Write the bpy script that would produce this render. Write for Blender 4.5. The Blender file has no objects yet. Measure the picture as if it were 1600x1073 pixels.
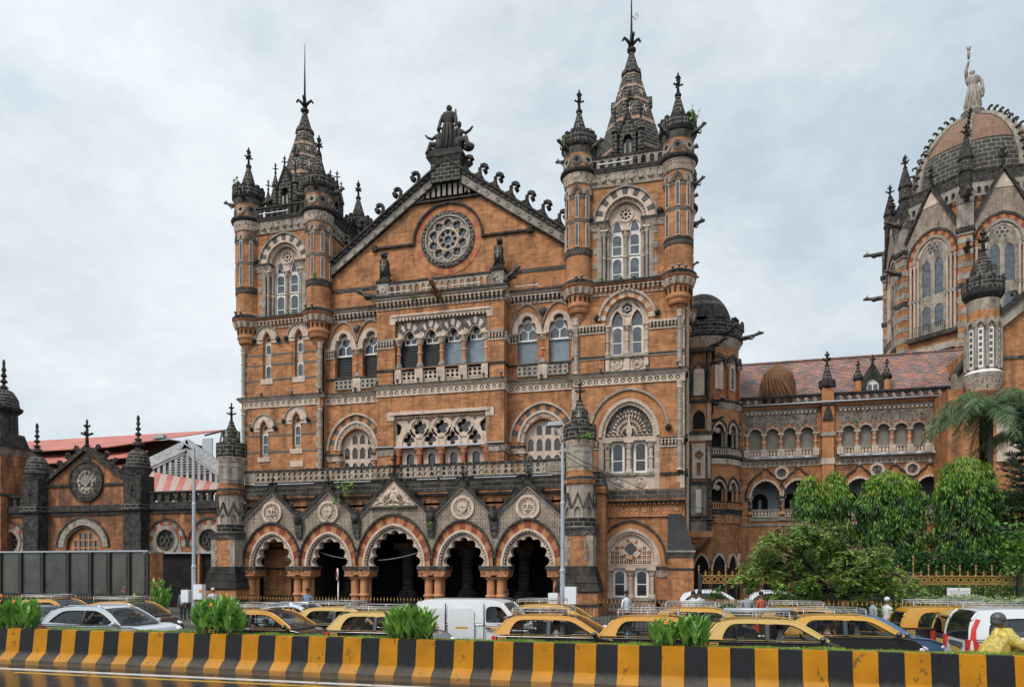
import bpy, math, random
from mathutils import Vector, Matrix
from mathutils.geometry import tessellate_polygon
random.seed(7)
PI=math.pi
sc=bpy.context.scene
# ---------------- camera
cam_d=bpy.data.cameras.new('camera'); cam=bpy.data.objects.new('camera',cam_d); sc.collection.objects.link(cam)
CX,CY,CZ=0.73,-45.27,2.8
cam.location=(CX,CY,CZ); cam.rotation_euler=(PI/2,0,math.atan2(.2537,.9673))
cam_d.sensor_width=36; cam_d.lens=24.75; cam_d.shift_y=352.5/1600; cam_d.clip_end=3000; cam_d.clip_start=.1
sc.camera=cam
# ---------------- sky and sun
SUN_EL,SUN_AZ=math.radians(48),math.radians(-28)   # azimuth measured from -Y towards +X
sd=Vector((math.sin(SUN_AZ)*math.cos(SUN_EL),-math.cos(SUN_AZ)*math.cos(SUN_EL),math.sin(SUN_EL)))
w=bpy.data.worlds.new("World"); sc.world=w; w.use_nodes=True
nt=w.node_tree; nt.nodes.clear()
def N(nt,t,**k):
    n=nt.nodes.new(t)
    for a,b in k.items():
        if a in n.inputs.keys(): n.inputs[a].default_value=b
        else: setattr(n,a,b)
    return n
L=lambda nt,a,b: nt.links.new(a,b)
sky=N(nt,'ShaderNodeTexSky',sky_type='NISHITA',sun_disc=False,sun_elevation=SUN_EL,sun_rotation=PI-SUN_AZ)
sky.air_density=1.2; sky.dust_density=2.0
tc=N(nt,'ShaderNodeTexCoord')
mp=N(nt,'ShaderNodeMapping'); mp.inputs['Scale'].default_value=(1,1,1.7); mp.inputs['Location'].default_value=(.37,.2,.1)
L(nt,tc.outputs['Generated'],mp.inputs[0])
n1=N(nt,'ShaderNodeTexNoise',Scale=1.7,Detail=9.0,Roughness=.6,Distortion=.1); L(nt,mp.outputs[0],n1.inputs['Vector'])
n2=N(nt,'ShaderNodeTexNoise',Scale=4.4,Detail=9.0,Roughness=.68,Distortion=.2); L(nt,mp.outputs[0],n2.inputs['Vector'])
r1=N(nt,'ShaderNodeValToRGB'); L(nt,n1.outputs[0],r1.inputs[0])
e=r1.color_ramp.elements
e[0].position=.38; e[0].color=(6.3,7.3,8.0,1); e[1].position=.6; e[1].color=(9.3,9.85,10.2,1)
r2=N(nt,'ShaderNodeValToRGB'); L(nt,n2.outputs[0],r2.inputs[0])
e=r2.color_ramp.elements
e[0].position=.32; e[0].color=(.83,.855,.88,1); e[1].position=.6; e[1].color=(1,1,1,1)
mx=N(nt,'ShaderNodeMix',data_type='RGBA',blend_type='MULTIPLY'); mx.inputs[0].default_value=1
L(nt,r1.outputs[0],mx.inputs[6]); L(nt,r2.outputs[0],mx.inputs[7])
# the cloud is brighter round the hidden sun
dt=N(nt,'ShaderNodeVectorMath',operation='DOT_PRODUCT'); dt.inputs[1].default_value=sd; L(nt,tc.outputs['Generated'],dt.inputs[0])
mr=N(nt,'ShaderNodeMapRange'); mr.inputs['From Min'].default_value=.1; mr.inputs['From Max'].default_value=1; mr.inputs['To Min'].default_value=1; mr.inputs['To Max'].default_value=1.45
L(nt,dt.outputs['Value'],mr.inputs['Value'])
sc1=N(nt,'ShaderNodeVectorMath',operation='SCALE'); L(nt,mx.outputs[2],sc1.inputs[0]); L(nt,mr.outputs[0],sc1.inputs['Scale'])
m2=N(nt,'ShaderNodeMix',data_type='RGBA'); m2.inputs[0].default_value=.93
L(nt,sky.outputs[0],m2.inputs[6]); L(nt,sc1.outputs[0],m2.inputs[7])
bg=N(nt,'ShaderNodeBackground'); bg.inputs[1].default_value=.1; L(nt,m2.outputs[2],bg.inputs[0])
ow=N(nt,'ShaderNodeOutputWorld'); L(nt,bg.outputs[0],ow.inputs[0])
sl=bpy.data.lights.new('sun','SUN'); sl.energy=2.5; sl.angle=math.radians(20); sl.color=(1,.92,.82)
so=bpy.data.objects.new('sun',sl); sc.collection.objects.link(so); so.rotation_euler=(-sd).to_track_quat('-Z','Y').to_euler(); so.location=(0,-60,60)
sc.view_settings.view_transform='Standard'; sc.view_settings.look='None'; sc.view_settings.exposure=0.0; sc.view_settings.gamma=1
sc.render.engine='CYCLES'; sc.cycles.use_denoising=True; sc.cycles.max_bounces=6; sc.cycles.diffuse_bounces=3; sc.cycles.transparent_max_bounces=8
sc.cycles.caustics_reflective=False; sc.cycles.caustics_refractive=False
# ---------------- picture point -> world point on a plane Y=const (measured once from the photograph)
def P(px,py,Y):
    u=(px-800)/1100; v=(889-py)/1100
    dx=.9673*u-.2537; dy=.2537*u+.9673
    t=(Y-CY)/dy
    return CX+dx*t, CZ+v*t
def PX(px,Y): return P(px,889,Y)[0]
# ---------------- materials
MT={}
def newmat(name):
    m=bpy.data.materials.new(name); m.use_nodes=True; nt=m.node_tree; nt.nodes.clear()
    b=N(nt,'ShaderNodeBsdfPrincipled'); o=N(nt,'ShaderNodeOutputMaterial'); L(nt,b.outputs[0],o.inputs[0]); MT[name]=m
    return m,nt,b
def mixc(nt,blend,fac,a,b):
    n=N(nt,'ShaderNodeMix',data_type='RGBA',blend_type=blend)
    for s,x in ((0,fac),(6,a),(7,b)):
        if hasattr(x,'links'): L(nt,x,n.inputs[s])
        else: n.inputs[s].default_value=(x if s==0 else (*x,1))
    return n.outputs[2]
def wallvec(nt):
    g=N(nt,'ShaderNodeNewGeometry')
    c=N(nt,'ShaderNodeVectorMath',operation='CROSS_PRODUCT'); c.inputs[0].default_value=(0,0,1); L(nt,g.outputs['True Normal'],c.inputs[1])
    d=N(nt,'ShaderNodeVectorMath',operation='DOT_PRODUCT'); L(nt,g.outputs['Position'],d.inputs[0]); L(nt,c.outputs[0],d.inputs[1])
    s=N(nt,'ShaderNodeSeparateXYZ'); L(nt,g.outputs['Position'],s.inputs[0])
    k=N(nt,'ShaderNodeCombineXYZ'); L(nt,d.outputs['Value'],k.inputs[0]); L(nt,s.outputs[2],k.inputs[1])
    return g,k
def ramp(nt,src,p0,c0,p1,c1):
    r=N(nt,'ShaderNodeValToRGB'); L(nt,src,r.inputs[0]); e=r.color_ramp.elements
    e[0].position=p0; e[0].color=(*c0,1) if hasattr(c0,'__len__') else (c0,c0,c0,1)
    e[1].position=p1; e[1].color=(*c1,1) if hasattr(c1,'__len__') else (c1,c1,c1,1)
    return r.outputs[0]
def stone(name,c1,c2,mort,bw=.6,rh=.2,ms=.012,grime=.3,carve=0,rough=.85,gc=(.035,.033,.03),var=.22,bump=.3,streak=1):
    m,nt,b=newmat(name); g,vec=wallvec(nt)
    col=None
    if bw:
        br=N(nt,'ShaderNodeTexBrick'); L(nt,vec.outputs[0],br.inputs['Vector'])
        br.offset=.5; br.inputs['Scale'].default_value=1; br.inputs['Brick Width'].default_value=bw; br.inputs['Row Height'].default_value=rh
        br.inputs['Mortar Size'].default_value=ms; br.inputs['Mortar Smooth'].default_value=.2; br.inputs['Bias'].default_value=-.1
        br.inputs['Color1'].default_value=(*c1,1); br.inputs['Color2'].default_value=(*c2,1); br.inputs['Mortar'].default_value=(*mort,1)
        col=br.outputs[0]
    else:
        na=N(nt,'ShaderNodeTexNoise',Scale=3.,Detail=5.); L(nt,g.outputs['Position'],na.inputs['Vector'])
        col=ramp(nt,na.outputs[0],.35,c1,.65,c2)
    nz=N(nt,'ShaderNodeTexNoise',Scale=1.1,Detail=8.,Roughness=.65); L(nt,g.outputs['Position'],nz.inputs['Vector'])
    col=mixc(nt,'MULTIPLY',1.0,col,ramp(nt,nz.outputs[0],.3,1-var,.7,1+var*.35))
    hgt=nz.outputs[0]
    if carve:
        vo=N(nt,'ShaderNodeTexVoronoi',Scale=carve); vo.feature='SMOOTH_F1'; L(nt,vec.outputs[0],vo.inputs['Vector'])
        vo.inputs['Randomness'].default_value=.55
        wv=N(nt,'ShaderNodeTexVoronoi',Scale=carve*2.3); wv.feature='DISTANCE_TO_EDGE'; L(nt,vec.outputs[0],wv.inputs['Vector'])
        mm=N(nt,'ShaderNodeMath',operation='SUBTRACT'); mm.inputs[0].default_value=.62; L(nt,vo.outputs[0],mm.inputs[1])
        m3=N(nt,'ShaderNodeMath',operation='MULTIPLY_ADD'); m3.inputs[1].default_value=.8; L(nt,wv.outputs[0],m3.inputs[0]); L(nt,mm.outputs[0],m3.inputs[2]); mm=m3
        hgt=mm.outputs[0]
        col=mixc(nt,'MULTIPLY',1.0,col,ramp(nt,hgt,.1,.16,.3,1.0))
    # grime: blotches and rain streaks
    gm=N(nt,'ShaderNodeMapping'); gm.inputs['Scale'].default_value=(1,1,.28 if streak else 1); L(nt,g.outputs['Position'],gm.inputs[0])
    gn=N(nt,'ShaderNodeTexNoise',Scale=1.5,Detail=9.,Roughness=.7); L(nt,gm.outputs[0],gn.inputs['Vector'])
    gf=ramp(nt,gn.outputs[0],.7-.42*grime,0.,.84-.3*grime,1.)
    col=mixc(nt,'MIX',gf,col,mixc(nt,'MIX',.22,gc,col))
    if streak:
        g2=N(nt,'ShaderNodeMapping'); g2.inputs['Scale'].default_value=(2.6,2.6,.22); g2.inputs['Location'].default_value=(3,1,7); L(nt,g.outputs['Position'],g2.inputs[0])
        k2=N(nt,'ShaderNodeTexNoise',Scale=1.,Detail=6.,Roughness=.65); L(nt,g2.outputs[0],k2.inputs['Vector'])
        col=mixc(nt,'MULTIPLY',1.,col,ramp(nt,k2.outputs[0],.5,(1.,1.,1.),.68,(.74,.71,.68)))
    L(nt,col,b.inputs['Base Color']); b.inputs['Roughness'].default_value=rough; b.inputs['Specular IOR Level'].default_value=.18
    bp=N(nt,'ShaderNodeBump'); bp.inputs['Strength'].default_value=bump; bp.inputs['Distance'].default_value=.03
    if bw and not carve:
        iv=N(nt,'ShaderNodeMath',operation='SUBTRACT'); iv.inputs[0].default_value=1; L(nt,br.outputs['Fac'],iv.inputs[1])
        ad=N(nt,'ShaderNodeMath',operation='MULTIPLY_ADD'); L(nt,nz.outputs[0],ad.inputs[0]); ad.inputs[1].default_value=.5; L(nt,iv.outputs[0],ad.inputs[2]); hgt=ad.outputs[0]
    L(nt,hgt,bp.inputs['Height']); L(nt,bp.outputs[0],b.inputs['Normal'])
    return m
ORG=(.55,.252,.112); OR2=(.34,.146,.067)
stone('brick',ORG,OR2,(.42,.25,.15),.46,.155,.009,.5,var=.42,gc=(.09,.06,.045))
stone('brick_old',(.52,.225,.1),(.31,.13,.06),(.26,.16,.1),.46,.155,.009,.72,var=.45)
stone('ashlar',(.49,.225,.1),(.37,.165,.074),(.5,.3,.19),.9,.34,.01,.1,var=.25)
stone('vous_orange',(.5,.235,.115),(.42,.19,.09),(.4,.2,.1),0,grime=.12)
stone('vous_red',(.31,.09,.052),(.23,.065,.04),(.3,.2,.1),0,grime=.05)
stone('vous_dark',(.13,.125,.115),(.09,.088,.083),(.2,.2,.2),0,grime=.1)
stone('pale',(.56,.45,.37),(.42,.34,.28),(.3,.27,.24),.7,.34,.008,.24,var=.22)
stone('pale_plain',(.66,.535,.44),(.5,.4,.325),(.3,.27,.24),0,grime=.16,var=.2)
stone('pale_grey',(.36,.325,.275),(.24,.22,.19),(.5,.46,.4),.6,.36,.01,.36,var=.3)
stone('pale_dirty',(.43,.37,.3),(.32,.28,.23),(.5,.46,.42),.55,.42,.01,.55,var=.4,gc=(.03,.03,.03))
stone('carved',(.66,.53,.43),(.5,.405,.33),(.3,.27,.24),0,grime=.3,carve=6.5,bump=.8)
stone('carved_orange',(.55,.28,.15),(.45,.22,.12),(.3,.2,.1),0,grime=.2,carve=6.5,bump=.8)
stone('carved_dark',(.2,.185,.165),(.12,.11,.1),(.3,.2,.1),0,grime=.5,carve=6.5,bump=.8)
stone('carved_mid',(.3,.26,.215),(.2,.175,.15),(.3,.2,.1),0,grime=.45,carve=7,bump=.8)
stone('lichen',(.085,.078,.07),(.03,.03,.029),(.22,.2,.17),.7,.3,.012,.4,var=.4)
stone('basalt',(.026,.027,.029),(.06,.058,.055),(.3,.27,.23),.55,.27,.018,.15,gc=(.018,.018,.018))
stone('basalt_plain',(.024,.024,.025),(.075,.07,.063),(.2,.2,.2),0,grime=.3,gc=(.02,.02,.02))
stone('slate',(.022,.024,.028),(.036,.037,.041),(.02,.02,.02),.9,.75,.012,.1,rough=.6)
stone('slab',(.05,.046,.042),(.022,.022,.022),(.1,.085,.07),1.3,.5,.01,.3,var=.5,gc=(.14,.1,.07))
stone('grey_band',(.16,.145,.125),(.12,.11,.1),(.2,.18,.15),.9,.4,.01,.1)
stone('terracotta',(.43,.13,.06),(.34,.095,.045),(.3,.2,.1),0,grime=.08)
stone('orange_col',(.56,.27,.14),(.46,.21,.105),(.3,.2,.1),0,grime=.08)
stone('void',(.022,.02,.018),(.014,.013,.012),(.01,.01,.01),1.2,.5,.01,.1)  # near-black colour stands in for the shade inside rooms and openings
def plain(name,c,rough=.6,metal=0,spec=.5,noise=0,scale=4.,coat=0,emit=0,trans=0,alpha=1,obj=False):
    m,nt,b=newmat(name)
    b.inputs['Roughness'].default_value=rough; b.inputs['Metallic'].default_value=metal; b.inputs['Specular IOR Level'].default_value=spec
    if coat: b.inputs['Coat Weight'].default_value=coat; b.inputs['Coat Roughness'].default_value=.05
    if alpha<1: b.inputs['Alpha'].default_value=alpha
    if noise:
        if obj: g=N(nt,'ShaderNodeTexCoord').outputs['Object']
        else: g=N(nt,'ShaderNodeNewGeometry').outputs['Position']
        nz=N(nt,'ShaderNodeTexNoise',Scale=scale,Detail=6.,Roughness=.65); L(nt,g,nz.inputs['Vector'])
        k=ramp(nt,nz.outputs[0],.3,1-noise,.7,1+noise*.3)
        L(nt,mixc(nt,'MULTIPLY',1.,c,k),b.inputs['Base Color'])
    else: b.inputs['Base Color'].default_value=(*c,1)
    return m
plain('white_frame',(.72,.69,.65),.5,noise=.12)
plain('glass',(.085,.105,.13),.12,spec=1.0,metal=.25,noise=.75,scale=2.2)  # the strong noise paints blotchy reflections into the pane colour
plain('glass_dark',(.02,.022,.025),.15,spec=.8,noise=.3,scale=3)
plain('board_blue',(.17,.225,.275),.4,spec=.6,noise=.4,scale=1.5)
plain('louvre',(.05,.056,.06),.5,noise=.3,scale=1.)
plain('metal_grey',(.45,.47,.5),.4,metal=.6,noise=.15)
plain('galv',(.42,.45,.49),.45,metal=.3,noise=.2,scale=8); plain('strip_grey',(.2,.22,.24),.5)
plain('black_iron',(.02,.02,.02),.5)
plain('gold',(.38,.21,.06),.45,metal=.3,noise=.45,scale=9)
plain('lamp_white',(.7,.72,.75),.4)
# ---------------- mesh builder
class MB:
    def __init__(s,T=None): s.v=[];s.f=[];s.fm=[];s.fs=[];s.mats=[];s.T=T or Matrix()
    def mi(s,m):
        if m not in s.mats: s.mats.append(m)
        return s.mats.index(m)
    def add(s,pts,faces,m,smooth=False):
        o=len(s.v); k=s.mi(m); T=s.T
        s.v+=[(T@Vector(p))[:] for p in pts]
        for f in faces: s.f.append(tuple(i+o for i in f)); s.fm.append(k); s.fs.append(smooth)
        return s
    def box(s,x0,x1,y0,y1,z0,z1,m):
        x0,x1=min(x0,x1),max(x0,x1); y0,y1=min(y0,y1),max(y0,y1)
        return s.add([(x0,y0,z0),(x1,y0,z0),(x1,y1,z0),(x0,y1,z0),(x0,y0,z1),(x1,y0,z1),(x1,y1,z1),(x0,y1,z1)],
          [(0,1,5,4),(1,2,6,5),(2,3,7,6),(3,0,4,7),(4,5,6,7),(3,2,1,0)],m)
    def taper(s,a,b,m):   # a,b=(x0,x1,y0,y1,z)
        v=[]
        for x0,x1,y0,y1,z in (a,b): v+=[(x0,y0,z),(x1,y0,z),(x1,y1,z),(x0,y1,z)]
        return s.add(v,[(0,1,5,4),(1,2,6,5),(2,3,7,6),(3,0,4,7),(4,5,6,7),(3,2,1,0)],m)
    def ext(s,poly,y0,y1,m,holes=(),mside=None,back=True):
        loops=[list(poly)]+[list(h) for h in holes]
        flat=[p for l in loops for p in l]
        tr=tessellate_polygon([[Vector((p[0],p[1],0)) for p in l] for l in loops])
        F=[];
        for t in tr:
            a,b,c=[flat[i] for i in t[:3]]
            if (b[0]-a[0])*(c[1]-a[1])-(b[1]-a[1])*(c[0]-a[0])<0: t=(t[0],t[2],t[1])
            F.append(tuple(t[:3]))
        n=len(flat)
        s.add([(p[0],y0,p[1]) for p in flat],F,m)
        if back: s.add([(p[0],y1,p[1]) for p in flat],[tuple(reversed(f)) for f in F],m)
        for k,l in enumerate(loops):
            A=sum(l[i-1][0]*l[i][1]-l[i][0]*l[i-1][1] for i in range(len(l)))
            q=l if (A>0)==(k==0) else l[::-1]; c=len(q)
            s.add([(p[0],y0,p[1]) for p in q]+[(p[0],y1,p[1]) for p in q],[(i,i+c,(i+1)%c+c,(i+1)%c) for i in range(c)],mside or m)
        return s
    def lathe(s,cx,cy,prof,n=20,smooth=True,a0=0.,a1=2*PI,rot=0.):
        # prof: (r,z,material of the segment above)
        full=abs(a1-a0-2*PI)<1e-6; c=n if full else n+1
        for (r0,z0,m),(r1,z1,_) in zip(prof[:-1],prof[1:]):
            v=[]
            for r,z in ((r0,z0),(r1,z1)):
                for i in range(c):
                    a=a0+rot+(a1-a0)*i/n; v.append((cx+r*math.cos(a),cy+r*math.sin(a),z))
            s.add(v,[(i,(i+1)%c,(i+1)%c+c,i+c) for i in range(n)],m,smooth)
        return s
    def tube(s,pts,r,m,n=6,smooth=True):
        pts=[Vector(p) for p in pts]; R=r if hasattr(r,'__len__') else [r]*len(pts); v=[]
        for i,p in enumerate(pts):
            d=(pts[min(i+1,len(pts)-1)]-pts[max(i-1,0)])
            if d.length<1e-9: d=Vector((0,0,1))
            d.normalize(); u=d.cross(Vector((0,0,1)) if abs(d.z)<.9 else Vector((1,0,0))).normalized(); w=d.cross(u)
            for k in range(n):
                a=2*PI*k/n; v.append(p+R[i]*(math.cos(a)*u+math.sin(a)*w))
        F=[(i*n+k,(i+1)*n+k,(i+1)*n+(k+1)%n,i*n+(k+1)%n) for i in range(len(pts)-1) for k in range(n)]
        F+=[tuple(range(n)),tuple((len(pts)-1)*n+k for k in range(n))[::-1]]
        return s.add(v,F,m,smooth)
    def ball(s,c,r,m,n=8,k=6,jit=0):
        rx,ry,rz=r if hasattr(r,'__len__') else (r,r,r); v=[];F=[]
        for i in range(k+1):
            t=PI*i/k
            for j in range(n):
                a=2*PI*j/n; q=1+random.uniform(-jit,jit)
                v.append((c[0]+q*rx*math.sin(t)*math.cos(a),c[1]+q*ry*math.sin(t)*math.sin(a),c[2]+q*rz*math.cos(t)))
        for i in range(k):
            for j in range(n): F.append((i*n+j,(i+1)*n+j,(i+1)*n+(j+1)%n,i*n+(j+1)%n))
        return s.add(v,F,m,True)
    def strip(s,A,B,y0,y1,mats,groups=None):
        # A inner, B outer polyline (same count): extruded band, mats alternate over groups
        n=len(A)-1; G=groups or n
        for i in range(n):
            m=mats[(i*G//n)%len(mats)]
            a,b,c,d=A[i],A[i+1],B[i+1],B[i]
            v=[(q[0],y0,q[1]) for q in (a,b,c,d)]+[(q[0],y1,q[1]) for q in (a,b,c,d)]
            s.add(v,[(0,1,2,3),(7,6,5,4),(0,4,5,1),(2,6,7,3)]+([(3,7,4,0)] if i==0 else [])+([(1,5,6,2)] if i==n-1 else []),m)
        return s
    def clusters(s,gap=.06):
        n=len(s.v); par=list(range(n))
        def fd(i):
            while par[i]!=i: par[i]=par[par[i]]; i=par[i]
            return i
        for f in s.f:
            r=fd(f[0])
            for q in f[1:]: par[fd(q)]=r
        bb={}
        for i,v in enumerate(s.v):
            b=bb.setdefault(fd(i),[list(v),list(v)])
            for k in range(3): b[0][k]=min(b[0][k],v[k]); b[1][k]=max(b[1][k],v[k])
        ks=list(bb); pp={k:k for k in ks}
        def f2(i):
            while pp[i]!=i: pp[i]=pp[pp[i]]; i=pp[i]
            return i
        for i,a in enumerate(ks):
            for b in ks[:i]:
                if f2(a)!=f2(b) and all(bb[a][0][k]-gap<=bb[b][1][k] and bb[b][0][k]-gap<=bb[a][1][k] for k in range(3)): pp[f2(a)]=f2(b)
        G={}
        for f,m,q in zip(s.f,s.fm,s.fs): G.setdefault(f2(fd(f[0])),[]).append((f,m,q))
        out=[]
        for g in G.values():
            w=MB(); w.mats=s.mats; mp={}
            for f,m,q in g:
                t=[]
                for i in f:
                    if i not in mp: mp[i]=len(w.v); w.v.append(s.v[i])
                    t.append(mp[i])
                w.f.append(tuple(t)); w.fm.append(m); w.fs.append(q)
            out.append(w)
        return out
    def build(s,name,parent=None,label=None):
        me=bpy.data.meshes.new(name); me.from_pydata(s.v,[],s.f)
        for m in s.mats: me.materials.append(MT[m])
        me.polygons.foreach_set('material_index',s.fm); me.polygons.foreach_set('use_smooth',s.fs); me.update()
        o=bpy.data.objects.new(name,me); sc.collection.objects.link(o)
        if parent:
            o.parent=parent; L0=Vector(parent.location); 
            if parent.type=='EMPTY' and not getattr(s,'local',False): o.location=-L0
        if label: o['label']=label
        return o
def tag(o,label,cat,group=None,kind=None):
    if label: o['label']=label
    if cat: o['category']=cat
    if group: o['group']=group
    if kind: o['kind']=kind
    return o
def thing(name,loc,label,cat,group=None):
    o=bpy.data.objects.new(name,None); o.empty_display_size=.2; sc.collection.objects.link(o); o.location=loc
    return tag(o,label,cat,group)
def kids(o): return [c for c in bpy.data.objects if c.parent==o]
def clone(o,parent=None,loc=None,rz=None,_k={}):
    c=o.copy(); sc.collection.objects.link(c); c.parent=parent
    if loc is not None: c.location=loc
    if rz is not None: c.rotation_euler=(0,0,rz)
    for ch in o.children: clone(ch,c)
    return c
# ---------------- shapes
def arch(cx,zs,hw,h,n=24):
    out=[]
    if h>=hw*.999:
        R=(hw*hw+h*h)/(2*hw); a=math.asin(min(1,h/R)); c=cx-hw+R
        L_=[(c-R*math.cos(a*i/(n//2)),zs+R*math.sin(a*i/(n//2))) for i in range(n//2+1)]
    else:
        L_=[(cx-hw*math.cos(PI/2*i/(n//2)),zs+h*math.sin(PI/2*i/(n//2))) for i in range(n//2+1)]
    if hw>.6: L_=[(cx-hw*math.cos(t),zs+h*(.87*math.sin(t)+.13*t/(PI/2))) for t in [PI/2*i/(n//2) for i in range(n//2+1)]]
    return L_+[(2*cx-x,z) for x,z in L_[-2::-1]]
def opening(cx,zs,hw,h,zb,n=24):
    return [(cx-hw,zb)]+arch(cx,zs,hw,h,n)+[(cx+hw,zb)]
def rect(x0,x1,z0,z1): return [(x0,z0),(x1,z0),(x1,z1),(x0,z1)]
def circle(cx,cz,r,n=16,a=0): return [(cx+r*math.cos(a+2*PI*i/n),cz+r*math.sin(a+2*PI*i/n)) for i in range(n)]
def foil(cx,cz,r,n=4,a0=PI/2,q=.56,m=6):
    rho=r*q*(.86 if n>5 else 1)*(.8 if n>=7 else 1); d=r-rho; h=PI/n
    s=min(1,d*math.sin(h)/rho); t=d*math.cos(h)+rho*math.sqrt(max(0,1-s*s)); out=[]
    for i in range(n):
        a=a0+2*PI*i/n; lx,lz=d*math.cos(a),d*math.sin(a)
        ph=math.atan2(t*math.sin(h),t*math.cos(h)-d)
        for k in range(m): 
            b=a-ph+2*ph*k/m; out.append((cx+lx+rho*math.cos(b),cz+lz+rho*math.sin(b)))
    return out
def resample(p,n):
    d=[0]
    for a,b in zip(p[:-1],p[1:]): d.append(d[-1]+math.hypot(b[0]-a[0],b[1]-a[1]))
    out=[];j=0
    for i in range(n+1):
        t=d[-1]*i/n
        while j<len(p)-2 and d[j+1]<t: j+=1
        f=(t-d[j])/max(1e-9,d[j+1]-d[j]); f=min(1,f); out.append((p[j][0]+(p[j+1][0]-p[j][0])*f,p[j][1]+(p[j+1][1]-p[j][1])*f))
    return out
def cusped(cx,zs,hw,h,lobes,sag=.42,m=6):
    q=resample(arch(cx,zs,hw,h,48),lobes); out=[q[0]]
    for a,b in zip(q[:-1],q[1:]):
        dx,dz=b[0]-a[0],b[1]-a[1]; l=math.hypot(dx,dz); nx,nz=-dz/l,dx/l
        for k in range(1,m+1):
            t=k/m; s=math.sin(PI*t)**.8*sag*l; out.append((a[0]+dx*t+nx*s,a[1]+dz*t+nz*s))
    return out
def trefoil_arch(cx,zs,hw,h,n=8):   # round middle lobe over two side lobes
    r=hw*.56; zc=zs+h-r; out=[(cx-hw,zs)]
    ls=zc-zs-r*.35
    for i in range(1,n+1):
        a=PI-PI*.62*i/n; out.append((cx-hw+hw*.42*(1+math.cos(a))*.9,zs+max(.05,ls)*math.sin(a/1.0 if a<PI/2 else PI-a)*1.0))
    out=[(cx-hw,zs),(cx-hw*.99,zs+ls*.45),(cx-hw*.9,zs+ls*.8),(cx-hw*.72,zs+ls*1.0),(cx-r*.85,zc-r*.5)]
    for i in range(n+1):
        a=PI+.55-(PI+1.1)*i/n; out.append((cx+r*math.cos(a),zc+r*math.sin(a)))
    return out+[(2*cx-x,z) for x,z in [(cx-r*.85,zc-r*.5),(cx-hw*.72,zs+ls),(cx-hw*.9,zs+ls*.8),(cx-hw*.99,zs+ls*.45),(cx-hw,zs)]]
# ---------------- ornaments
def column(mb,x,y,z0,z1,r,m,mc='pale_plain',mbase='pale_plain',ring=True,n=12,ch=None):
    ch=ch or min(.45,(z1-z0)*.2); bh=ch*.6
    pr=[(r*1.7,z0,mbase),(r*1.7,z0+bh*.4,mbase),(r*1.25,z0+bh,m)]
    if ring:
        zm=(z0+z1)/2-.05; pr+=[(r,z0+bh,m),(r,zm-.06,mc),(r*1.35,zm-.03,mc),(r*1.35,zm+.03,mc),(r,zm+.06,m)]
    else: pr+=[(r,z0+bh,m)]
    pr+=[(r,z1-ch,mc),(r*1.3,z1-ch+.03,'carved' if mc=='pale_plain' else mc),(r*1.9,z1-ch*.25,mc)]
    mb.lathe(x,y,pr+[(r*1.9,z1-ch*.25,mc)],n)
    s=r*2.0; mb.box(x-s,x+s,y-s,y+s,z1-ch*.25,z1,mc)
def brackets(mb,x0,x1,z0,z1,y,proj,pitch=.3,m='pale_plain',back='carved'):
    n=max(1,round((x1-x0)/pitch)); p=(x1-x0)/n
    back='carved_dark' if back=='carved' else back
    mb.taper((x0,x1,y-.03,y+.1,z0),(x0,x1,y-proj*.3,y+.1,z1),back)
    mb.box(x0,x1,y-.07,y+.1,z0-.06,z0,m)
    for i in range(n):
        x=x0+p*(i+.5)
        mb.taper((x-p*.1,x+p*.1,y-.08,y,z0),(x-p*.22,x+p*.22,y-proj*.9,y,z1-.12),m); mb.ball((x,y-proj*.75,z0+(z1-z0)*.42),(p*.2,proj*.35,(z1-z0)*.2),m,6,4)
        mb.box(x-p*.36,x+p*.36,y-proj,y,z1-.08,z1,m)
def dotted(mb,x0,x1,z0,z1,y,pitch=.42,m='pale_plain'):
    n=max(1,round((x1-x0)/pitch)); p=(x1-x0)/n; zc=(z0+z1)/2; r=(z1-z0)*.3
    hs=[circle(x0+p*(i+.5),zc,r,10) for i in range(n)]
    mb.ext(rect(x0,x1,z0,z1),y-.08,y+.0,m,hs,back=False); mb.box(x0,x1,y-.004,y+.05,z0,z1,'carved_dark')
    for i in range(n): mb.ext(foil(x0+p*(i+.5),zc,r*.55,6,m=3),y-.05,y-.01,m)
def ledge(mb,x0,x1,z0,z1,y,proj,m='lichen',m2='pale_plain',ends=True):
    h=z1-z0; e=proj if ends else 0
    mb.box(x0-e*.5,x1+e*.5,y-proj*.5,y+.1,z0,z0+h*.3,m2); mb.box(x0-e*.8,x1+e*.8,y-proj*.8,y+.1,z0+h*.3,z0+h*.55,m2)
    mb.taper((x0-e,x1+e,y-proj,y+.1,z0+h*.55),(x0-e*.9,x1+e*.9,y-proj*.9,y+.1,z1),m)
def balusters(mb,x0,x1,z0,z1,y,kind='arch',pitch=.5,m='pale_grey',rail='lichen',th=.16,rails=True):
    n=max(1,round((x1-x0)/pitch)); p=(x1-x0)/n; h=z1-z0; hs=[]
    for i in range(n):
        c=x0+p*(i+.5)
        if kind=='arch': hs.append(opening(c,z0+h*.58,p*.3,p*.42,z0+h*.1,8))
        elif kind=='quatre': hs.append(foil(c,(z0+z1)/2,min(p,h)*.4,4,m=4))
        elif kind=='two':
            for zz in (.29,.72): hs.append(foil(c,z0+h*zz,min(p*.42,h*.2),3,m=4))
        elif kind=='dots':
            for zz in (.28,.72): hs.append(circle(c,z0+h*zz,min(p*.3,h*.17),8))
        elif kind=='slot': hs.append(rect(c-p*.28,c+p*.28,z0+h*.14,z0+h*.84))
    mb.ext(rect(x0,x1,z0,z1),y-th/2,y+th/2,m,hs)
    if rails:
        mb.box(x0,x1,y-th*.9,y+th*.9,z1,z1+.12,rail); mb.box(x0,x1,y-th*.8,y+th*.8,z0-.1,z0,rail)
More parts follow.
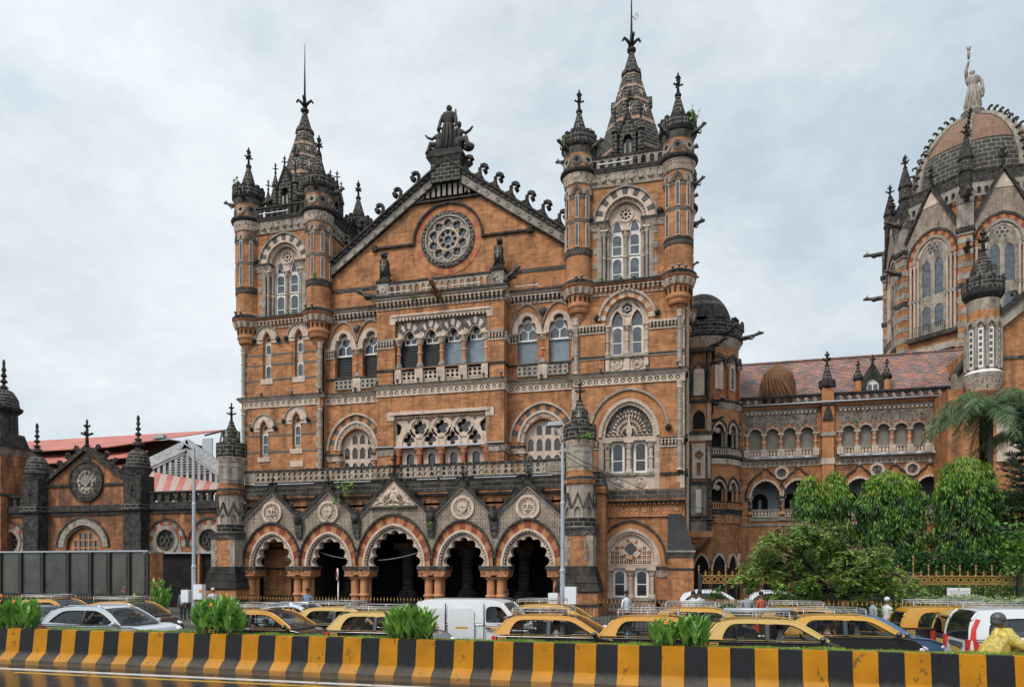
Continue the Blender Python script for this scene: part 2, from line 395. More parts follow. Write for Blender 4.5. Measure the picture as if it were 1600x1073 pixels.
def finial(mb,x,y,z,h,m='basalt_plain',arms=4,s=1.):
    mb.tube([(x,y,z),(x,y,z+h*.45),(x,y,z+h*.6),(x,y,z+h)],[.09*s,.06*s,.07*s,.02*s],m)
    for k,(zz,l) in enumerate(((.42,.24*s),(.72,.13*s))):
        for i in range(arms):
            a=2*PI*i/arms+.4; c,d=math.cos(a),math.sin(a); Z=z+h*zz
            mb.tube([(x,y,Z),(x+c*l*.6,y+d*l*.6,Z+.02),(x+c*l,y+d*l,Z+l*.35),(x+c*l*1.15,y+d*l*1.15,Z+l*.1)],[.06*s,.05*s,.06*s,.03*s],m,5)
    mb.lathe(x,y,[(.05*s,z-.02,m),(.14*s,z+.03,m),(.14*s,z+.09,m),(.05*s,z+.13,m)],8)
    mb.ball((x,y,z+h*.9),(.06*s,.06*s,.1*s),m,6,4)
def crocket(mb,p,ang,s,side,th=.14,m='basalt_plain'):
    # hook leaf rising from the slope and curling over; side=+1 curls to +x
    pts=[]
    for i in range(12):
        t=i/11; a=PI*1.45*max(0,(t-.42)/.58)
        if t<.42: x=-.28*(1-t/.42)**2*0+.0; z=t/.42*.62; r=.2-.1*t/.42
        else: x=.24-.24*math.cos(a); z=.62+.24*math.sin(a); r=.13+.1*(t-.42)
        pts.append((x*side,z,r))
    v=[]
    c,d=math.cos(ang),math.sin(ang)
    mb.tube([(p[0]+(x*s),p[1],p[2]+z*s) for x,z,r in pts],[r*s for x,z,r in pts],m,6)
    mb.ext([(p[0]-.42*s*side,p[2]-.42*s*abs(math.tan(ang))*(1)-.05) if 0 else (p[0]-.02*side*s,p[2]+.45*s),(p[0]-.5*side*s,p[2]-.02+(-.5*side*s)*math.tan(ang)),(p[0]+.5*side*s,p[2]-.02+(.5*side*s)*math.tan(ang)),(p[0]+.12*side*s,p[2]+.3*s)],p[1]-th*.5,p[1]+th*.5,m)
def gargoyle(mb,p,d,l=1.,s=1.,m='carved_dark'):
    p=Vector(p); d=Vector(d).normalized()
    q=[p,p+d*l*.3+Vector((0,0,.02)),p+d*l*.65+Vector((0,0,.08)),p+d*l*.85+Vector((0,0,.16)),p+d*l+Vector((0,0,.1))]
    mb.tube(q,[.13*s,.15*s,.09*s,.12*s,.06*s],m,7)
    sdv=d.cross(Vector((0,0,1)))
    for k in (-1,1):
        mb.tube([p+d*l*.3+sdv*.1*s*k,p+d*l*.5+sdv*.2*s*k+Vector((0,0,-.12)),p+d*l*.62+sdv*.12*s*k+Vector((0,0,-.02))],[.06*s,.05*s,.03*s],m,5)
        mb.tube([p+d*l*.84+Vector((0,0,.2)),p+d*l*.8+sdv*.08*k+Vector((0,0,.32*s))],[.04*s,.015*s],m,4)
def glass_pane(name,x0,x1,z0,z1,y,parent,m='glass'):
    o=MB().add([(x0,y,z0),(x1,y,z0),(x1,y,z1),(x0,y,z1)],[(0,1,2,3)],m).build(name,parent)
    return o
# ================= main station block =================
B=thing('station_building',(-15.9,0,0),'grand orange stone station block with two spired towers, rose window gable and arched porch','building')
def part(mb,name,parent=B,label=None):
    if name in ('trim','cornice','corbel_head','hall_column','brace','porch_wall','shade_wall','clerestory','rear_wall','arch_bay','awning'):
        return [c.build(name,parent,label) for c in mb.clusters()][0]
    return mb.build(name,parent,label)
RX0,RX1,LX0,LX1=-7.12,0.,-31.8,-25.15; TD=6.3
class Wall:
    def __init__(s,poly,y0,y1,m,T=None): s.poly=poly;s.y0=y0;s.y1=y1;s.m=m;s.h=[];s.mb=MB(T)
    def done(s,name='wall',parent=None,mside=None): s.mb.ext(s.poly,s.y0,s.y1,s.m,s.h,mside=mside); return part(s.mb,name,parent or B)
def rings(mb,cx,zs,hw,h,y,specs,n=26):
    # specs: (outer_d,inner_d,mats,groups,proud) measured inwards from hw
    for d0,d1,mats,g,pr in specs:
        n=2*g if g>1 else 26
        mb.strip(arch(cx,zs,hw-d1,h-d1,n),arch(cx,zs,hw-d0,h-d0,n),y-pr,y+.3,mats,g)
def beads(mb,cx,zs,hw,h,y,n,r,m='pale_plain'):
    for x,z in resample(arch(cx,zs,hw,h,40),n): mb.ball((x,y,z),r,m,6,4)
def sash(name,par,cx,z0,z1,hw,y,n=1,head=.18,m='glass',fr=.09,bars=()):
    fm=MB(); top=z1-fr
    hole=[(cx-hw+fr,z0+fr)]+[(cx-hw+fr,top-head),(cx-(hw-fr)*.6,top-head*.25),(cx,top),(cx+(hw-fr)*.6,top-head*.25),(cx+hw-fr,top-head)]+[(cx+hw-fr,z0+fr)]
    fm.ext(rect(cx-hw,cx+hw,z0,z1),y,y+.07,'white_frame',[hole])
    for b in bars: fm.box(cx-hw+fr,cx+hw-fr,y+.01,y+.05,b-.03,b+.03,'white_frame')
    f=fm.build(name,par); glass_pane('glass',cx-hw+.02,cx+hw-.02,z0+.02,z1-.02,y+.05,par,m)
    return f
def two_light(wall,cx,y,kind,parent=B):
    w=MB()
    if kind=='upper':
        zs,hw,h,zb=25.1,2.0,2.08,21.1; wall.h.append(opening(cx,zs,1.5,1.56,zb))
        rings(w,cx,zs,hw+.06,h+.06,y,[(0,.12,['pale_grey'],1,.16),(.14,.6,['pale_plain','vous_dark'],15,.06),(.6,.72,['pale_plain'],1,.1)])
        w.strip(arch(cx,zs,1.12,1.2),arch(cx,zs,1.42,1.5),y+.12,y+.5,['pale'],1); beads(w,cx,zs,1.28,1.36,y+.1,19,.065)
        pl=rect(cx-1.5,cx+1.5,zb,26.7)
        holes=[circle(cx,25.62,.12,10)]+[circle(cx+.27*math.cos(PI/4*k_),25.62+.27*math.sin(PI/4*k_),.085,8) for k_ in range(8)]
        for s in (-1,1): holes.append(opening(cx+s*.56,24.8,.36,.45,zb+.1,10)); holes.append([(cx+s*.42,26.1),(cx+s*.78,25.45),(cx+s*.52,25.86)])
        w.ext(opening(cx,zs,1.5,1.56,zb),y+.42,y+.62,'pale_plain',holes)
        w.ext(circle(cx,25.62,.52,20),y+.36,y+.42,'pale_plain',[circle(cx,25.62,.42,20)]); w.box(cx-.4,cx+.4,y+.56,y+.58,25.25,26.0,'glass_dark')
        column(w,cx,y+.4,zb+.1,24.6,.13,'pale_grey','pale_plain','pale_grey',ch=.5)
        for s in (-1,1):
            for q,yy in ((1.12,.35),(1.36,.12)): column(w,cx+s*q,y+yy,zb,24.55,.11,'pale_grey','pale_plain','pale_grey',ch=.4)
            w.box(*sorted((cx+s*1.5,cx+s*1.78)),y-.04,y+.3,zb,24.5,'pale_grey')
            for k in range(4): w.box(*sorted((cx+s*1.78,cx+s*2.05)),y-.035,y+.1,zb+.05+k*.95,zb+.45+k*.95,'pale_grey')
            a,b=sorted((cx+s*1.02,cx+s*2.5)); w.taper((a+.1*(s<0)+.0,b,y-.05,y+.4,24.5),(a,b,y-.22,y+.4,24.9),'carved'); w.box(a-.03,b+.02,y-.26,y+.4,24.9,25.06,'lichen')
            w.ball((cx+s*2.16,y-.15,25.3),.22,'basalt_plain',7,5,.2)
        w.box(cx-2.,cx+2.,y-.1,y+.6,zb-.16,zb,'lichen')
        o=part(w,'window',parent); 
        for s in (-1,1):
            c=cx+s*.56
            sash('sash',o,c,22.98,24.42,.36,y+.5,bars=(23.62,)); sash('sash',o,c,zb+.06,22.9,.36,y+.5,bars=(21.85,)); sash('sash',o,c,24.44,25.3,.36,y+.5,head=.5)
        glass_pane('glass',cx-1.4,cx+1.4,25.2,26.6,y+.6,o,'glass_dark')
    elif kind=='mid':
        zs,hw,h,zb=18.75,1.84,1.9,16.45; wall.h.append(opening(cx,zs,1.36,1.42,15.4))
        rings(w,cx,zs,hw,h,y,[(0,.16,['pale'],1,.16),(.16,.5,['pale_plain','vous_orange'],15,.05)]); beads(w,cx,zs,hw-.1,h-.1,y-.16,34,.045)
        holes=[foil(cx,19.5,.36,6,m=4)]
        for s in (-1,1): holes.append(trefoil_arch(cx+s*.63,18.5,.34,.85)+[(cx+s*.63+.34,16.5),(cx+s*.63-.34,16.5)]); holes.append([(cx+s*.4,20.0),(cx+s*.95,19.35),(cx+s*.6,19.6)])
        w.ext(opening(cx,zs,1.36,1.42,zb),y+.3,y+.5,'pale_plain',holes)
        w.ext(circle(cx,19.5,.47,20),y+.24,y+.3,'pale_plain',[circle(cx,19.5,.38,20)]); w.strip(circle(cx,19.5,.1,12)+[(cx+.1,19.5)],circle(cx,19.5,.15,12)+[(cx+.15,19.5)],y+.28,y+.4,['pale_plain'],1)
        for s in (-1,1): w.strip(arch(cx+s*.63,18.5,.38,.9),arch(cx+s*.63,18.5,.48,1.02),y+.2,y+.3,['pale_plain'],1)
        for q in (-1.26,0,1.26): column(w,cx+q,y+.18,zb+.05,18.42,.12,'pale','pale_plain','pale',ch=.42)
        w.box(cx-1.36,cx+1.36,y+.12,y+.5,15.35,zb,'pale_plain'); w.box(cx-1.36,cx+1.36,y-.1,y+.5,zb-.14,zb,'pale_grey')
        for s in (-1,1):
            w.ext(circle(cx+s*.63,15.95,.36,18),y+.04,y+.12,'pale_plain',[circle(cx+s*.63,15.95,.28,18)]); w.ext(foil(cx+s*.63,15.95,.27,4),y+.06,y+.13,'carved'); w.ball((cx+s*.63,y+.08,15.95),.09,'pale_plain',6,4)
        for q in (-1.26,0,1.26): w.box(cx+q-.17,cx+q+.17,y+.0,y+.12,15.5,16.3,'pale_plain')
        w.box(cx-1.36,cx+1.36,y+.02,y+.5,15.3,15.5,'pale_grey')
        for s in (-1,1): w.ball((cx+s*1.92,y-.12,18.95),.19,'basalt_plain',7,5,.2)
        o=part(w,'window',parent)
        for s in (-1,1): sash('sash',o,cx+s*.63,16.55,18.42,.36,y+.4,bars=(17.35,)); 
        glass_pane('glass',cx-1.3,cx+1.3,18.4,20,y+.48,o,'glass')
    elif kind=='peacock':
        zs,hw,h,zb=11.75,2.5,2.6,7.9; wall.h.append(opening(cx,11.25,1.92,2.42,zb))
        rings(w,cx,zs,hw,h,y,[(0,.14,['pale_grey'],1,.14)]); rings(w,cx,11.25,1.93,2.43,y,[(0,.2,['pale'],1,.1),(.2,.4,['pale_plain'],1,-.05)])
        w.strip(arch(cx,11.7,2.0,2.1),arch(cx,11.7,2.34,2.44),y-.012,y+.2,['ashlar'],1)
        beads(w,cx,11.25,1.62,2.1,y+.08,26,.075)
        w.ext(opening(cx,11.25,1.6,2.08,11.0),y+.3,y+.45,'carved_dark'); 
        # peacock: fan of feathers in relief
        w.ext([(cx+dx,z) for dx,z in ((-.07,11.2),(.09,11.2),(.17,11.5),(.19,11.8),(.08,12.05),(.03,12.35),(.03,12.52),(-.03,12.58),(-.1,12.5),(-.05,12.45),(-.06,12.2),(-.15,11.9),(-.17,11.6))],y+.12,y+.3,'pale_plain')
        for k in range(15):
            a=PI*(.08+.84*k/14); R=1.45 if 3<k<11 else 1.25
            for j,r in enumerate((.5,.78,1.06,1.3)):
                if r<R: w.ball((cx+r*math.cos(a+.06*(j%2))*.98,y+.26,11.35+r*math.sin(a+.06*(j%2))*1.2),(.07,.06,.09),'pale_plain',6,4)
            w.tube([(cx+.18*math.cos(a),y+.27,11.5+.2*math.sin(a)),(cx+R*.9*math.cos(a),y+.27,11.35+R*1.08*math.sin(a))],.018,'pale_plain',4)
        for s in (-1,1):
            for k in range(7):
                c0=(cx+s*(.45+.16*k),11.32+.2*(k%2)); w.tube([(c0[0]+.12*math.cos(t),y+.25,c0[1]+.12*math.sin(t)) for t in (0,1,2,3,4,5)],.035,'pale_plain',4)
        w.box(cx-1.75,cx+1.75,y-.02,y+.5,10.98,11.24,'pale'); w.box(cx-1.6,cx+1.6,y+.4,y+.48,8.8,11,'pale')
        for q in (-1.38,0,1.38): column(w,cx+q,y+.14,8.9,10.98,.15,'pale','pale_plain','pale',ch=.5)
        w.box(cx-1.6,cx+1.6,y+.08,y+.5,7.9,8.8,'pale_plain'); w.box(cx-1.62,cx+1.62,y-.06,y+.5,8.76,8.92,'pale_grey')
        for s in (-1,1):
            w.ext(circle(cx+s*.7,8.35,.36,18),y+.0,y+.08,'pale_plain',[circle(cx+s*.7,8.35,.28,18)]); w.ext(foil(cx+s*.7,8.35,.27,4),y+.02,y+.09,'carved'); w.ball((cx+s*.7,y+.04,8.35),.09,'pale_plain',6,4)
            w.box(*sorted((cx+s*1.6,cx+s*1.93)),y-.0,y+.3,7.9,11.2,'pale')
            w.ball((cx+s*2.45,y-.13,11.7),.2,'basalt_plain',7,5,.2)
        o=part(w,'window',parent)
        for s in (-1,1): sash('sash',o,cx+s*.72,8.95,10.95,.43,y+.26,bars=(9.75,),fr=.14,m='glass_dark')
    elif kind=='ground':
        zs,hw,h,zb=3.25,2.3,2.72,.15; wall.h.append(opening(cx,3.1,1.9,2.3,zb))
        rings(w,cx,zs,hw,h,y,[(0,.14,['lichen'],1,.14)]); w.strip(arch(cx,3.1,1.9,2.32),arch(cx,3.2,2.14,2.58),y-.012,y+.2,['ashlar'],1)
        rings(w,cx,3.1,1.9,2.32,y,[(0,.2,['pale'],1,.08),(.2,.34,['pale_plain'],1,-.05)]); beads(w,cx,3.1,1.58,1.95,y+.08,26,.06)
        z=4.1; w.ext(opening(cx,3.1,1.6,2.0,2.85),y+.34,y+.45,'brick_old')
        holes=[circle(cx,z,.62,24)]; inner=arch(cx,3.1,1.55,1.95)
        hs=[]
        for i in range(-5,6):
            for j in range(6):
                X,Z=cx+i*.29,3.26+j*.29
                e=1-((X-cx)/1.42)**2
                if e>0 and Z+.12<3.1+1.8*math.sqrt(e) and math.hypot(X-cx,Z-z)>.78: hs.append(rect(X-.115,X+.115,Z-.115,Z+.115))
        w.ext(opening(cx,3.1,1.6,2.0,2.85),y+.24,y+.34,'pale_plain',holes+hs)
        for q in hs: w.ball(((q[0][0]+q[1][0])/2,y+.33,q[0][1]+.115),.07,'pale_plain',6,4)
        w.strip(circle(cx,z,.46,36)+[(cx+.46,z)],circle(cx,z,.66,36)+[(cx+.66,z)],y+.16,y+.3,['pale_plain','pale_plain','terracotta'],18); w.ext(circle(cx,z,.46,20),y+.18,y+.3,'pale_plain',[foil(cx,z,.4,4)]); w.ext(circle(cx,z,.45,16),y+.31,y+.33,'glass_dark')
        w.box(cx-1.9,cx+1.9,y-.04,y+.5,2.86,3.1,'pale'); 
        for s in (-1,1): w.box(*sorted((cx+s*1.55,cx+s*1.9)),y+.0,y+.3,.9,2.86,'brick')
        for q in (-1.36,0,1.36): column(w,cx+q,y+.12,.92,2.86,.16,'pale','pale_plain','pale',ring=False,ch=.5)
        w.box(cx-1.6,cx+1.6,y+.1,y+.5,.15,.85,'pale'); w.box(cx-1.62,cx+1.62,y-.06,y+.5,.82,.94,'pale_grey')
        w.box(cx-1.6,cx+1.6,y+.28,y+.42,.9,2.86,'pale_plain')
        for s in (-1,1):
            for k in (-1,0,1): w.strip(arch(cx+s*.68+k*.27,.5,.09,.12,6),arch(cx+s*.68+k*.27,.5,.13,.17,6),y+.03,y+.1,['pale_plain'],1); w.box(cx+s*.68+k*.27-.13,cx+s*.68+k*.27-.1,y+.03,y+.1,.2,.5,'pale_plain')
        o=part(w,'window',parent)
        for s in (-1,1): sash('sash',o,cx+s*.7,.98,2.82,.44,y+.2,bars=(1.85,),fr=.15,m='glass_dark')
    return o
def quoin(mb,x,s,z0,z1,y,d=.28,e=.2,m='pale'):
    z=z0;k=0
    while z<z1-.05:
        t=min(z1,z+.36); a,b=sorted((x,x+s*(d+(e if k%2 else 0)))); mb.box(a,b,y-.03-.002*(k%2),y+.2,z,t-.008,m); z=t;k+=1
def band(mb,x0,x1,z0,z1,y,m='grey_band',p=.02): mb.box(x0,x1,y-p,y+.05,z0,z1,m)

# ---- right tower front
W=Wall(rect(RX0,RX1,0,28.2),0,.5,'brick')
two_light(W,-3.68,0,'upper'); two_light(W,-3.58,0,'mid'); two_light(W,-3.45,0,'peacock'); two_light(W,-3.35,0,'ground')
W.done()
d=MB()
for x0,x1 in ((RX0,-4.96),(-2.2,-.0)):
    brackets(d,x0,x1,18.0,18.42,0,.16,.22,'pale_plain'); d.box(x0,x1,-.14,.02,18.42,18.52,'pale')
    band(d,x0,x1,16.36,16.5,0,'lichen',.1); band(d,x0,x1,16.28,16.36,0,'pale',.06)
for x0,x1 in ((RX0,-5.4),(-1.5,0)):
    brackets(d,x0,x1,10.55,11.0,0,.16,.22,'pale_plain','carved'); d.box(x0,x1,-.14,.02,11.0,11.1,'lichen')
    band(d,x0,x1,8.76,8.9,0,'lichen',.12)
quoin(d,RX1,-1,11.1,14.5,0); quoin(d,RX1,-1,8.95,10.5,0); quoin(d,RX1,-1,7.9,8.75,0); quoin(d,RX1,-1,15.5,16.2,0); quoin(d,RX1,-1,16.6,17.9,0); quoin(d,RX1,-1,18.55,19.3,0)
quoin(d,RX0,1,15.5,16.3,0); quoin(d,RX0,1,16.6,17.9,0); quoin(d,RX0,1,18.6,19.4,0); quoin(d,RX0,1,11.2,14.5,0)
dotted(d,RX0+.1,RX1-.2,14.6,15.08,0,.44); ledge(d,RX0,RX1,15.08,15.4,0,.28)
d.box(-.22,.04,-.12,.1,14.55,15.1,'pale')
# sloping mouldings and emblem frieze
d.taper((RX0+.9,RX1+.05,-.42,.1,7.25),(RX0+.9,RX1,-.05,.1,7.85),'lichen'); d.box(RX0+.9,RX1+.06,-.45,.1,7.1,7.25,'brick_old'); d.box(RX0+.9,RX1+.02,-.3,.1,6.98,7.1,'basalt_plain')
for k in range(22): d.box(RX0+1+k*.28,RX0+1.16+k*.28,-.28,.02,6.9,6.98,'orange_col')
for k in range(9):
    x=RX0+1.35+k*.66; d.ext(rect(x-.31,x+.31,6.27,6.87),-.14,-.03,'orange_col',[rect(x-.26,x+.26,6.32,6.82)]); d.box(x-.31,x+.31,-.06,.02,6.27,6.87,'orange_col')
    if k%3==0: d.ext([(x-.19,6.76),(x+.19,6.76),(x+.19,6.55),(x,6.36),(x-.19,6.55)],-.12,-.05,'carved_orange',); 
    elif k%3==1: d.box(x-.2,x+.2,-.11,-.05,6.53,6.61,'orange_col'); d.box(x-.04,x+.04,-.12,-.05,6.36,6.78,'orange_col')
    else: d.ext(circle(x,6.57,.2,12),-.11,-.05,'carved_orange')
d.box(RX0+.9,RX1,-.16,.02,6.14,6.24,'orange_col')
for x0,x1 in ((RX0,-4.95),(-1.75,-.95)):
    d.taper((x0,x1,-.08,.1,2.3),(x0,x1,-.24,.1,2.78),'carved'); d.box(x0,x1,-.28,.1,2.78,3.0,'lichen'); band(d,x0,x1,.7,.88,0,'basalt_plain')
part(d,'trim')
# corner buttress with slate weathering
d=MB()
x0,x1=-1.0,.55
d.box(x0,x1,-.95,.6,0,3.5,'brick'); band(d,x0-.01,x1+.01,.62,.8,-.94,'basalt_plain',.03); band(d,x0-.01,x1+.01,2.72,2.88,-.94,'basalt_plain',.03)
d.taper((x0,x1,-.98,.6,3.5),(x0-.05,x1+.1,-1.12,.6,3.85),'carved_dark'); d.box(x0-.06,x1+.12,-1.15,.6,3.85,3.95,'pale_grey')
for k in range(4):
    t0,t1=k/4,(k+1)/4; d.taper((x0,x1+.08-.75*t0,-1.1+.95*t0-.03,.5,3.95+2.3*t0),(x0,x1+.04-.75*t1,-1.1+.95*t1-.03,.5,3.95+2.3*t1),'slate')
part(d,'buttress')
# corner columns
def corner_column(x,z0,z1):
    m=MB(); m.lathe(x,-.12,[(.2,z0,'pale'),(.15,z0+.15,'pale_grey'),(.15,z1-.5,'pale'),(.2,z1-.4,'pale'),(.16,z1-.3,'pale'),(.22,z1,'pale')],10)
    for z in (z0+(z1-z0)*.33,z0+(z1-z0)*.66): m.lathe(x,-.12,[(.15,z,'pale'),(.19,z+.05,'pale'),(.15,z+.1,'pale')],10)
    part(m,'corner_column')
for x in (RX1-.3,LX1-.12,LX0+.25): corner_column(x,15.4,19.0); corner_column(x,9.0 if x>-1 else 9.9,14.55)
corner_column(RX0+.3,15.4,19.0)

# ---- left tower front
W=Wall(rect(LX0,LX1,0,28.2),0,.5,'brick')
two_light(W,-28.27,0,'upper')
def slit(cx,ztop,lights,sill,big=True):
    w=MB(); zs=ztop-1.05
    W.h.append(opening(cx,zs-.25,.34,.78,sill[1]-.0))
    w.strip(arch(cx,zs-.1,.36,.75,18),arch(cx,zs,.9,1.0,18),-.05,.2,['pale_plain'],1); w.strip(arch(cx,zs,.88,.98,18),arch(cx,zs,.97,1.07,18),-.14,.2,['pale_grey'],1)
    for s in (-1,1): w.box(*sorted((cx+s*.34,cx+s*.9)),-.05,.1,zs-.25,zs,'pale_plain'); w.ball((cx+s*.98,-.14,zs-.02),.17,'basalt_plain',7,5,.25)
    w.ext(opening(cx,zs-.25,.34,.78,sill[1]),.26,.4,'pale_plain',[circle(cx,zs+.05,.17,12)]+[rect(cx-.2,cx+.2,a+.06,b-.06) for a,b in lights]); w.ext(foil(cx,zs+.05,.2,6,m=3),.3,.34,'carved_dark')
    w.box(cx-.5,cx+.5,-.06,.4,sill[0],sill[1],'pale_plain')
    o=part(w,'window')
    for a,b in lights: sash('sash',o,cx,a,b,.24,.22,head=.16,fr=.06,bars=((a+b)/2,) if b-a>1.2 else ())
slit(-29.68,20.6,[(18.5,19.3),(16.75,17.75)],(16.3,16.68)); slit(-27.05,20.6,[(18.5,19.3),(16.75,17.75)],(16.3,16.68))
slit(-29.93,14.15,[(11.2,12.7)],(10.65,11.0)); slit(-27.25,14.62,[(11.75,13.25)],(11.15,11.5))
W.poly=[(LX0,0),(-27.7,0),(-27.7,8.9),(LX1,8.9),(LX1,28.2),(LX0,28.2)]
W.done()
d=MB()
def bands(z,xs):
    for a,b in xs: band(d,a,b,z-.07,z+.07,0)
bx=[(LX0+.4,-30.05),(-29.3,-27.45),(-26.65,LX1-.45)]
for z in (19.28,18.45,17.72,16.62): bands(z,bx if z<19 else [(LX0+.45,-30.3),(-29.0,-27.9),(-26.2,-25.9)])
bx=[(LX0+.4,-30.3),(-29.55,-27.65),(-26.87,LX1-.45)]
for z in (13.4,12.55,11.35): bands(z,bx if z<13 else [(LX0+.4,-30.95),(-28.9,-27.9),(-26.6,-25.6)])
d.box(-27.75,-26.7,-.05,.1,10.2,10.65,'pale_plain')
quoin(d,LX0,1,9,14.5,0); quoin(d,LX1,-1,9,14.5,0); quoin(d,LX0,1,15.5,19.3,0); quoin(d,LX1,-1,15.5,19.3,0)
dotted(d,LX0+.2,LX1-.2,14.6,15.08,0,.44); ledge(d,LX0,LX1,15.08,15.4,0,.28)
for z in (.75,2.75,3.35+.9,5.3): band(d,-30.6,-27.7,z,z+.17,0,'basalt_plain')
d.box(-28.2,-27.75,-.04,.05,3.4,3.7,'pale'); d.box(-30.9,-29.75,-.05,.05,1.9,2.3,'pale')
part(d,'trim')

# ---- tower tops (both)
def side_T(x,face):   # local frame for a side wall: +1 faces +X, -1 faces -X ; local x runs along the wall, local y into the wall
    return Matrix.Translation((x,0,0))@Matrix.Rotation(PI/2 if face>0 else -PI/2,4,'Z')
def tower_top(x0,x1,wx):
    # remaining walls
    m=MB(); m.box(x0+.02,x0+.5,.5,TD,0,28.2,'brick'); m.box(x1-.5,x1-.02,.5,TD,0,28.2,'brick'); m.box(x0+.02,x1-.02,TD-.5,TD,20,28.2,'brick'); m.box(x0+.5,x1-.5,.5,TD-.5,27.9,28.1,'slate'); part(m,'wall')
    for T,a,b in ((Matrix(),x0,x1),(side_T(x1,1),0,TD),(side_T(x0,-1),-TD,0),(Matrix.Translation((x0+x1,TD,0))@Matrix.Rotation(PI,4,'Z'),x0,x1)):
        m=MB(T)
        brackets(m,a,b,20.4,20.86,0,.28,.3,'pale_plain','ashlar'); ledge(m,a,b,20.86,21.16,0,.42,'basalt_plain','orange_col')
        m.taper((a,b,-.05,.1,27.35),(a,b,-.24,.1,28.05),'carved'); m.box(a,b,-.09,.1,27.28,27.35,'pale_grey')
        n=int((b-a)/.55)
        for i in range(n): m.ext(circle(a+(i+.5)*(b-a)/n,27.7,.17,8),-.24,-.1,'pale_grey')
        ledge(m,a,b,28.05,28.35,0,.42,'basalt_plain','pale_grey',False)
        part(m,'cornice')
        m=MB(T); balusters(m,a+.7,b-.7,28.35,29.1,-.05,'arch',.5,'pale_grey' if x0>-10 else 'basalt_plain','basalt_plain'); part(m,'balustrade')
    # spire
    cx,cy=(x0+x1)/2,TD/2; m=MB(); R=3.05; zt=37.3; zb=28.2
    def r(z): return R*(zt+1.0-z)/(zt+1-zb)
    lv=[zb,30.3,30.52,32.4,32.62,34.0,34.2,35.1,35.27,36.08,36.25]
    pr=[(r(z),z,'basalt' if i%2==0 else 'spire_band') for i,z in enumerate(lv)]; 'spire_band' in MT or stone('spire_band',(.45,.29,.2),(.33,.21,.15),(.2,.15,.1),0,grime=.3)
    pr+=[(.72,36.27,'basalt'),(.68,36.55,'basalt_plain'),(.5,36.75,'basalt'),(.16,37.9,'basalt_plain'),(.3,38.0,'basalt_plain'),(.32,38.15,'basalt_plain'),(.1,38.3,'basalt_plain'),(.13,38.6,'basalt_plain')]
    m.lathe(cx,cy,pr+[(.1,39.2,'basalt_plain')],8,False,rot=PI/8)
    m.tube([(cx,cy,38.6),(cx,cy,40.5),(cx,cy,43.2)],[.09,.06,.02],'basalt_plain')
    for i in range(4):
        a=PI/2*i+.35; c,s=math.cos(a),math.sin(a)
        m.tube([(cx,cy,38.4),(cx+.3*c,cy+.3*s,38.75),(cx+.5*c,cy+.5*s,38.9),(cx+.62*c,cy+.62*s,38.7)],[.12,.1,.1,.07],'basalt_plain')
    if x0>-10: m.tube([(cx+.05,cy,40.4),(cx+.3,cy,40.1),(cx+.45,cy,40.35),(cx+.3,cy,40.55),(cx+.22,cy,40.35)],.025,'black_iron',5)
    # lattice relief on the faces
    for k in range(8):
        a=PI/8+PI/4*k+PI/8; 
        for zz,sc_ in ((33.25,.45),(34.6,.34)):
            rr=r(zz)*math.cos(PI/8)+.02; c=Vector((cx+rr*math.cos(a),cy+rr*math.sin(a),zz)); t=Vector((-math.sin(a),math.cos(a),0)); u=Vector((-math.cos(a)*.27,-math.sin(a)*.27,.96))
            for q in range(4):
                b=PI/4*q; dv=(t*math.cos(b)+u*math.sin(b))*sc_; m.tube([c-dv,c+dv],.025,'pale_plain',4)
    sp=part(m,'spire')
    for k in range(4):   # lucarnes with pinnacles
        a=-PI/2+PI/2*k; T=Matrix.Translation((cx,cy,0))@Matrix.Rotation(a+PI/2,4,'Z'); m=MB(T); y=-2.75
        m.ext([(-.52,28.3),(.52,28.3),(.52,30.9),(0,32.1),(-.52,30.9)],y,y+1.2,'basalt',[opening(0,30.3,.32,.5,28.5,10)])
        m.box(-.34,.34,y+.3,y+.35,28.5,30.9,'glass_dark'); 
        for q in (-.17,.17): m.box(q-.07,q+.07,y+.05,y+.25,28.5,30.2,'pale_grey')
        m.ext([(-.66,30.8),(0,32.35),(.66,30.8),(.58,30.75),(0,32.1),(-.58,30.75)],y-.08,y+.9,'basalt_plain')
        finial(m,0,y,32.2,.9,s=.8)
        for q in (-.82,.82): m.lathe(q,y+.1,[(.2,28.3,'basalt'),(.2,29.6,'basalt_plain'),(.26,29.7,'basalt'),(.19,29.8,'basalt'),(.19,30.9,'basalt_plain'),(.27,31.0,'basalt'),(.04,31.9,'basalt_plain')],8); finial(m,q,y+.1,31.9,.85,s=.7)
        # upper small dormers
        m.ext([(-.2,34.0),(.2,34.0),(.2,34.3),(0,34.75),(-.2,34.3)],-1.38,-.9,'basalt'); m.ext([(-.09,34.05),(.09,34.05),(.09,34.25),(0,34.45),(-.09,34.25)],-1.4,-1.37,'void')
        m.build('lucarne',sp)
tower_top(RX0,RX1,0); tower_top(LX0,LX1,0)

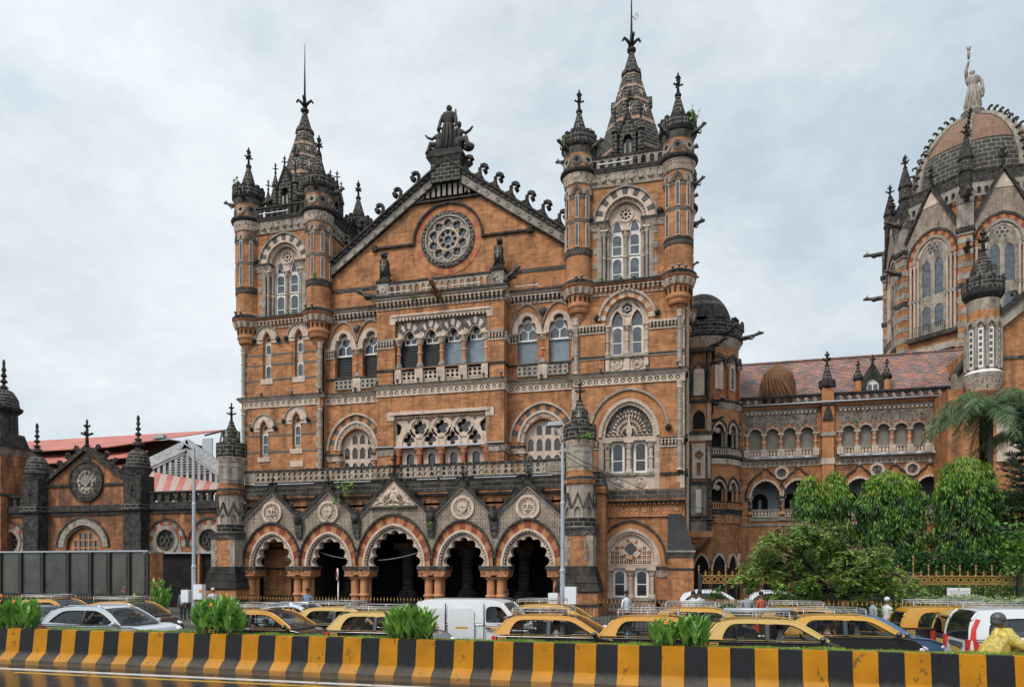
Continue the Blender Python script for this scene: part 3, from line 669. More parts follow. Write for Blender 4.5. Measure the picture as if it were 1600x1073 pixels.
# ---- corner turrets
def make_turret():
    m=MB(); m.local=True
    O,K='brick','basalt'
    pr=[(.03,18.35,'carved_orange'),(.16,18.45,'carved_orange'),(.3,18.75,'carved_orange'),(.5,19.2,'orange_col'),(.44,19.26,'orange_col'),(.64,19.34,'orange_col'),(.72,19.5,'orange_col'),(.66,19.56,'orange_col'),(.78,19.72,'orange_col'),(.8,19.85,'orange_col'),(.73,19.92,'ashlar'),(.75,20.42,'orange_col'),(.82,20.46,'carved'),(1.0,20.85,'orange_col'),(1.12,20.95,'orange_col'),(1.16,21.02,'basalt_plain'),(1.16,21.18,'basalt_plain'),(.95,21.36,O),(.88,21.5,O),
      (.88,22.88,'lichen'),(.92,22.9,'lichen'),(.92,23.34,'lichen'),(.88,23.36,O),(.88,24.94,'grey_band'),(.9,24.96,'grey_band'),(.9,25.2,O),(.88,25.22,O),(.88,26.5,'grey_band'),(.91,26.52,'grey_band'),(.91,26.74,O),(.88,26.76,O),(.88,27.42,'pale_grey'),(.95,27.48,'carved'),(1.08,28.1,'basalt_plain'),(1.2,28.2,'basalt_plain'),(1.24,28.3,'basalt_plain'),(1.2,28.42,'basalt_plain'),(.93,28.5,O),(.92,29.42,'pale_grey'),(.96,29.48,'carved_dark'),(1.06,29.85,'basalt_plain'),(1.16,29.95,'basalt_plain'),(1.1,30.02,K),(1.14,30.05,K),(1.14,30.72,'basalt_plain'),(.98,30.72,'basalt_plain'),(.98,30.4,'basalt_plain'),(.6,30.42,'basalt_plain')]
    m.lathe(0,0,pr+[(.3,30.42,'basalt_plain')],28)
    for i in range(14):
        a=2*PI*i/14; T=Matrix.Rotation(a,4,'Z'); b=MB(T); b.taper((-.07,.07,-.96,-.8,20.42),(-.13,.13,-1.1,-.8,20.8),'pale_plain')
        b.box(-.05,.05,-.79,-.7,20.02,20.3,'void'); b.box(-.03,.03,-1.16,-1.1,30.12,30.5,'void'); b.box(-.12,.12,-1.15,-1.0,30.72,30.86,'basalt_plain')
        m.add(b.v,[],'pale_plain'); o=len(m.v)-len(b.v)
        for f,k in zip(b.f,b.fm): m.f.append(tuple(q+o for q in f)); m.fm.append(m.mi(b.mats[k])); m.fs.append(False)
    t=m.build('turret')
    s=MB(); n=9; pr=[]
    for i in range(n): z=30.42+2.05*i/n; r=.72*(1-i/n)+.13*i/n; pr+=[(r,z,'basalt'),(r-.055,z+2.05/n-.02,'basalt_plain')]
    s.lathe(0,0,pr+[(.12,32.47,'basalt_plain'),(.2,32.5,'basalt_plain'),(.21,32.6,'basalt_plain'),(.1,32.68,'basalt_plain')],14); finial(s,0,0,32.6,1.42,s=1.15)
    for i in range(3): s.tube([(0,0,33.3+.2*i),(0,0,33.36+.2*i)],[.13,.13],'basalt_plain',6)
    s.build('spire',t)
    for i in range(8):
        T=Matrix.Rotation(PI/4*i,4,'Z'); b=MB(T)
        for z0,z1 in ((23.4,24.92),(25.22,26.7)):
            b.ext(rect(-.13,.13,z0,z1),-.93,-.82,'pale_plain',[rect(-.09,.09,z0+.06,z1-.06)]); b.box(-.1,.1,-.91,-.84,z0+.05,z1-.05,'glass')
        m='pale_grey' if i%2 else 'vous_dark'
        b.ext([(x,z) for x,z in arch(0,26.85,.31,.5,10)]+[(.31,26.76),(.13,26.76)]+[(x,z) for x,z in arch(0,26.85,.11,.25,6)][::-1]+[(-.13,26.76),(-.31,26.76)],-.94,-.8,m)
        b.ext(circle(0,28.95,.3,16),-.99,-.86,'pale_grey' if i%2 else 'vous_dark',[foil(0,28.95,.15,4)]); b.ext(circle(0,28.95,.34,16),-.96,-.86,'pale_grey'); b.box(-.16,.16,-.98,-.95,28.8,29.1,'void')
        b.build('slit_window',t)
    for i,a in enumerate((.5,1.9,3.6,5.0)):
        b=MB(); c,s_=math.cos(a+.6),math.sin(a+.6); gargoyle(b,(c*.95,s_*.95,29.7),(c,s_,.18),1.0,1.05); b.build('gargoyle',t)
    return t
T0=make_turret(); first=True
for x0,x1 in ((LX0,LX1),(RX0,RX1)):
    for x in (x0+.45,x1-.4):
        for y in (.2,TD-.0):
            o=T0 if first else clone(T0); first=False
            o.parent=B; o.location=(x+15.9,y,0); 
            if (x,y)!=(0,0): o.rotation_euler=(0,0,random.choice([0,PI/4,PI/2]))
# ---- flanks
for sgn,xs,f0,f1,lc in ((1,(-10.22,-8.07),-11.5,RX0,-9.15),(-1,(-23.73,-21.58),LX1,-20.55,-22.72)):
    y=.45; W=Wall(rect(f0,f1,7,21.4),y,y+.5,'brick'); mid=sum(xs)/2
    for i,cx in enumerate(xs):
        W.h.append(trefoil_arch(cx,18.5,.68,1.25)+[(cx+.68,16.5),(cx-.68,16.5)])
        w=MB(); w.ext([p for p in arch(cx,18.45,1.02,1.45)]+trefoil_arch(cx,18.45,.64,1.22)[::-1],y-.1,y+.25,'pale_plain')
        w.ext(opening(cx,18.5,.7,1.1,18.12),y+.36,y+.42,'white_frame',[circle(cx,19.05,.28,14),[(cx-.62,18.2),(cx-.04,18.2),(cx-.04,18.66),(cx-.3,18.85),(cx-.6,18.6)],[(cx+.62,18.2),(cx+.04,18.2),(cx+.04,18.66),(cx+.3,18.85),(cx+.6,18.6)]])
        w.box(cx-.72,cx+.72,y+.3,y+.44,18.06,18.16,'white_frame')
        w.strip(arch(cx,18.4,1.03,1.5),arch(cx,18.4,1.07,2.02),y-.02,y+.1,['vous_orange'],1)
        w.strip(arch(cx,18.55,1.07,1.85),arch(cx,18.5,1.13,2.03),y-.13,y+.1,['pale_grey'],1)
        o=part(w,'window'); glass_pane('glass',cx-.7,cx+.7,18.1,19.8,y+.43,o)
        right=sgn>0 
        b=MB(); b.box(cx-.7,cx+.7,y+.44,y+.48,16.4,18.1,'louvre' if (not right) else 'board_blue')
        if not right:
            for k in range(14): b.taper((cx-.68,cx+.68,y+.36,y+.44,16.5+k*.115),(cx-.68,cx+.68,y+.42,y+.44,16.58+k*.115),'louvre')
        b.build('shutter',o)
    d=MB(); column(d,mid,y+.12,16.5,18.5,.16,'terracotta','pale_plain','pale_grey',ch=.5)
    for s in (-1,1):
        a,b=sorted((mid+s*1.75,f1 if s>0 else f0))
        brackets(d,a,b,17.95,18.4,y,.14,.2); d.box(a-.04*(s>0),b,y-.2,y+.3,18.4,18.52,'pale_grey'); band(d,a,b,16.34,16.48,y,'lichen',.08)
    a,b=mid-1.78,mid+1.78
    d.box(a,b,y-.12,y+.5,16.36,16.48,'lichen'); d.box(a,b,y+.02,y+.5,15.4,15.62,'pale_plain'); d.box(mid-.3,mid+.3,y-.16,y+.3,15.42,16.36,'pale_plain'); d.box(mid-.2,mid+.2,y-.18,y,15.6,16.2,'pale')
    d.ball((mid,y-.12,19.95),(.24,.15,.27),'carved_dark',8,6,.15); d.ext([(mid-.28,20.05),(mid+.28,20.05),(mid,19.6)],y-.1,y,'pale_grey')
    brackets(d,f0,f1,20.55,21.0,y,.26,.3); ledge(d,f0,f1,21.0,21.36,y,.4,'basalt_plain','pale_plain',False)
    dotted(d,f0,f1,14.6,15.08,y,.44); ledge(d,f0,f1,15.08,15.4,y,.28,ends=False)
    for s in (-1,1): band(d,*sorted((lc+s*1.75,f1 if s>0 else f0)),10.95,11.05,y,'lichen',.12)
    part(d,'trim')
    for s in (-1,1):
        d=MB(); d.box(mid+s*1.03-.7,mid+s*1.03+.7,y-.02,y-.012,15.6,16.34,'glass'); balusters(d,mid+s*1.03-.7,mid+s*1.03+.7,15.62,16.3,y-.08,'dots',.34,'pale_grey','pale_grey',.1,False); part(d,'balustrade')
    # lower lattice window
    W.h.append(opening(lc,11.3,1.3,1.5,9.2)); w=MB()
    rings(w,lc,11.3,2.28,2.62,y,[(0,.13,['pale'],1,.16),(.13,.56,['vous_orange','vous_dark'],17,.02),(.56,.72,['pale_plain'],1,.12),(.72,1.0,['carved'],1,.02)]); beads(w,lc,11.3,1.42,1.76,y-.02,28,.06)
    hs=[]
    for j,(z0,z1) in enumerate(((9.3,10.5),(10.66,11.6),(11.72,12.5))):
        for i in range(4):
            c=lc-.9+.6*i; hw=.2
            if j==2 and i in (0,3): hs.append([(c-.12*(1 if i==0 else -1)*-1-.0,z0),(c+.18,z0),(c+.18,z0+.45)] if i==0 else [(c-.18,z0),(c+.12,z0),(c-.18,z0+.45)]); continue
            hs.append(opening(c,z1-.35,hw,.3,z0+.05,6))
    w.ext(opening(lc,11.3,1.3,1.5,9.2),y+.36,y+.46,'pale_plain',hs)
    for s in (-1,1):
        a,b=sorted((lc+s*1.2,lc+s*2.35)); w.taper((a,b,y-.1,y+.3,10.5),(a,b,y-.2,y+.3,10.9),'carved'); w.box(a,b,y-.24,y+.3,10.9,11.05,'lichen'); column(w,lc+s*1.42,y+.06,9,10.6,.16,'orange_col',ring=False)
    o=part(w,'window'); glass_pane('glass',lc-1.3,lc+1.3,9.2,12.8,y+.44,o,'glass_dark')
    W.done()
# ---- centre bay
y=-.7; c0,c1=-20.58,-11.5; W=Wall(rect(c0,c1,7,21.4),y,y+1.1,'brick')
W.h.append(rect(-19.25,-12.62,16.45,20.0)); W.h.append(rect(-19.35,-12.72,9,13.3))
cols=[-19.1,-17.52,-15.94,-14.36,-12.78]
w=MB(); yy=y+.22
for i in range(4):
    c=(cols[i]+cols[i+1])/2
    w.strip(arch(c,18.6,.46,.62),arch(c,18.6,.79,1.05),yy-.06,yy+.3,['pale_plain','vous_dark','pale_plain','vous_dark','pale_plain','vous_dark','pale_plain','vous_dark','pale_plain'],9)
    w.strip(arch(c,18.5,.4,.58),arch(c,18.5,.5,.68),yy+.0,yy+.36,['pale'],1)
    w.ext(opening(c,18.6,.46,.6,18.2),yy+.4,yy+.46,'white_frame',[circle(c,18.82,.23,14),rect(c-.38,c-.04,18.3,18.58),rect(c+.04,c+.38,18.3,18.58)])
top=[(-19.25,20.0),(-19.25,18.6)]
for i in range(4): top+=arch((cols[i]+cols[i+1])/2,18.6,.76,1.02,16)
w.ext(top+[(-12.62,18.6),(-12.62,20.0)],yy,yy+.3,'carved_mid')
for i in range(26): x=-19.2+i*.258; w.box(x,x+.13,y-.02,yy,19.72,19.86,'pale_plain')
w.box(-19.25,-12.62,y-.02,yy,19.86,20.0,'pale_plain')
w.box(-19.5,-12.4,y-.1,y+.1,20.0,20.14,'pale_plain')
for x0,x1 in ((-19.62,-19.22),(-12.68,-12.28)): w.box(x0,x1,y-.04,y+.1,19.5,20.12,'pale_plain')
for c in cols: column(w,c,yy+.1,16.55,18.6,.15,'orange_col','pale_plain','pale_grey',ch=.55)
w.box(-19.25,-12.62,yy-.2,y+1,16.4,16.52,'lichen'); w.box(-19.25,-12.62,yy-.02,y+1,15.4,15.62,'pale_plain')
for c in cols: w.box(c-.28,c+.28,yy-.22,y+.9,15.42,16.4,'pale_plain'); w.box(c-.18,c+.18,yy-.24,yy,15.6,16.25,'pale')
W.h.append(rect(-19.25,-12.62,15.4,16.4))
o=part(w,'window')
glass_pane('glass',-19.2,-12.7,18.2,19.7,yy+.45,o,'glass_dark')
for i in range(4):
    b=MB(); c=(cols[i]+cols[i+1])/2; b.box(c-.8,c+.8,yy+.46,yy+.5,16.4,18.25,'louvre' if i<2 else 'board_blue')
    if i<2:
        for k in range(15): b.taper((c-.78,c+.78,yy+.38,yy+.46,16.5+k*.115),(c-.78,c+.78,yy+.44,yy+.46,16.58+k*.115),'louvre')
    b.build('shutter',o)
    d=MB(); d.box(c-.5,c+.5,yy+.15,yy+.2,15.5,16.4,'glass_dark'); balusters(d,c-.5,c+.5,15.66,16.32,yy+.02,'two',.34,'pale_plain','pale_plain',.1,False); part(d,'balustrade')
# lower tracery
w=MB(); hs=[]
for c in cols[1:4]: hs.append(foil(c,12.42,.5,5,m=6,q=.4))
for s,c in ((1,-19.28),(-1,-12.79)):
    q=[(x,z) for x,z in foil(c,12.42,.47,5,m=5) if (x-c)*s>.02]; q.sort(key=lambda p:-p[1]); 
    if s<0: q=q[::-1]
    hs.append([(c+s*.02,q[0][1])]+q+[(c+s*.02,q[-1][1])])
for i in range(4):
    c=(cols[i]+cols[i+1])/2; hs.append(foil(c,11.64,.46,4,m=6,q=.42)); 
w.ext(rect(-19.35,-12.72,11.15,13.02),yy,yy+.25,'pale_plain',hs)
for c in cols[1:4]: w.ext(circle(c,12.42,.72,24),yy-.07,yy+.0,'pale_plain',[circle(c,12.42,.58,24)])
for i in range(4):
    c=(cols[i]+cols[i+1])/2; w.strip(arch(c,11.2,.5,1.0),arch(c,11.2,.62,1.2),yy-.07,yy,['pale_plain'],1)
    w.ext([(c-.14,12.95),(c+.14,12.95),(c,12.72)],yy-.01,yy+.02,'carved_dark')
for i in range(44): x=-19.3+i*.149; w.ext([(x,13.08),(x+.07,13.08),(x+.12,13.24),(x+.05,13.24)],y+.08,yy,'pale_plain')
w.box(-19.35,-12.72,y+.15,yy+.1,13.02,13.3,'vous_orange'); w.box(-19.6,-12.5,y-.1,y+.12,13.3,13.52,'pale_plain')
for x0,x1 in ((-19.85,-19.3),(-12.77,-12.2)): w.box(x0,x1,y-.04,y+.1,12.95,13.5,'pale_plain')
w.box(-19.3,-12.75,yy-.3,yy+.3,11.05,11.16,'galv')
for c in cols: column(w,c,yy+.05,8.9,11.05,.15,'terracotta','orange_col','pale',ring=False,ch=.5)
for i in range(4):
    c=(cols[i]+cols[i+1])/2; w.ext(rect(c-.62,c+.62,8.9,11.05),yy+.25,yy+.33,'pale_plain',[opening(c,10.45,.26,.28,9.1,8)])
o=part(w,'window'); glass_pane('glass',-19.35,-12.72,9,13,yy+.4,o,'glass_dark')
W.done()
d=MB()
brackets(d,c0,c1,20.6,21.05,y,.28,.3); ledge(d,c0,c1,21.05,21.45,y,.42,'basalt_plain','pale_plain')
dotted(d,c0,c1,14.6,15.08,y,.44); ledge(d,c0,c1,15.08,15.4,y,.28)
for x0,x1 in ((c0,-19.3),(-12.6,c1)):
    brackets(d,x0,x1,17.95,18.4,y,.14,.2); d.box(x0,x1,y-.16,y,18.4,18.52,'pale_grey'); band(d,x0,x1,16.34,16.48,y,'lichen',.08)
    d.taper((x0,x1,y-.05,y+.1,10.55),(x0,x1,y-.2,y+.1,10.98),'carved'); d.box(x0,x1,y-.24,y+.1,10.98,11.1,'lichen'); d.box(x0,x1,y-.3,y-.2,11.1,11.16,'galv')
T=side_T(c1,1); m=MB(T); brackets(m,y,.45,20.6,21.05,0,.28,.3); brackets(m,y,.45,17.95,18.4,0,.14,.2); m.box(y,.45,-.1,0,16.34,16.48,'lichen'); dotted(m,y,.45,14.6,15.08,0,.44); m.taper((y,.45,-.05,.1,10.55),(y,.45,-.2,.1,10.98),'carved')
part(m,'trim'); part(d,'trim')
d=MB(); d.box(c0+.02,c1-.02,y+.1,.9,21.36,21.42,'lichen')
for x0,x1 in ((c0+.05,-19.7),(-12.35,c1-.02)):
    d.box(x0,x1,y-.05,y+.75,21.42,22.45,'pale_grey'); d.box(x0-.08,x1+.08,y-.14,y+.85,22.45,22.6,'basalt_plain'); d.box(x0+.05,x1-.05,y+.05,y+.6,22.6,22.85,'basalt_plain'); d.ext(circle((x0+x1)/2,21.95,.22,14),y-.09,y-.04,'pale_plain',[circle((x0+x1)/2,21.95,.14,14)])
part(d,'parapet'); d=MB(); balusters(d,-19.7,-12.35,21.5,22.33,y+.1,'arch',.46,'pale_dirty','basalt_plain'); part(d,'balustrade')
# ---- gable
stone('vous_pink',(.44,.16,.085),(.36,.13,.07),(.3,.2,.1),0,grime=.1)
y=.45; ax,az,k=-15.9,30.94,.697
gx0,gx1=LX1,RX0
W=Wall([(gx0,21.3),(gx1,21.3),(gx1,az-.9-(gx1-ax)*k),(ax,az-.9),(gx0,az-.9-(ax-gx0)*k)],y+.1,y+.6,'brick')
rc=(-15.84,25.5); W.h.append(circle(*rc,1.62,40)); W.done()
d=MB()
for s,xe in ((-1,gx0),(1,gx1)):
    L_=abs(xe-ax)
    def sl(off0,off1,y0,y1,m): d.ext([(ax,az-off0),(ax+s*L_,az-off0-L_*k),(ax+s*L_,az-off1-L_*k),(ax,az-off1)],y0,y1,m)
    sl(0,.16,y-.4,y+.9,'basalt_plain'); sl(.16,.36,y-.28,y+.6,'basalt'); sl(.36,1.0,y-.12,y+.3,'pale_grey'); sl(1.0,1.08,y-.18,y+.3,'lichen')
    n=12
    for i in range(1,n):
        t=i/n*L_; d.ext(circle(ax+s*t,az-.7-t*k,.15,12),y-.18,y-.1,'pale_grey',[circle(ax+s*t,az-.7-t*k,.09,12)])
d.ext(circle(ax,az-1.0,.24,14),y-.2,y-.1,'pale_grey')
part(d,'gable_coping')
d=MB()
zt=28.3; hw=(az-1.08-zt)/k
d.ext([(ax-hw,zt),(ax+hw,zt),(ax,az-1.05)],y,y+.2,'pale_grey',[opening(ax+i*.4,zt+.45+.22*(4-abs(i)),.085,.12,zt+.2,6) for i in range(-4,5)])
d.ext([(ax-hw+.1,zt+.05),(ax+hw-.1,zt+.05),(ax,az-1.2)],y+.1,y+.15,'basalt')
d.box(ax-hw-.1,ax+hw+.1,y-.12,y+.1,zt-.14,zt,'basalt_plain')
# hood of the rose and strings
d.strip([(rc[0]+2.42*math.cos(t),rc[1]+2.42*math.sin(t)) for t in [PI-PI*i/30 for i in range(31)]],[(rc[0]+2.56*math.cos(t),rc[1]+2.56*math.sin(t)) for t in [PI-PI*i/30 for i in range(31)]],y-.08,y+.15,['basalt_plain'],1)
for s,xx in ((-1,-21.3),(1,-10.0)):
    d.box(*sorted((rc[0]+s*2.42,xx)),y-.06,y+.12,rc[1]-.14,rc[1],'basalt_plain'); d.box(xx-.18,xx+.18,y-.14,y+.1,rc[1]-.25,rc[1]+.12,'basalt_plain')
d.box(gx0,-19.9,y+.07,y+.12,22.6,22.88,'lichen'); d.box(-11.9,gx1,y+.07,y+.12,22.6,22.88,'lichen')
part(d,'trim')
w=MB()
cc=lambda r,n=48:circle(rc[0],rc[1],r,n)+[(rc[0]+r,rc[1])]
w.strip(cc(1.93),cc(2.42),y+.07,y+.3,['vous_orange','vous_pink'],28); w.strip(cc(1.62),cc(1.93),y-.02,y+.4,['basalt'],1)
w.strip(cc(1.55),cc(1.66),y-.06,y+.4,['pale_grey'],1)
for i in range(36): a=2*PI*i/36; w.ball((rc[0]+1.78*math.cos(a),y-.03,rc[1]+1.78*math.sin(a)),.06,'pale_grey',6,4)
hs=[foil(rc[0]+1.12*math.cos(2*PI*i/10+PI/2),rc[1]+1.12*math.sin(2*PI*i/10+PI/2),.29,4,m=4,a0=2*PI*i/10+PI/2) for i in range(10)]
hs+=[circle(rc[0]+.5*math.cos(2*PI*i/8+PI/2),rc[1]+.5*math.sin(2*PI*i/8+PI/2),.14,10) for i in range(8)]+[foil(*rc,.26,6)]
w.ext(circle(*rc,1.6,40),y+.08,y+.22,'pale_grey',hs); w.strip(cc(.68),cc(.78),y+.0,y+.1,['pale_plain'],1)
for i in range(10):
    a=2*PI*i/10+PI/2; w.strip(circle(rc[0]+1.12*math.cos(a),rc[1]+1.12*math.sin(a),.32,12)+[(rc[0]+1.12*math.cos(a)+.32,rc[1]+1.12*math.sin(a))],circle(rc[0]+1.12*math.cos(a),rc[1]+1.12*math.sin(a),.38,12)+[(rc[0]+1.12*math.cos(a)+.38,rc[1]+1.12*math.sin(a))],y+.02,y+.1,['pale_plain'],1)
o=part(w,'rose_window'); w=MB(); w.ext(circle(*rc,1.6,32),y+.24,y+.26,'glass'); w.build('glass',o)
an=math.atan(k)
for s,pos in ((-1,(2.1,3.45,4.8,6.15)),(1,(1.3,2.35,3.45,4.55,5.65,6.75,7.85))):
    for t in pos: m=MB(); crocket(m,(ax+s*t,y+.1,az-t*k+.05),-s*an,1.05,s); part(m,'crocket')
for t in (7.4,): m=MB(); crocket(m,(ax-t,y+.1,az-t*k+.05),an,.92,-1); part(m,'crocket')
d=MB(); d.box(-16.95,-14.85,.1,1.5,29.3,30.65,'basalt'); d.taper((-16.98,-14.82,.08,1.52,30.65),(-17.15,-14.65,-.1,1.7,30.95),'carved_dark'); d.box(-17.2,-14.6,-.15,1.75,30.95,31.2,'basalt_plain'); d.box(-17.05,-14.75,0,1.6,31.2,31.45,'basalt_plain'); part(d,'statue_pedestal')
# roof and rear body
d=MB()
for s,xe in ((-1,gx0),(1,gx1)):
    L_=abs(xe-ax); d.ext([(ax,az-.3),(ax+s*L_,az-.3-L_*k),(ax+s*L_,az-.45-L_*k),(ax,az-.45)],y+.6,16,'slate')
part(d,'roof')
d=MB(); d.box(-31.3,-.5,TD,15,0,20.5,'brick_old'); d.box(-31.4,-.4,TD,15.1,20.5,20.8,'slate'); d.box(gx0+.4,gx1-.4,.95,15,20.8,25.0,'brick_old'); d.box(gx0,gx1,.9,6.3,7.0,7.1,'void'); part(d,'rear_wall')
d=MB()   # near-black sheets added behind the windows keep daylight out of the hollow front rooms
d.box(gx0-.2,gx1+.2,1.0,1.1,7,21.2,'void'); d.box(RX0+.5,RX1-.5,.9,1.,0,27.9,'void'); d.box(LX0+.5,LX1-.5,.9,1.,8.6,27.9,'void'); part(d,'shade_wall')
# ================= porch =================
yp=-2.3
stone('diaper',(.46,.375,.3),(.34,.275,.22),(.2,.17,.145),.3,.3,.026,.4,carve=0,bump=.8,var=.35)
for n_ in MT['diaper'].node_tree.nodes:
    if n_.type=='TEX_BRICK': n_.offset=0; dbr=n_
dn=MT['diaper'].node_tree; dvec=dbr.inputs['Vector'].links[0].from_socket; dout=dbr.outputs[0].links[0].to_socket
dm=N(dn,'ShaderNodeMapping'); dm.inputs['Location'].default_value=(.15,.15,0); L(dn,dvec,dm.inputs[0]); dv=N(dn,'ShaderNodeTexVoronoi',Scale=1/.3); dv.voronoi_dimensions='2D'; dv.inputs['Randomness'].default_value=0; L(dn,dm.outputs[0],dv.inputs['Vector'])
L(dn,mixc(dn,'MULTIPLY',1.,dbr.outputs[0],ramp(dn,dv.outputs[0],.12,.42,.26,1.)),dout)
px=lambda a,Y=yp: PX(a,Y)
A_=[(390,461.5,830),(476.5,550.7,830),(566.7,665,817),(682,765,827),(782,868.5,825)]
ap=[(428.5,762.5),(514.7,761),(617,742.5),(723.5,752),(825.5,750)]; vl=[389.5,468.5,558.5,674.7,772.5,876]
X0,X1=px(381),px(877); zs=3.02
body=[(X0,zs),(X0,6.45)]; hol=[]; par=MB()
fo=MB(); ring=MB(); vx=[px(v) for v in vl]; vx[0]=X0; vx[-1]=X1
arches=[]
for (l,r,t),(ax_,ay_) in zip(A_,ap):
    a,b=px(l),px(r); cx=(a+b)/2; hw=(b-a)/2; za=P((l+r)/2,t,yp)[1]; arches.append((cx,hw,za-zs,P(ax_,ay_,yp)[1]))
for i,(cx,hw,h,za) in enumerate(arches):
    body.append((cx,za-.25)); body.append((vx[i+1],6.45))
body=[(X0,3.02),(X0,6.45)]+body[2:]+[(X1,3.02)]
bot=[]
for cx,hw,h,za in arches[::-1]: bot+=arch(cx,zs,hw-.25,h-.25,24)[::-1]
F=MB(); F.ext(body+bot,yp,yp+.5,'diaper')
part(F,'porch_wall')
for i,(cx,hw,h,za) in enumerate(arches):
    w=MB(); go=min(.42,.42)
    oL=vx[i]-cx; oR=vx[i+1]-cx; ho=min(hw+.5,max(-oL,oR)-.02)
    w.strip(arch(cx,zs,hw,h,30),arch(cx,zs,ho-.04,h+.5,30),yp-.04,yp+.4,['vous_orange','vous_red'],15 if i!=2 else 19)
    w.strip(arch(cx,zs+.05,ho-.04,h+.5,30),arch(cx,zs+.05,ho+.06,h+.64,30),yp-.2,yp+.2,['lichen'],1)
    w.strip(arch(cx,zs,hw-.15,h-.15,30),arch(cx,zs,hw,h,30),yp-.1,yp+.45,['pale_plain'],1)
    w.strip(arch(cx,zs,hw-.3,h-.3,30),arch(cx,zs,hw-.15,h-.15,30),yp+.06,yp+.45,['carved_dark'],1)
    beads(w,cx,zs,hw-.23,h-.23,yp+.03,26 if i!=2 else 34,.07)
    lob=7 if i!=2 else 9
    cu=cusped(cx,zs,hw-.64,h-.62,lob,.4); outer=arch(cx,zs,hw-.28,h-.28,30)
    w.ext(outer+cu[::-1],yp+.16,yp+.75,'pale_plain')
    part(w,'porch_arch')
    # pediment coping, crockets, medallion
    w=MB()
    for s,xv in ((-1,vx[i]),(1,vx[i+1])):
        zv=6.4; k=(za-zv)/abs(xv-cx)
        w.ext([(cx,za),(xv,zv),(xv,zv-.26),(cx,za-.3)],yp-.22,yp+.55,'basalt_plain'); w.ext([(cx,za-.3),(xv,zv-.26),(xv,zv-.36),(cx,za-.42)],yp-.12,yp+.5,'pale_plain')
        an_=math.atan2(za-zv,abs(xv-cx))
        for t in ((.0,.22,.5,.76,.97) if i==2 else (.02,.33,.65,.95)):
            crocket(w,(cx+(xv-cx)*(t*.94+.05),yp-.05,za+(zv-za)*(t*.94+.05)-.06),-s*an_*.9,.42,s,.1,'basalt_plain')
    if i==2: finial(w,cx,yp,za,1.45,s=1.2)
    elif i!=1 and i!=0: finial(w,cx,yp,za-.05,1.3,s=.9)
    else: finial(w,cx,yp,za-.05,.9,s=.8)
    part(w,'pediment')
    w=MB()
    if i!=2:
        zc=za-1.68; w.ext(circle(cx,zc,.78,28),yp-.12,yp,'pale_plain',[circle(cx,zc,.6,28)]); w.ext(circle(cx,zc,.62,28),yp-.03,yp+.02,'carved')
        for q in range(18): a=2*PI*q/18; w.ball((cx+.5*math.cos(a),yp-.05,zc+.5*math.sin(a)),.055,'pale_plain',6,4)
        if i in (1,3): w.ext([(cx-.3,zc+.3),(cx+.3,zc+.3),(cx+.3,zc-.05),(cx,zc-.38),(cx-.3,zc-.05)],yp-.12,yp,'pale_plain'); w.box(cx-.3,cx+.3,yp-.14,yp-.1,zc+.02,zc+.07,'carved'); w.box(cx-.03,cx+.03,yp-.14,yp-.1,zc-.3,zc+.3,'carved')
        else:
            for q in (-1,1): w.tube([(cx+q*(.1+.12*math.cos(t)),yp-.06,zc+.2*math.sin(t)) for t in [k*.7 for k in range(9)]],.045,'pale_plain',5)
            w.tube([(cx,yp-.07,zc-.36),(cx,yp-.07,zc+.36)],.04,'pale_plain',5)
        part(w,'medallion')
    else:
        zb=6.98; hb=(za-.55-zb)*.92
        hwb=(za-.4-zb)/((za-6.4)/(vx[3]-cx))
        w.ext([(cx-hwb+.1,zb),(cx+hwb-.1,zb),(cx,za-.42)],yp-.1,yp,'pale_plain',[[(cx-hwb+.55,zb+.15),(cx+hwb-.55,zb+.15),(cx,za-.85)]]); w.box(cx-hwb,cx+hwb,yp-.2,yp,zb-.14,zb,'lichen')
        for dx,dz,s in ((0,.18,1.),(-.85,.12,.62),(.85,.12,.62)):   # seated relief figures
            w.ball((cx+dx,yp-.02,zb+dz+.42*s),(.34*s,.14,.42*s),'pale_plain',8,6); w.ball((cx+dx,yp-.08,zb+dz+1.0*s),(.13*s,.12,.16*s),'pale_plain',7,5); w.ball((cx+dx,yp-.06,zb+dz+.72*s),(.24*s,.1,.22*s),'pale_plain',7,5)
            for q in (-1,1): w.tube([(cx+dx+q*.2*s,yp-.1,zb+dz+.8*s),(cx+dx+q*.36*s,yp-.14,zb+dz+.55*s),(cx+dx+q*.5*s,yp-.1,zb+dz+.3*s)],.06*s,'pale_plain',5); w.tube([(cx+dx+q*.12*s,yp-.12,zb+dz+.3*s),(cx+dx+q*.34*s,yp-.16,zb+dz+.1*s),(cx+dx+q*(.5+.25*(s<1))*s,yp-.1,zb+dz)],.07*s,'pale_plain',5)
        part(w,'relief')
# valley heads
w=MB()
for v in vx[1:-1]: w.ball((v,yp-.3,6.2),(.3,.25,.34),'basalt_plain',8,6,.2); w.taper((v-.18,v+.18,yp-.15,yp,4.9),(v-.3,v+.3,yp-.3,yp,6.0),'lichen')
part(w,'corbel_head')
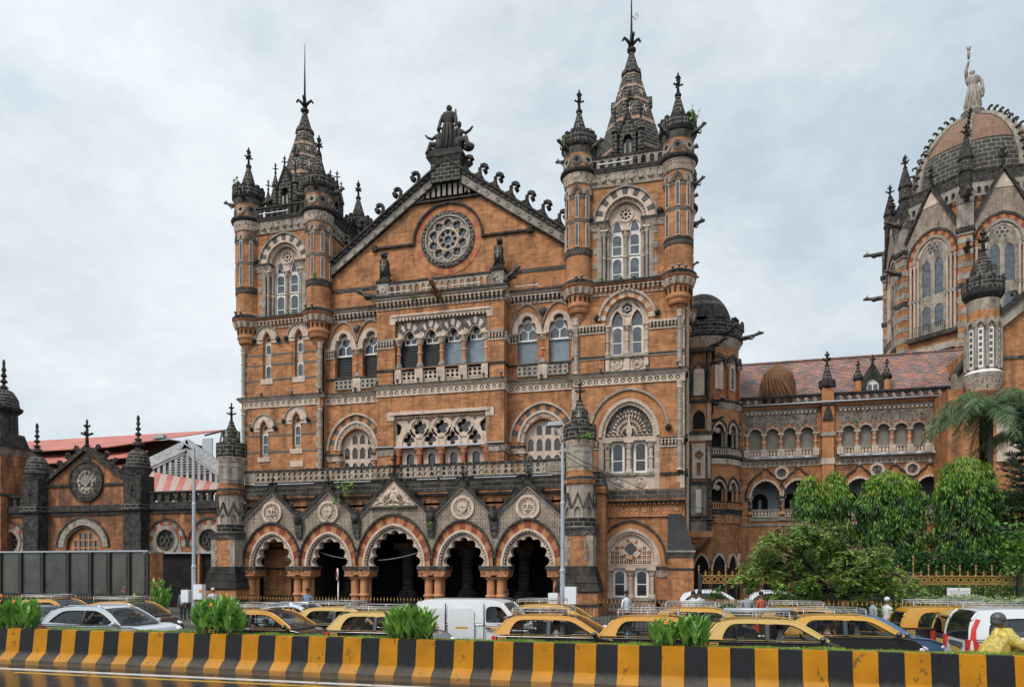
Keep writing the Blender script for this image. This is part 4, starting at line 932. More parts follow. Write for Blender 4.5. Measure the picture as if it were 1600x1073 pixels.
# piers
for i,v in enumerate(vx):
    w=MB()
    xs=[v+.42] if i==0 else ([v-.3] if i==5 else [v-.3,v+.36])
    for x in xs: column(w,x,yp+.25,0,2.42,.27,'orange_col','orange_col','orange_col',ring=False,ch=.3); w.lathe(x,yp+.25,[(.27,.98,'orange_col'),(.36,1.04,'orange_col'),(.36,1.12,'orange_col'),(.27,1.2,'orange_col')],14)
    for x in xs: column(w,x,yp+.85,0,2.42,.24,'orange_col','orange_col','orange_col',ring=False,ch=.3)
    a,b=min(xs)-.62,max(xs)+.62
    w.taper((a+.1,b-.1,yp-.1,yp+1.1,2.3),(a,b,yp-.2,yp+1.2,2.78),'carved_orange'); w.box(a-.05,b+.05,yp-.26,yp+1.2,2.78,3.02,'lichen')
    part(w,'pier')
w=MB()
yb=yp+.35
w.box(X0-.1,X1+.1,yb,yb+.4,6.3,7.75,'brick_old')
for k,(z0,z1,p,m) in enumerate(((7.6,7.72,.1,'basalt_plain'),(7.72,7.86,.16,'brick_old'),(7.86,8.05,.2,'lichen'),(8.05,8.2,.12,'lichen'),(8.2,8.36,.14,'lichen'),(8.36,8.5,.05,'lichen'),(8.5,8.78,.02,'slab'))): w.box(X0-.1,X1+.1,yb-p-.1,yb+.5,z0,z1,m)
w.box(X0,X1,yb,.3,7.0,7.15,'void'); w.box(X0,X1,yb+.5,.3,8.4,8.5,'lichen')
part(w,'porch_cornice')
w=MB(); balusters(w,X0+.75,X1-.9,8.82,9.58,yb,'two',.42,'pale_dirty','basalt',.22)
for a,b in ((X0-.05,X0+.75),(X1-.9,X1+.2)): w.box(a,b,yb-.16,yb+.2,8.7,9.58,'pale_dirty'); w.box(a+.15,b-.15,yb-.2,yb,8.95,9.45,'pale_grey'); w.box(a,b,yb-.22,yb+.24,9.58,9.72,'basalt')
part(w,'balustrade')
# porch hall behind the arches, its shade put into near-black walls
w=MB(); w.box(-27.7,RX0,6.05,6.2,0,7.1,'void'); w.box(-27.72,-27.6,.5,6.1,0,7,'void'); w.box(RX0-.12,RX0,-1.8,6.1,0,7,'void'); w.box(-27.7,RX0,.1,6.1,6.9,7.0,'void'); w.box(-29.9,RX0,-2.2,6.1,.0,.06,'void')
w.box(-25.75,-25.1,-.04,6.1,.05,7.1,'void'); w.box(X0-.1,X0+.05,yb+.3,0,0,7,'void'); w.box(-27.7,LX1+.1,.0,.5,7.2,8.9,'void')  # near-black cladding added over lit walls so the arches read dark
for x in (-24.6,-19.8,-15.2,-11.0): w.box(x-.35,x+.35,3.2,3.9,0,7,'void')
part(w,'shade_wall')
w=MB()
for x in (-24.6,-19.8,-15.2,-11.0): column(w,x,2.9,.9,4.4,.42,'lichen','carved_dark','lichen',ring=False,ch=.7); w.box(x-.6,x+.6,2.3,3.5,0,.9,'lichen'); w.box(x-.8,x+.8,2.2,3.6,4.4,4.7,'brick_old')
part(w,'hall_column')
# pinnacles of the porch
def pinnacle(cx,cy):
    m=MB()
    def sq(h,z0,z1,mt,h1=None): m.taper((cx-h,cx+h,cy-h,cy+h,z0),(cx-(h1 or h),cx+(h1 or h),cy-(h1 or h),cy+(h1 or h),z1),mt)
    sq(1.26,0,1.42,'brick'); sq(1.275,.55,.72,'basalt_plain'); sq(1.32,1.42,1.5,'lichen')
    for k in range(3): a=1.36-.13*k; sq(a+.03,1.5+k*.5,2.0+k*.5,'slab',a-.14)
    sq(.9,3.0,4.85,'brick')
    for sx in (-1,1):
        for k in range(5):
            e=.36+.16*(k%2); z=3.0+k*.37
            m.box(*sorted((cx+sx*.935,cx+sx*(.935-e))),cy-.935-.002*(k%2),cy+.93,z,z+.36,'pale_dirty')
            m.box(*sorted((cx+sx*.94,cx+sx*.5)),cy-.8,cy+.935,z,z+.36,'pale_dirty') if 0 else None
    for k in range(5):
        e=.36+.16*(k%2); z=3.0+k*.37
        m.box(cx+.7,cx+.938+.002*(k%2),cy-.93,cy-.93+e,z,z+.36,'pale_dirty'); m.box(cx+.7,cx+.938+.002*(k%2),cy+.93-e,cy+.93,z,z+.36,'pale_dirty')
    sq(.95,4.85,5.2,'carved_dark',1.04); sq(1.08,5.2,5.34,'basalt_plain')
    R=.88; rt=PI/8
    m.lathe(cx,cy,[(R*1.04,5.34,'pale_dirty'),(R*1.0,6.6,'pale_dirty'),(R*.97,7.95,'orange_col'),(R*1.12,8.0,'brick_old'),(R*1.16,8.2,'lichen'),(R*1.05,8.3,'lichen'),(R*1.08,8.42,'brick_old'),(R*.98,8.6,'brick_old'),(R*.96,8.8,'pale_dirty'),(R*.96,10.2,'pale_grey'),(R*1.0,10.3,'carved'),(R*1.12,10.62,'basalt_plain'),(R*1.18,10.68,'basalt'),(R*1.2,11.42,'basalt_plain'),(R*.98,11.42,'basalt_plain'),(R*.95,11.2,'basalt_plain'),(R*.85,11.2,'basalt'),(R*.62,12.1,'basalt'),(R*.6,12.5,'basalt'),(R*.42,12.55,'basalt'),(R*.2,13.0,'basalt_plain'),(R*.2,13.1,'basalt_plain'),(R*.1,13.15,'basalt_plain')],8,False,rot=rt)
    for i in range(8):
        a=PI/4*i; T=Matrix.Translation((cx,cy,0))@Matrix.Rotation(a,4,'Z'); b=MB(T); f=R*.924
        b.ext([(-.36,5.9),(.36,5.9),(.36,6.5),(0,7.4),(-.36,6.5)],-f-.12,-f+.1,'pale_dirty',[opening(0,6.3,.2,.3,5.95,6)]); b.ext([(-.38,6.5),(0,7.45),(.38,6.5),(.3,6.48),(0,7.2),(-.3,6.48)],-f-.18,-f,'lichen'); b.taper((-.36,.36,-f-.02,-f+.1,5.34),(-.36,.36,-f-.12,-f+.1,5.9),'basalt')
        b.ext(rect(-.3,.3,9.0,10.0),-f+.0,-f+.1,'pale_grey',[rect(-.18,.18,9.1,9.9)])
        b.box(-.04,.04,-R*1.2*.924-.01,-R*1.1,10.75,11.25,'void'); b.box(-.2,.2,-R*1.12,-R*.95,11.42,11.58,'basalt_plain')
        b.ext([(-.14,12.0),(.14,12.0),(0,12.5)],-R*.66,-R*.5,'pale_grey' if i%2==0 else 'basalt_plain')
        o=len(m.v); m.v+=b.v
        for fc,kk in zip(b.f,b.fm): m.f.append(tuple(q+o for q in fc)); m.fm.append(m.mi(b.mats[kk])); m.fs.append(False)
    t=part(m,'pinnacle'); s=MB(); finial(s,cx,cy,13.05,1.45,s=1.15); s.build('finial',t)
pinnacle(px(906,-2.5),-2.45); pinnacle(px(361,-2.5),-2.45)
w=MB(); xr=px(906,-2.5); w.box(xr+.6,xr+1.4,-1.7,.05,0,7.9,'brick'); w.taper((xr+.6,xr+1.45,-1.9,.05,7.9),(xr+.6,xr+1.2,-1.5,.05,8.9),'basalt'); w.box(xr+.6,xr+1.5,-1.95,.05,7.5,7.9,'brick_old'); part(w,'porch_wall')
# small floodlights on the ledges
fl=MB()
for x,y,z in [(RX0+.45,-1.0,21.2),(RX0+.8,-.95,21.25),(-.7,-1.0,21.2),(-.3,-1.05,21.25),(.1,-.95,21.2),(-3.1,-.4,21.1),(-3.9,-.4,21.1),(-5.2,-.35,15.45),(-2.3,-.35,15.45),(-.4,-.5,15.5),(LX0+.3,-1.1,21.2),(LX0+.7,-1.1,21.2),(LX1-.7,-1.1,21.2),(LX1-.2,-1.1,21.2),(-29.9,-.35,15.45),(-27.4,-.35,15.45),(-25.2,-.35,15.5),(-20.4,-1.05,15.5),(-18.9,-1.05,15.5),(-17.4,-1.05,15.5),(-15.9,-1.05,15.5),(-14.3,-1.05,15.5),(-12.8,-1.05,15.5),(-11.6,-1.05,15.5),(-9.2,.15,15.5),(-22.7,.15,15.5),(-7.4,.1,15.5),(-20.3,-1.2,21.6),(-12.0,-1.2,21.6)]:
    b=MB(); b.box(x-.05,x+.05,y-.05,y+.05,z-.1,z+.1,'black_iron'); b.ball((x,y-.03,z+.14),(.13,.13,.09),'strip_grey',8,5); part(b,'floodlight')
for x0,x1,y,z in ((-19.6,-17.9,-1.1,21.55),(-17.2,-15.3,-1.1,21.6),(-15.1,-13.0,-1.1,21.6),(-10.9,-9.3,.0,21.5),(-29.1,-27.9,-2.45,8.62),(-27.2,-24.4,-2.45,8.62),(-22.9,-20.2,-2.45,8.62),(-16.9,-15.5,-2.45,8.62),(-15.3,-14.2,-2.45,8.62),(-13.0,-10.2,-2.45,8.62),(-9.2,-7.9,-2.45,8.62),(-30,-27.6,.0-.5,28.5),(-5.4,-3.2,-.5,28.5)):
    b=MB(); b.box(x0,x1,y-.04,y+.04,z,z+.05,'metal_grey'); part(b,'strip_light')
# weeds growing out of joints
plain('weed',(.14,.27,.04),.7,noise=.3)
for c,r in (((-5.1,-.3,21.2),.3),((-27.7,-.3,21.3),.22),((LX1-.1,-.95,23.4),.25),((LX0+.2,-1.0,30.9),.3),((-17.7,-1.1,21.1),.3),((-15.8,-1.2,20.9),.3),((-21.9,yp-.4,8.3),.5),((-22.6,yp-.5,7.3),.3),((.5,-.6,30.7),.45),((RX0-.2,-.7,30.3),.35),((px(905,-3.4),-3.6,10.75),.22),((px(915,-3.4),-3.5,10.75),.2),((px(921,-3.4),-3.4,10.8),.25),((-18.4,yp-.4,6.9),.2),((-15.9,yp-.5,5.7),.25)):
    m=MB()
    for i in range(60):
        p=Vector(c)+Vector([random.gauss(0,r*.42) for _ in range(3)]); q=[Vector([random.uniform(-1,1) for _ in range(3)])*r*.32 for _ in range(3)]
        m.add([p+q[0],p+q[1],p+q[2]],[(0,1,2)],'weed')
    part(m,'weed_tuft')
# ================= statues =================
plain('bronze',(.045,.04,.036),.75,noise=.5,scale=2)
plain('statue_stone',(.36,.33,.29),.8,noise=.5,scale=1.5)
def figure(mb,x,y,z,h,m,arm=None,seat=False,face=1):
    # robed figure: flared skirt, waist, shoulders, neck, head
    k=h; R=[(.17,0),(.18,.12),(.15,.3),(.13,.45),(.11,.55),(.10,.6),(.135,.7),(.15,.78),(.12,.83),(.05,.86),(.045,.88)]
    n=18; pr=[]
    for i in range(len(R)-1):
        (r0,z0),(r1,z1)=R[i],R[i+1]; v=[]
        for r,zz in ((r0,z0),(r1,z1)):
            for j in range(n):
                a=2*PI*j/n; f=1+.13*math.sin(a*7+zz*5)*(1 if zz<.6 else .2); v.append((x+k*r*f*math.cos(a)*(1.0 if zz<.65 else 1.15),y+k*r*f*math.sin(a)*.75,z+k*zz))
        mb.add(v,[(q,(q+1)%n,(q+1)%n+n,q+n) for q in range(n)],m,True)
    mb.ball((x,y,z+k*.935),(.055*k,.06*k,.072*k),m,9,7); mb.ball((x,y+.02*k,z+k*.955),(.066*k,.066*k,.06*k),m,9,7); mb.ball((x,y-.055*k,z+k*.93),(.012*k,.02*k,.018*k),m,5,4)
    for s in (-1,1):
        q=arm[(s+1)//2] if arm else [(.17,.66),(.19,.52),(.12,.46)]
        pts=[(x+s*k*.13,y,z+k*.79)]+[(x+s*k*a,y-k*.04*(i+1),z+k*b) for i,(a,b) in enumerate(q)]
        mb.tube(pts,[.045*k,.04*k,.034*k,.025*k][:len(pts)],m,7)
    for q in range(5):   # drapery folds
        a=-PI/2+(q-2)*.5; mb.tube([(x+k*.12*math.cos(a),y+k*.1*math.sin(a),z+k*.58),(x+k*.17*math.cos(a+.1),y+k*.145*math.sin(a+.1),z+k*.3),(x+k*.185*math.cos(a),y+k*.15*math.sin(a),z+k*.02)],[.015*k,.022*k,.028*k],m,5)
def seated(mb,x,y,z,h,m,s):
    mb.ball((x,y,z+h*.28),(.2*h,.19*h,.26*h),m,9,7); mb.ball((x,y,z+h*.58),(.15*h,.12*h,.2*h),m,9,7); mb.tube([(x,y,z+h*.7),(x+s*.02*h,y,z+h*.82)],.05*h,m,6); mb.ball((x+s*.03*h,y-.02,z+h*.89),(.075*h,.08*h,.1*h),m,8,6)
    mb.tube([(x,y-.05*h,z+h*.28),(x+s*.3*h,y-.12*h,z+h*.34),(x+s*.36*h,y-.14*h,z+h*.12),(x+s*.46*h,y-.16*h,z)],[.12*h,.1*h,.07*h,.04*h],m,7)
    mb.tube([(x+s*.1*h,y,z+h*.68),(x+s*.26*h,y-.06*h,z+h*.55),(x+s*.42*h,y-.08*h,z+h*.62),(x+s*.5*h,y-.08*h,z+h*.72)],[.06*h,.05*h,.04*h,.03*h],m,6)
    mb.ball((x+s*.34*h,y+.02,z+h*.14),(.2*h,.12*h,.14*h),m,8,6)
m=MB(); zb=31.4
figure(m,-15.8,.6,zb+.1,3.25,'bronze'); m.tube([(-15.15,.3,zb+.1),(-15.2,.3,zb+2.8)],.06,'bronze',6)
seated(m,-16.45,.5,zb,1.95,'bronze',-1); seated(m,-15.1,.6,zb,2.15,'bronze',1); m.box(-16.95,-14.85,.1,1.4,zb-.0,zb+.14,'bronze'); m.ball((-15.8,.7,zb+.8),(.75,.4,.9),'bronze',10,8,.06)
tag(m.build('statue_group'),'dark stone group of one standing and two seated robed figures on the gable peak','statue')
def lion(x,y,z,s,label):
    m=MB(); m.box(x-.3,x+.3,y-.3,y+.35,z,z+.12,'bronze')
    m.ball((x,y+.1,z+.55),(.3,.34,.5),'bronze',9,7); m.ball((x,y,z+1.05),(.3,.3,.42),'bronze',9,7); m.ball((x+s*.06,y-.1,z+1.62),(.22,.26,.26),'bronze',9,7,.12); m.ball((x+s*.08,y-.38,z+1.56),(.12,.16,.12),'bronze',7,5)
    for q in (-1,1): m.tube([(x+q*.17,y-.1,z+1.1),(x+q*.2,y-.34,z+.75),(x+q*.16,y-.36,z+.12)],[.11,.09,.08],'bronze'); m.ball((x+q*.15,y,z+1.84),.08,'bronze',6,4); m.tube([(x+q*.22,y+.2,z+.4),(x+q*.28,y-.1,z+.15),(x+q*.25,y-.35,z+.1)],[.15,.12,.07],'bronze')
    m.ext([(x-.24,z+1.25),(x+.24,z+1.25),(x+.26,z+.7),(x,z+.35),(x-.26,z+.7)],y-.46,y-.4,'bronze'); m.box(x-.2,x+.2,y-.48,y-.45,z+.8,z+.86,'pale_grey'); m.box(x-.03,x+.03,y-.48,y-.45,z+.5,z+1.2,'pale_grey')
    tag(m.build('lion_statue'),label,'statue','heraldic beasts on the balcony corners')
lion(-20.15,-.25,22.85,-1,'dark upright beast holding a shield on the left corner of the balcony parapet')
lion(-11.95,-.25,22.85,1,'dark upright beast holding a shield on the right corner of the balcony parapet')
for i,(p,dv,lb) in enumerate((((-20.5,-.8,21.35),(-1,-.45,.25),0),((-11.4,-.8,21.6),(.75,-.5,.3),0),((-15.9,-1.0,20.9),(-.15,-1,.55),0))):
    m=MB(); gargoyle(m,p,dv,1.5,1.5,'brick_old' if i==2 else 'carved_dark'); part(m,'gargoyle')
# gable tower gargoyles on the outer side
for z,y in ((27.0,6.0),(23.2,6.2),(22.0,.9)): m=MB(); gargoyle(m,(.1,y,z),(1,-.1,.1),1.2 if z>25 else .8,1.3 if z>25 else .7); part(m,'gargoyle')

# ================= side oriel of the main block =================
d=MB(); x0,x1=.02,1.75
for y0,y1 in ((4.6,6.3),(9.5,11)):
    h=17.9 if y0<5 else 15
    for za_,zb_,mm_ in ((5.0,8.6,'pale_dirty'),(8.6,11.6,'brick_old'),(11.6,14.2,'brick'),(14.2,h,'brick_old')): d.box(x0,x1-.05,y0,y1,za_,min(zb_,h),mm_)
    for xa,xb in ((x0,x0+.32),(x1-.4,x1-.03)): d.box(xa,xb,y0-.07,y0+.1,5.4,11.6,'lichen'); d.box(xa+.08,xb-.08,y0-.12,y0,9,11.2,'pale_dirty')
    d.taper((x0,x0+.3,y0+.6,y1-.6,3.9),(x0,x1,y0,y1,5.0),'carved_orange')
    for z,z1,m_,p in ((5.0,5.4,'orange_col',.1),(6.2,6.45,'basalt',.2),(8.6,8.8,'basalt_plain',.1),(12.0,12.2,'lichen',.12),(11.6,12.0,'pale_plain',.02),(14.2,14.4,'basalt_plain',.14),(h-.3,h,'basalt_plain',.25)): d.box(x0,x1-.05+p,y0-p,y1,z,z1,m_)
    d.ext(rect(x0+.25,x1-.3,6.6,8.5),y0-.06,y0,'pale_dirty',[rect(x0+.65,x1-.7,6.7,8.3)]); d.box(x0+.65,x1-.7,y0-.02,y0+.0,6.7,8.3,'white_frame')
    d.ext([(x0+.4,9.0),(x1-.45,9.0),(x1-.45,11.4),(x0+.4,11.4)],y0-.08,y0,'pale_plain',[foil((x0+x1)/2,10.6,.3,4),rect(x0+.7,x1-.75,9.2,10.1)])
    d.ext(opening((x0+x1)/2,13.2,.6,.8,12.3),y0-.1,y0,'vous_orange',[opening((x0+x1)/2,13.1,.4,.6,12.35)]); d.box(x0+.4,x1-.4,y0-.03,y0,12.3,13.6,'void')
    for q in (x0+.22,x1-.27): d.lathe(q,y0-.1,[(.13,14.5,'basalt_plain'),(.11,h-.3,'basalt_plain')],8); d.lathe(q,y0-.1,[(.12,12.2,'pale_grey'),(.1,14.1,'lichen')],8)
    d.ext(opening((x0+x1)/2,16.2,.5,.8,14.6),y0-.04,y0,'lichen',[opening((x0+x1)/2,16.2,.36,.6,14.7)]); d.box(x0+.5,x1-.5,y0-.02,y0,14.7,16.5,'pale_plain')
    gargoyle(d,(x1-.2,y0,h+.0),(.8,-.3,.2),1.3,1.,'basalt_plain'); gargoyle(d,(x1-.1,y0,h-1.1),(.9,-.2,.05),1.1,.8,'basalt_plain')
    part(d,'oriel'); d=MB()
for z in (15.1,11.0,8.8): d.box(-.1,.2,.2,15,z,z+.3,'lichen')
for y in (1.4,2.6,3.8): d.lathe(.12,y,[(.12,2,'pale'),(.1,20,'pale')],8)
part(d,'trim')

# ================= round corner tower =================
RT_=thing('round_tower',(1.2,13.6,0),'round orange stone tower with a dark ribbed dome beside the arcaded wing','tower')
rcx,rcy=PX(1096,13.6),13.6; r=2.98
m=MB()
m.lathe(rcx,rcy,[(r-.1,0,'brick'),(r-.1,6.3,'carved_orange'),(r+.02,6.35,'carved_orange'),(r+.02,7.0,'basalt_plain'),(r+.15,7.1,'basalt_plain'),(r+.15,7.4,'void'),(r-.7,7.45,'void'),(r-.7,9.9,'ashlar'),(r-.05,9.95,'ashlar'),(r-.05,10.8,'pale_plain'),(r+.05,10.85,'pale_plain'),(r+.08,11.3,'basalt_plain'),(r+.25,11.4,'basalt_plain'),(r+.2,11.6,'void'),(r-.7,11.62,'void'),(r-.7,14.3,'ashlar'),(r-.05,14.35,'ashlar'),(r-.05,15.1,'pale_plain'),(r+.02,15.15,'carved'),(r+.2,15.55,'basalt_plain'),(r+.25,15.75,'basalt_plain'),(r-.1,15.8,'brick'),(r-.12,20.0,'pale_grey'),(r-.1,20.15,'carved'),(r+.12,20.65,'basalt_plain'),(r+.22,20.75,'basalt_plain'),(r+.18,20.95,'basalt'),(r+.2,21.9,'basalt_plain'),(r+.0,21.9,'basalt_plain'),(r-.05,21.3,'basalt_plain'),(2.45,21.3,'basalt_plain')],36)
part(m,'wall',RT_)
m=MB(); pr=[(2.42,21.3,'basalt_plain')]
for i in range(1,13): a=PI/2*i/12; pr.append((2.42*math.cos(a)**.9 if i<12 else .02,21.5+3.35*math.sin(a),'basalt_plain' if i not in (5,) else 'carved_dark'))
m.lathe(rcx,rcy,pr,32); part(m,'dome',RT_)
for i in range(14):
    a=2*PI*i/14; T=Matrix.Translation((rcx,rcy,0))@Matrix.Rotation(a,4,'Z'); 
    if math.cos(a)<-.2: continue
    hw=.62; f=r-.02
    w=MB(T)
    # upper storey blind arches and red shafts
    w.strip(arch(0,18.6,.34,.42,12),arch(0,18.6,.6,.78,12),-f-.12,-f+.3,['lichen'],1); w.ext(opening(0,18.6,.34,.42,16.6,8),-f-.0,-f+.1,'pale_plain',[circle(0,18.75,.18,10)]+([rect(-.2,.2,16.7,18.3)] if i%2==0 else [])); 
    if i%2==0: w.box(-.2,.2,-f+.08,-f+.1,16.7,18.3,'glass')
    for q in (-.64,): w.lathe(q,-f-.06,[(.13,15.9,'lichen'),(.1,16.0,'terracotta'),(.1,18.2,'pale_grey'),(.18,18.4,'pale_grey'),(.18,18.55,'pale_grey')],8)
    # two open storeys with little columns
    for zb,zt in ((7.45,9.9),(11.6,14.3)):
        zs_=zt-.95; w.ext([(-.72,zs_-.02),(-.72,zt+.05),(.72,zt+.05),(.72,zs_-.02),(.45,zs_-.02)]+arch(0,zs_,.42,.6,12)[::-1]+[(-.45,zs_-.02)],-f-.02,-f+.35,'ashlar')
        w.strip(arch(0,zs_,.42,.6,12),arch(0,zs_,.52,.74,12),-f-.1,-f+.1,['pale_plain'],1); w.strip(arch(0,zs_,.56,.9,12),arch(0,zs_,.66,1.02,12),-f-.12,-f+.1,['lichen'],1)
        for q in (-.72,): 
            for dy in (0,.3): w.lathe(q,-f+.1+dy,[(.16,zb+.5,'pale_grey' if zb>10 else 'orange_col'),(.11,zb+.62,'pale_grey' if zb>10 else 'orange_col'),(.11,zs_-.25,'pale_grey'),(.2,zs_,'pale_plain')],8)
        balusters(w,-.7,.7,zb-.0,zb+.45,-f-.06,'slot',.2,'pale' if zb>10 else 'orange_col','lichen',.1)
        w.ball((0,-f+.3,zs_+.15),(.3,.15,.25),'pale_plain',8,5)
    w.strip(arch(0,2.9,.5,1.0,12),arch(0,2.9,.62,1.15,12),-f-.06,-f+.12,['pale_plain'],1); w.ext(opening(0,2.9,.5,1.,.3,8),-f+.06,-f+.1,'void')
    w.box(-.4,.4,-f-.3,-f-.18,21.85,22.1,'basalt_plain'); w.ext(arch(0,21.5,.5,.75,8),-f-.3,-f-.12,'basalt')
    dotted(w,-.66,.66,10.88,11.28,-f-.0,.33)
    part(w,'bay',RT_)
for a in (-.5,.15): m=MB(); gargoyle(m,(rcx+3*math.cos(a-.5),rcy+3*math.sin(a-.5),20.75),(math.cos(a-.5),math.sin(a-.5),.05),1.9,1.2); part(m,'gargoyle',RT_)
# ================= low wing with clock gable at the left =================
AX=thing('low_station_wing',(-46,1,0),'low sooty brick wing with carved roundel gable and black domed buttresses at left','building')
ya=1.0; Q=lambda a,b,Y=ya:P(a,b,Y)
W=Wall([(-110,0),(-31.9,0),(-31.9,7.5),(-42.2,7.5),(-42.2,9.6),(-46.87,12.55),(-51.6,9.6),(-51.6,7.5),(-110,7.5)],ya,ya+.5,'brick_old')
cxa=PX(130,ya); W.h.append(opening(cxa,4.6,1.75,1.75,.3)); 
w=MB(); rings(w,cxa,4.6,2.65,2.5,ya,[(0,.14,['lichen'],1,.14),(.14,.72,['pale_dirty','pale_grey'],17,.06),(.72,.95,['lichen'],1,-.05)])
hs=[]
for i in range(-3,4):
    for j in range(5):
        X,Z=cxa+i*.5,3.0+j*.62
        if abs(i*.5)<1.5 and (Z<4.4 or math.hypot((i*.5)/1.6,(Z+.3-4.6)/1.6)<.95): hs.append(rect(X-.2,X+.2,Z-.26,Z+.26))
w.ext(opening(cxa,4.6,1.75,1.75,2.4),ya+.3,ya+.4,'vous_orange',hs); o=part(w,'window',AX); glass_pane('glass',cxa-1.7,cxa+1.7,.3,6.3,ya+.38,o,'glass')
for a in (17,260,327):
    c=PX(a,ya); W.h.append(circle(c,5.05,.85,24)); w=MB(); w.strip(circle(c,5.05,.85,24)+[(c+.85,5.05)],circle(c,5.05,1.15,24)+[(c+1.15,5.05)],ya-.12,ya+.3,['pale_dirty'],1)
    rings(w,c,4.6,1.95,2.2,ya,[(0,.13,['lichen'],1,.12),(.13,.55,['pale_dirty','vous_red'],13,.03)])
    w.ext([(c-1.4,4.0),(c+1.4,4.0),(c+1.3,5.0),(c+.6,6.2),(c-.6,6.2),(c-1.3,5.0)],ya-.05,ya+.05,'pale_dirty',[circle(c,5.05,1.12,24)])
    w.ext(circle(c,5.05,.85,20),ya+.1,ya+.16,'lichen',[foil(c+.42*math.cos(k*PI/3),5.05+.42*math.sin(k*PI/3),.2,4,m=3) for k in range(6)]+[circle(c,5.05,.16,8)])
    o=part(w,'round_window',AX); glass_pane('glass',c-.8,c+.8,4.2,5.9,ya+.2,o,'glass_dark')
W.done('wall',AX)
w=MB(); w.box(-110,-31.9,ya-.3,ya+.1,7.45,7.95,'basalt_plain'); w.box(-110,-31.9,ya-.15,ya+.1,7.2,7.45,'lichen')
balusters(w,-110,-52.6,7.98,8.75,ya,'arch',.75,'lichen','basalt_plain',.3); part(w,'balustrade',AX)
w=MB(); balusters(w,-41.3,-32.2,7.98,8.75,ya,'arch',.75,'lichen','basalt_plain',.3); part(w,'balustrade',AX)
w=MB(); ax2,az2=-46.87,12.72
for s,xe in ((-1,-51.4),(1,-42.4)):
    k=(az2-9.75)/abs(xe-ax2); w.ext([(ax2,az2),(xe,9.75),(xe,9.4),(ax2,az2-.38)],ya-.3,ya+.6,'basalt_plain')
    for t in (.9,1.75,2.6,3.45,4.2): crocket(w,(ax2+s*t,ya,az2-k*t+.02),-s*math.atan(k),.72,s,.2)
w.box(-51.4,-42.3,ya-.12,ya+.1,9.5,9.7,'basalt_plain'); finial(w,ax2,ya,az2,2.2,s=1.7)
part(w,'gable_coping',AX)
w=MB(); c=(PX(136,ya),9.88); cr=lambda r,n=32:circle(c[0],c[1],r,n)+[(c[0]+r,c[1])]
w.strip(cr(1.0),cr(1.5),ya-.14,ya+.1,['lichen','basalt_plain'],22); w.strip(cr(1.5),cr(1.68),ya-.2,ya+.1,['basalt_plain'],1); w.ext(cr(1.0)[:-1],ya-.06,ya,'pale_dirty')
for i in range(12): a=2*PI*i/12; w.ball((c[0]+.72*math.cos(a),ya-.08,c[1]+.72*math.sin(a)),(.16,.1,.18),'pale_dirty',6,4,.2)
w.ext(foil(*c,.42,4),ya-.16,ya-.05,'pale_grey'); w.ext(circle(ax2,11.7,.32,14),ya-.08,ya,'lichen'); part(w,'roundel',AX)
def bell(cx,cy,z0,zb,r,name='buttress'):
    w=MB(); w.box(cx-r,cx+r,cy-r*.8,cy+r,0,zb,'basalt_plain'); w.box(cx-r*1.15,cx+r*1.15,cy-r*1.1,cy+r*1.1,7.4,7.9,'basalt')
    w.box(cx-.05,cx+.05,cy-r*.8-.02,cy-r*.75,zb-1.7,zb-.7,'void'); w.box(cx-.2,cx+.2,cy-r*.8-.02,cy-r*.75,zb-1.2,zb-1.1,'void')
    R=r*1.12
    w.lathe(cx,cy,[(R*.8,zb,'carved_dark'),(R*1.12,zb+.45,'basalt_plain'),(R*1.2,zb+.6,'basalt_plain'),(R*.98,zb+.7,'basalt'),(R*.95,zb+1.1,'basalt'),(R*.84,zb+1.6,'basalt'),(R*.6,zb+1.95,'basalt_plain'),(R*.25,zb+2.15,'basalt_plain'),(R*.22,zb+2.3,'basalt_plain'),(R*.5,zb+2.4,'basalt_plain'),(R*.42,zb+2.6,'basalt_plain'),(R*.16,zb+2.75,'basalt_plain')],16)
    for k in range(4): z=zb+2.7+k*.42; w.lathe(cx,cy,[(.1*r,z,'basalt_plain'),(.34*r*(1-k*.15),z+.12,'basalt_plain'),(.34*r*(1-k*.15),z+.2,'basalt_plain'),(.1*r,z+.32,'basalt_plain'),(.09*r,z+.44,'basalt_plain')],8)
    w.ball((cx,cy,zb+4.5),(.16*r,.16*r,.3),'basalt_plain',6,4); part(w,name,AX)
bell(PX(58,.7),.7,0,10.0,.78); bell(PX(216,.7),.7,0,10.1,.8)
w=MB(); c=PX(6,1.5)
w.box(c-1.25,c+1.25,.2,2.7,0,12.3,'brick_old'); w.box(c-1.3,c+1.3,.1,2.75,8.9,9.1,'lichen'); w.taper((c-1.3,c+1.3,.1,2.8,12.3),(c-1.6,c+1.6,-.2,3.1,12.9),'pale_dirty'); w.box(c-1.7,c+1.7,-.3,3.2,12.9,13.1,'basalt_plain')
w.taper((c-1.3,c+1.3,.1,2.8,13.1),(c-1.05,c+1.05,.4,2.5,14.2),'basalt_plain'); w.lathe(c,1.5,[(1.05,14.0,'basalt_plain'),(1.0,15.9,'basalt_plain'),(1.35,16.2,'basalt_plain'),(1.4,16.4,'basalt_plain'),(1.15,16.5,'basalt'),(1.05,17.2,'basalt'),(.7,17.8,'basalt_plain'),(.25,18.05,'basalt_plain')],16)
for k in range(4): z=18.0+k*.5; w.lathe(c,1.5,[(.12,z,'basalt_plain'),(.38*(1-k*.17),z+.15,'basalt_plain'),(.12,z+.4,'basalt_plain'),(.1,z+.5,'basalt_plain')],8)
w.ball((c,1.5,20.2),(.12,.12,.4),'basalt_plain',6,4); w.box(c-.05+.6,c+.05+.6,.35,.4,14.6,15.6,'void'); part(w,'corner_turret',AX)
w=MB(); w.box(-110,-32,1.5,20,0,7.6,'brick_old'); part(w,'rear_wall',AX)
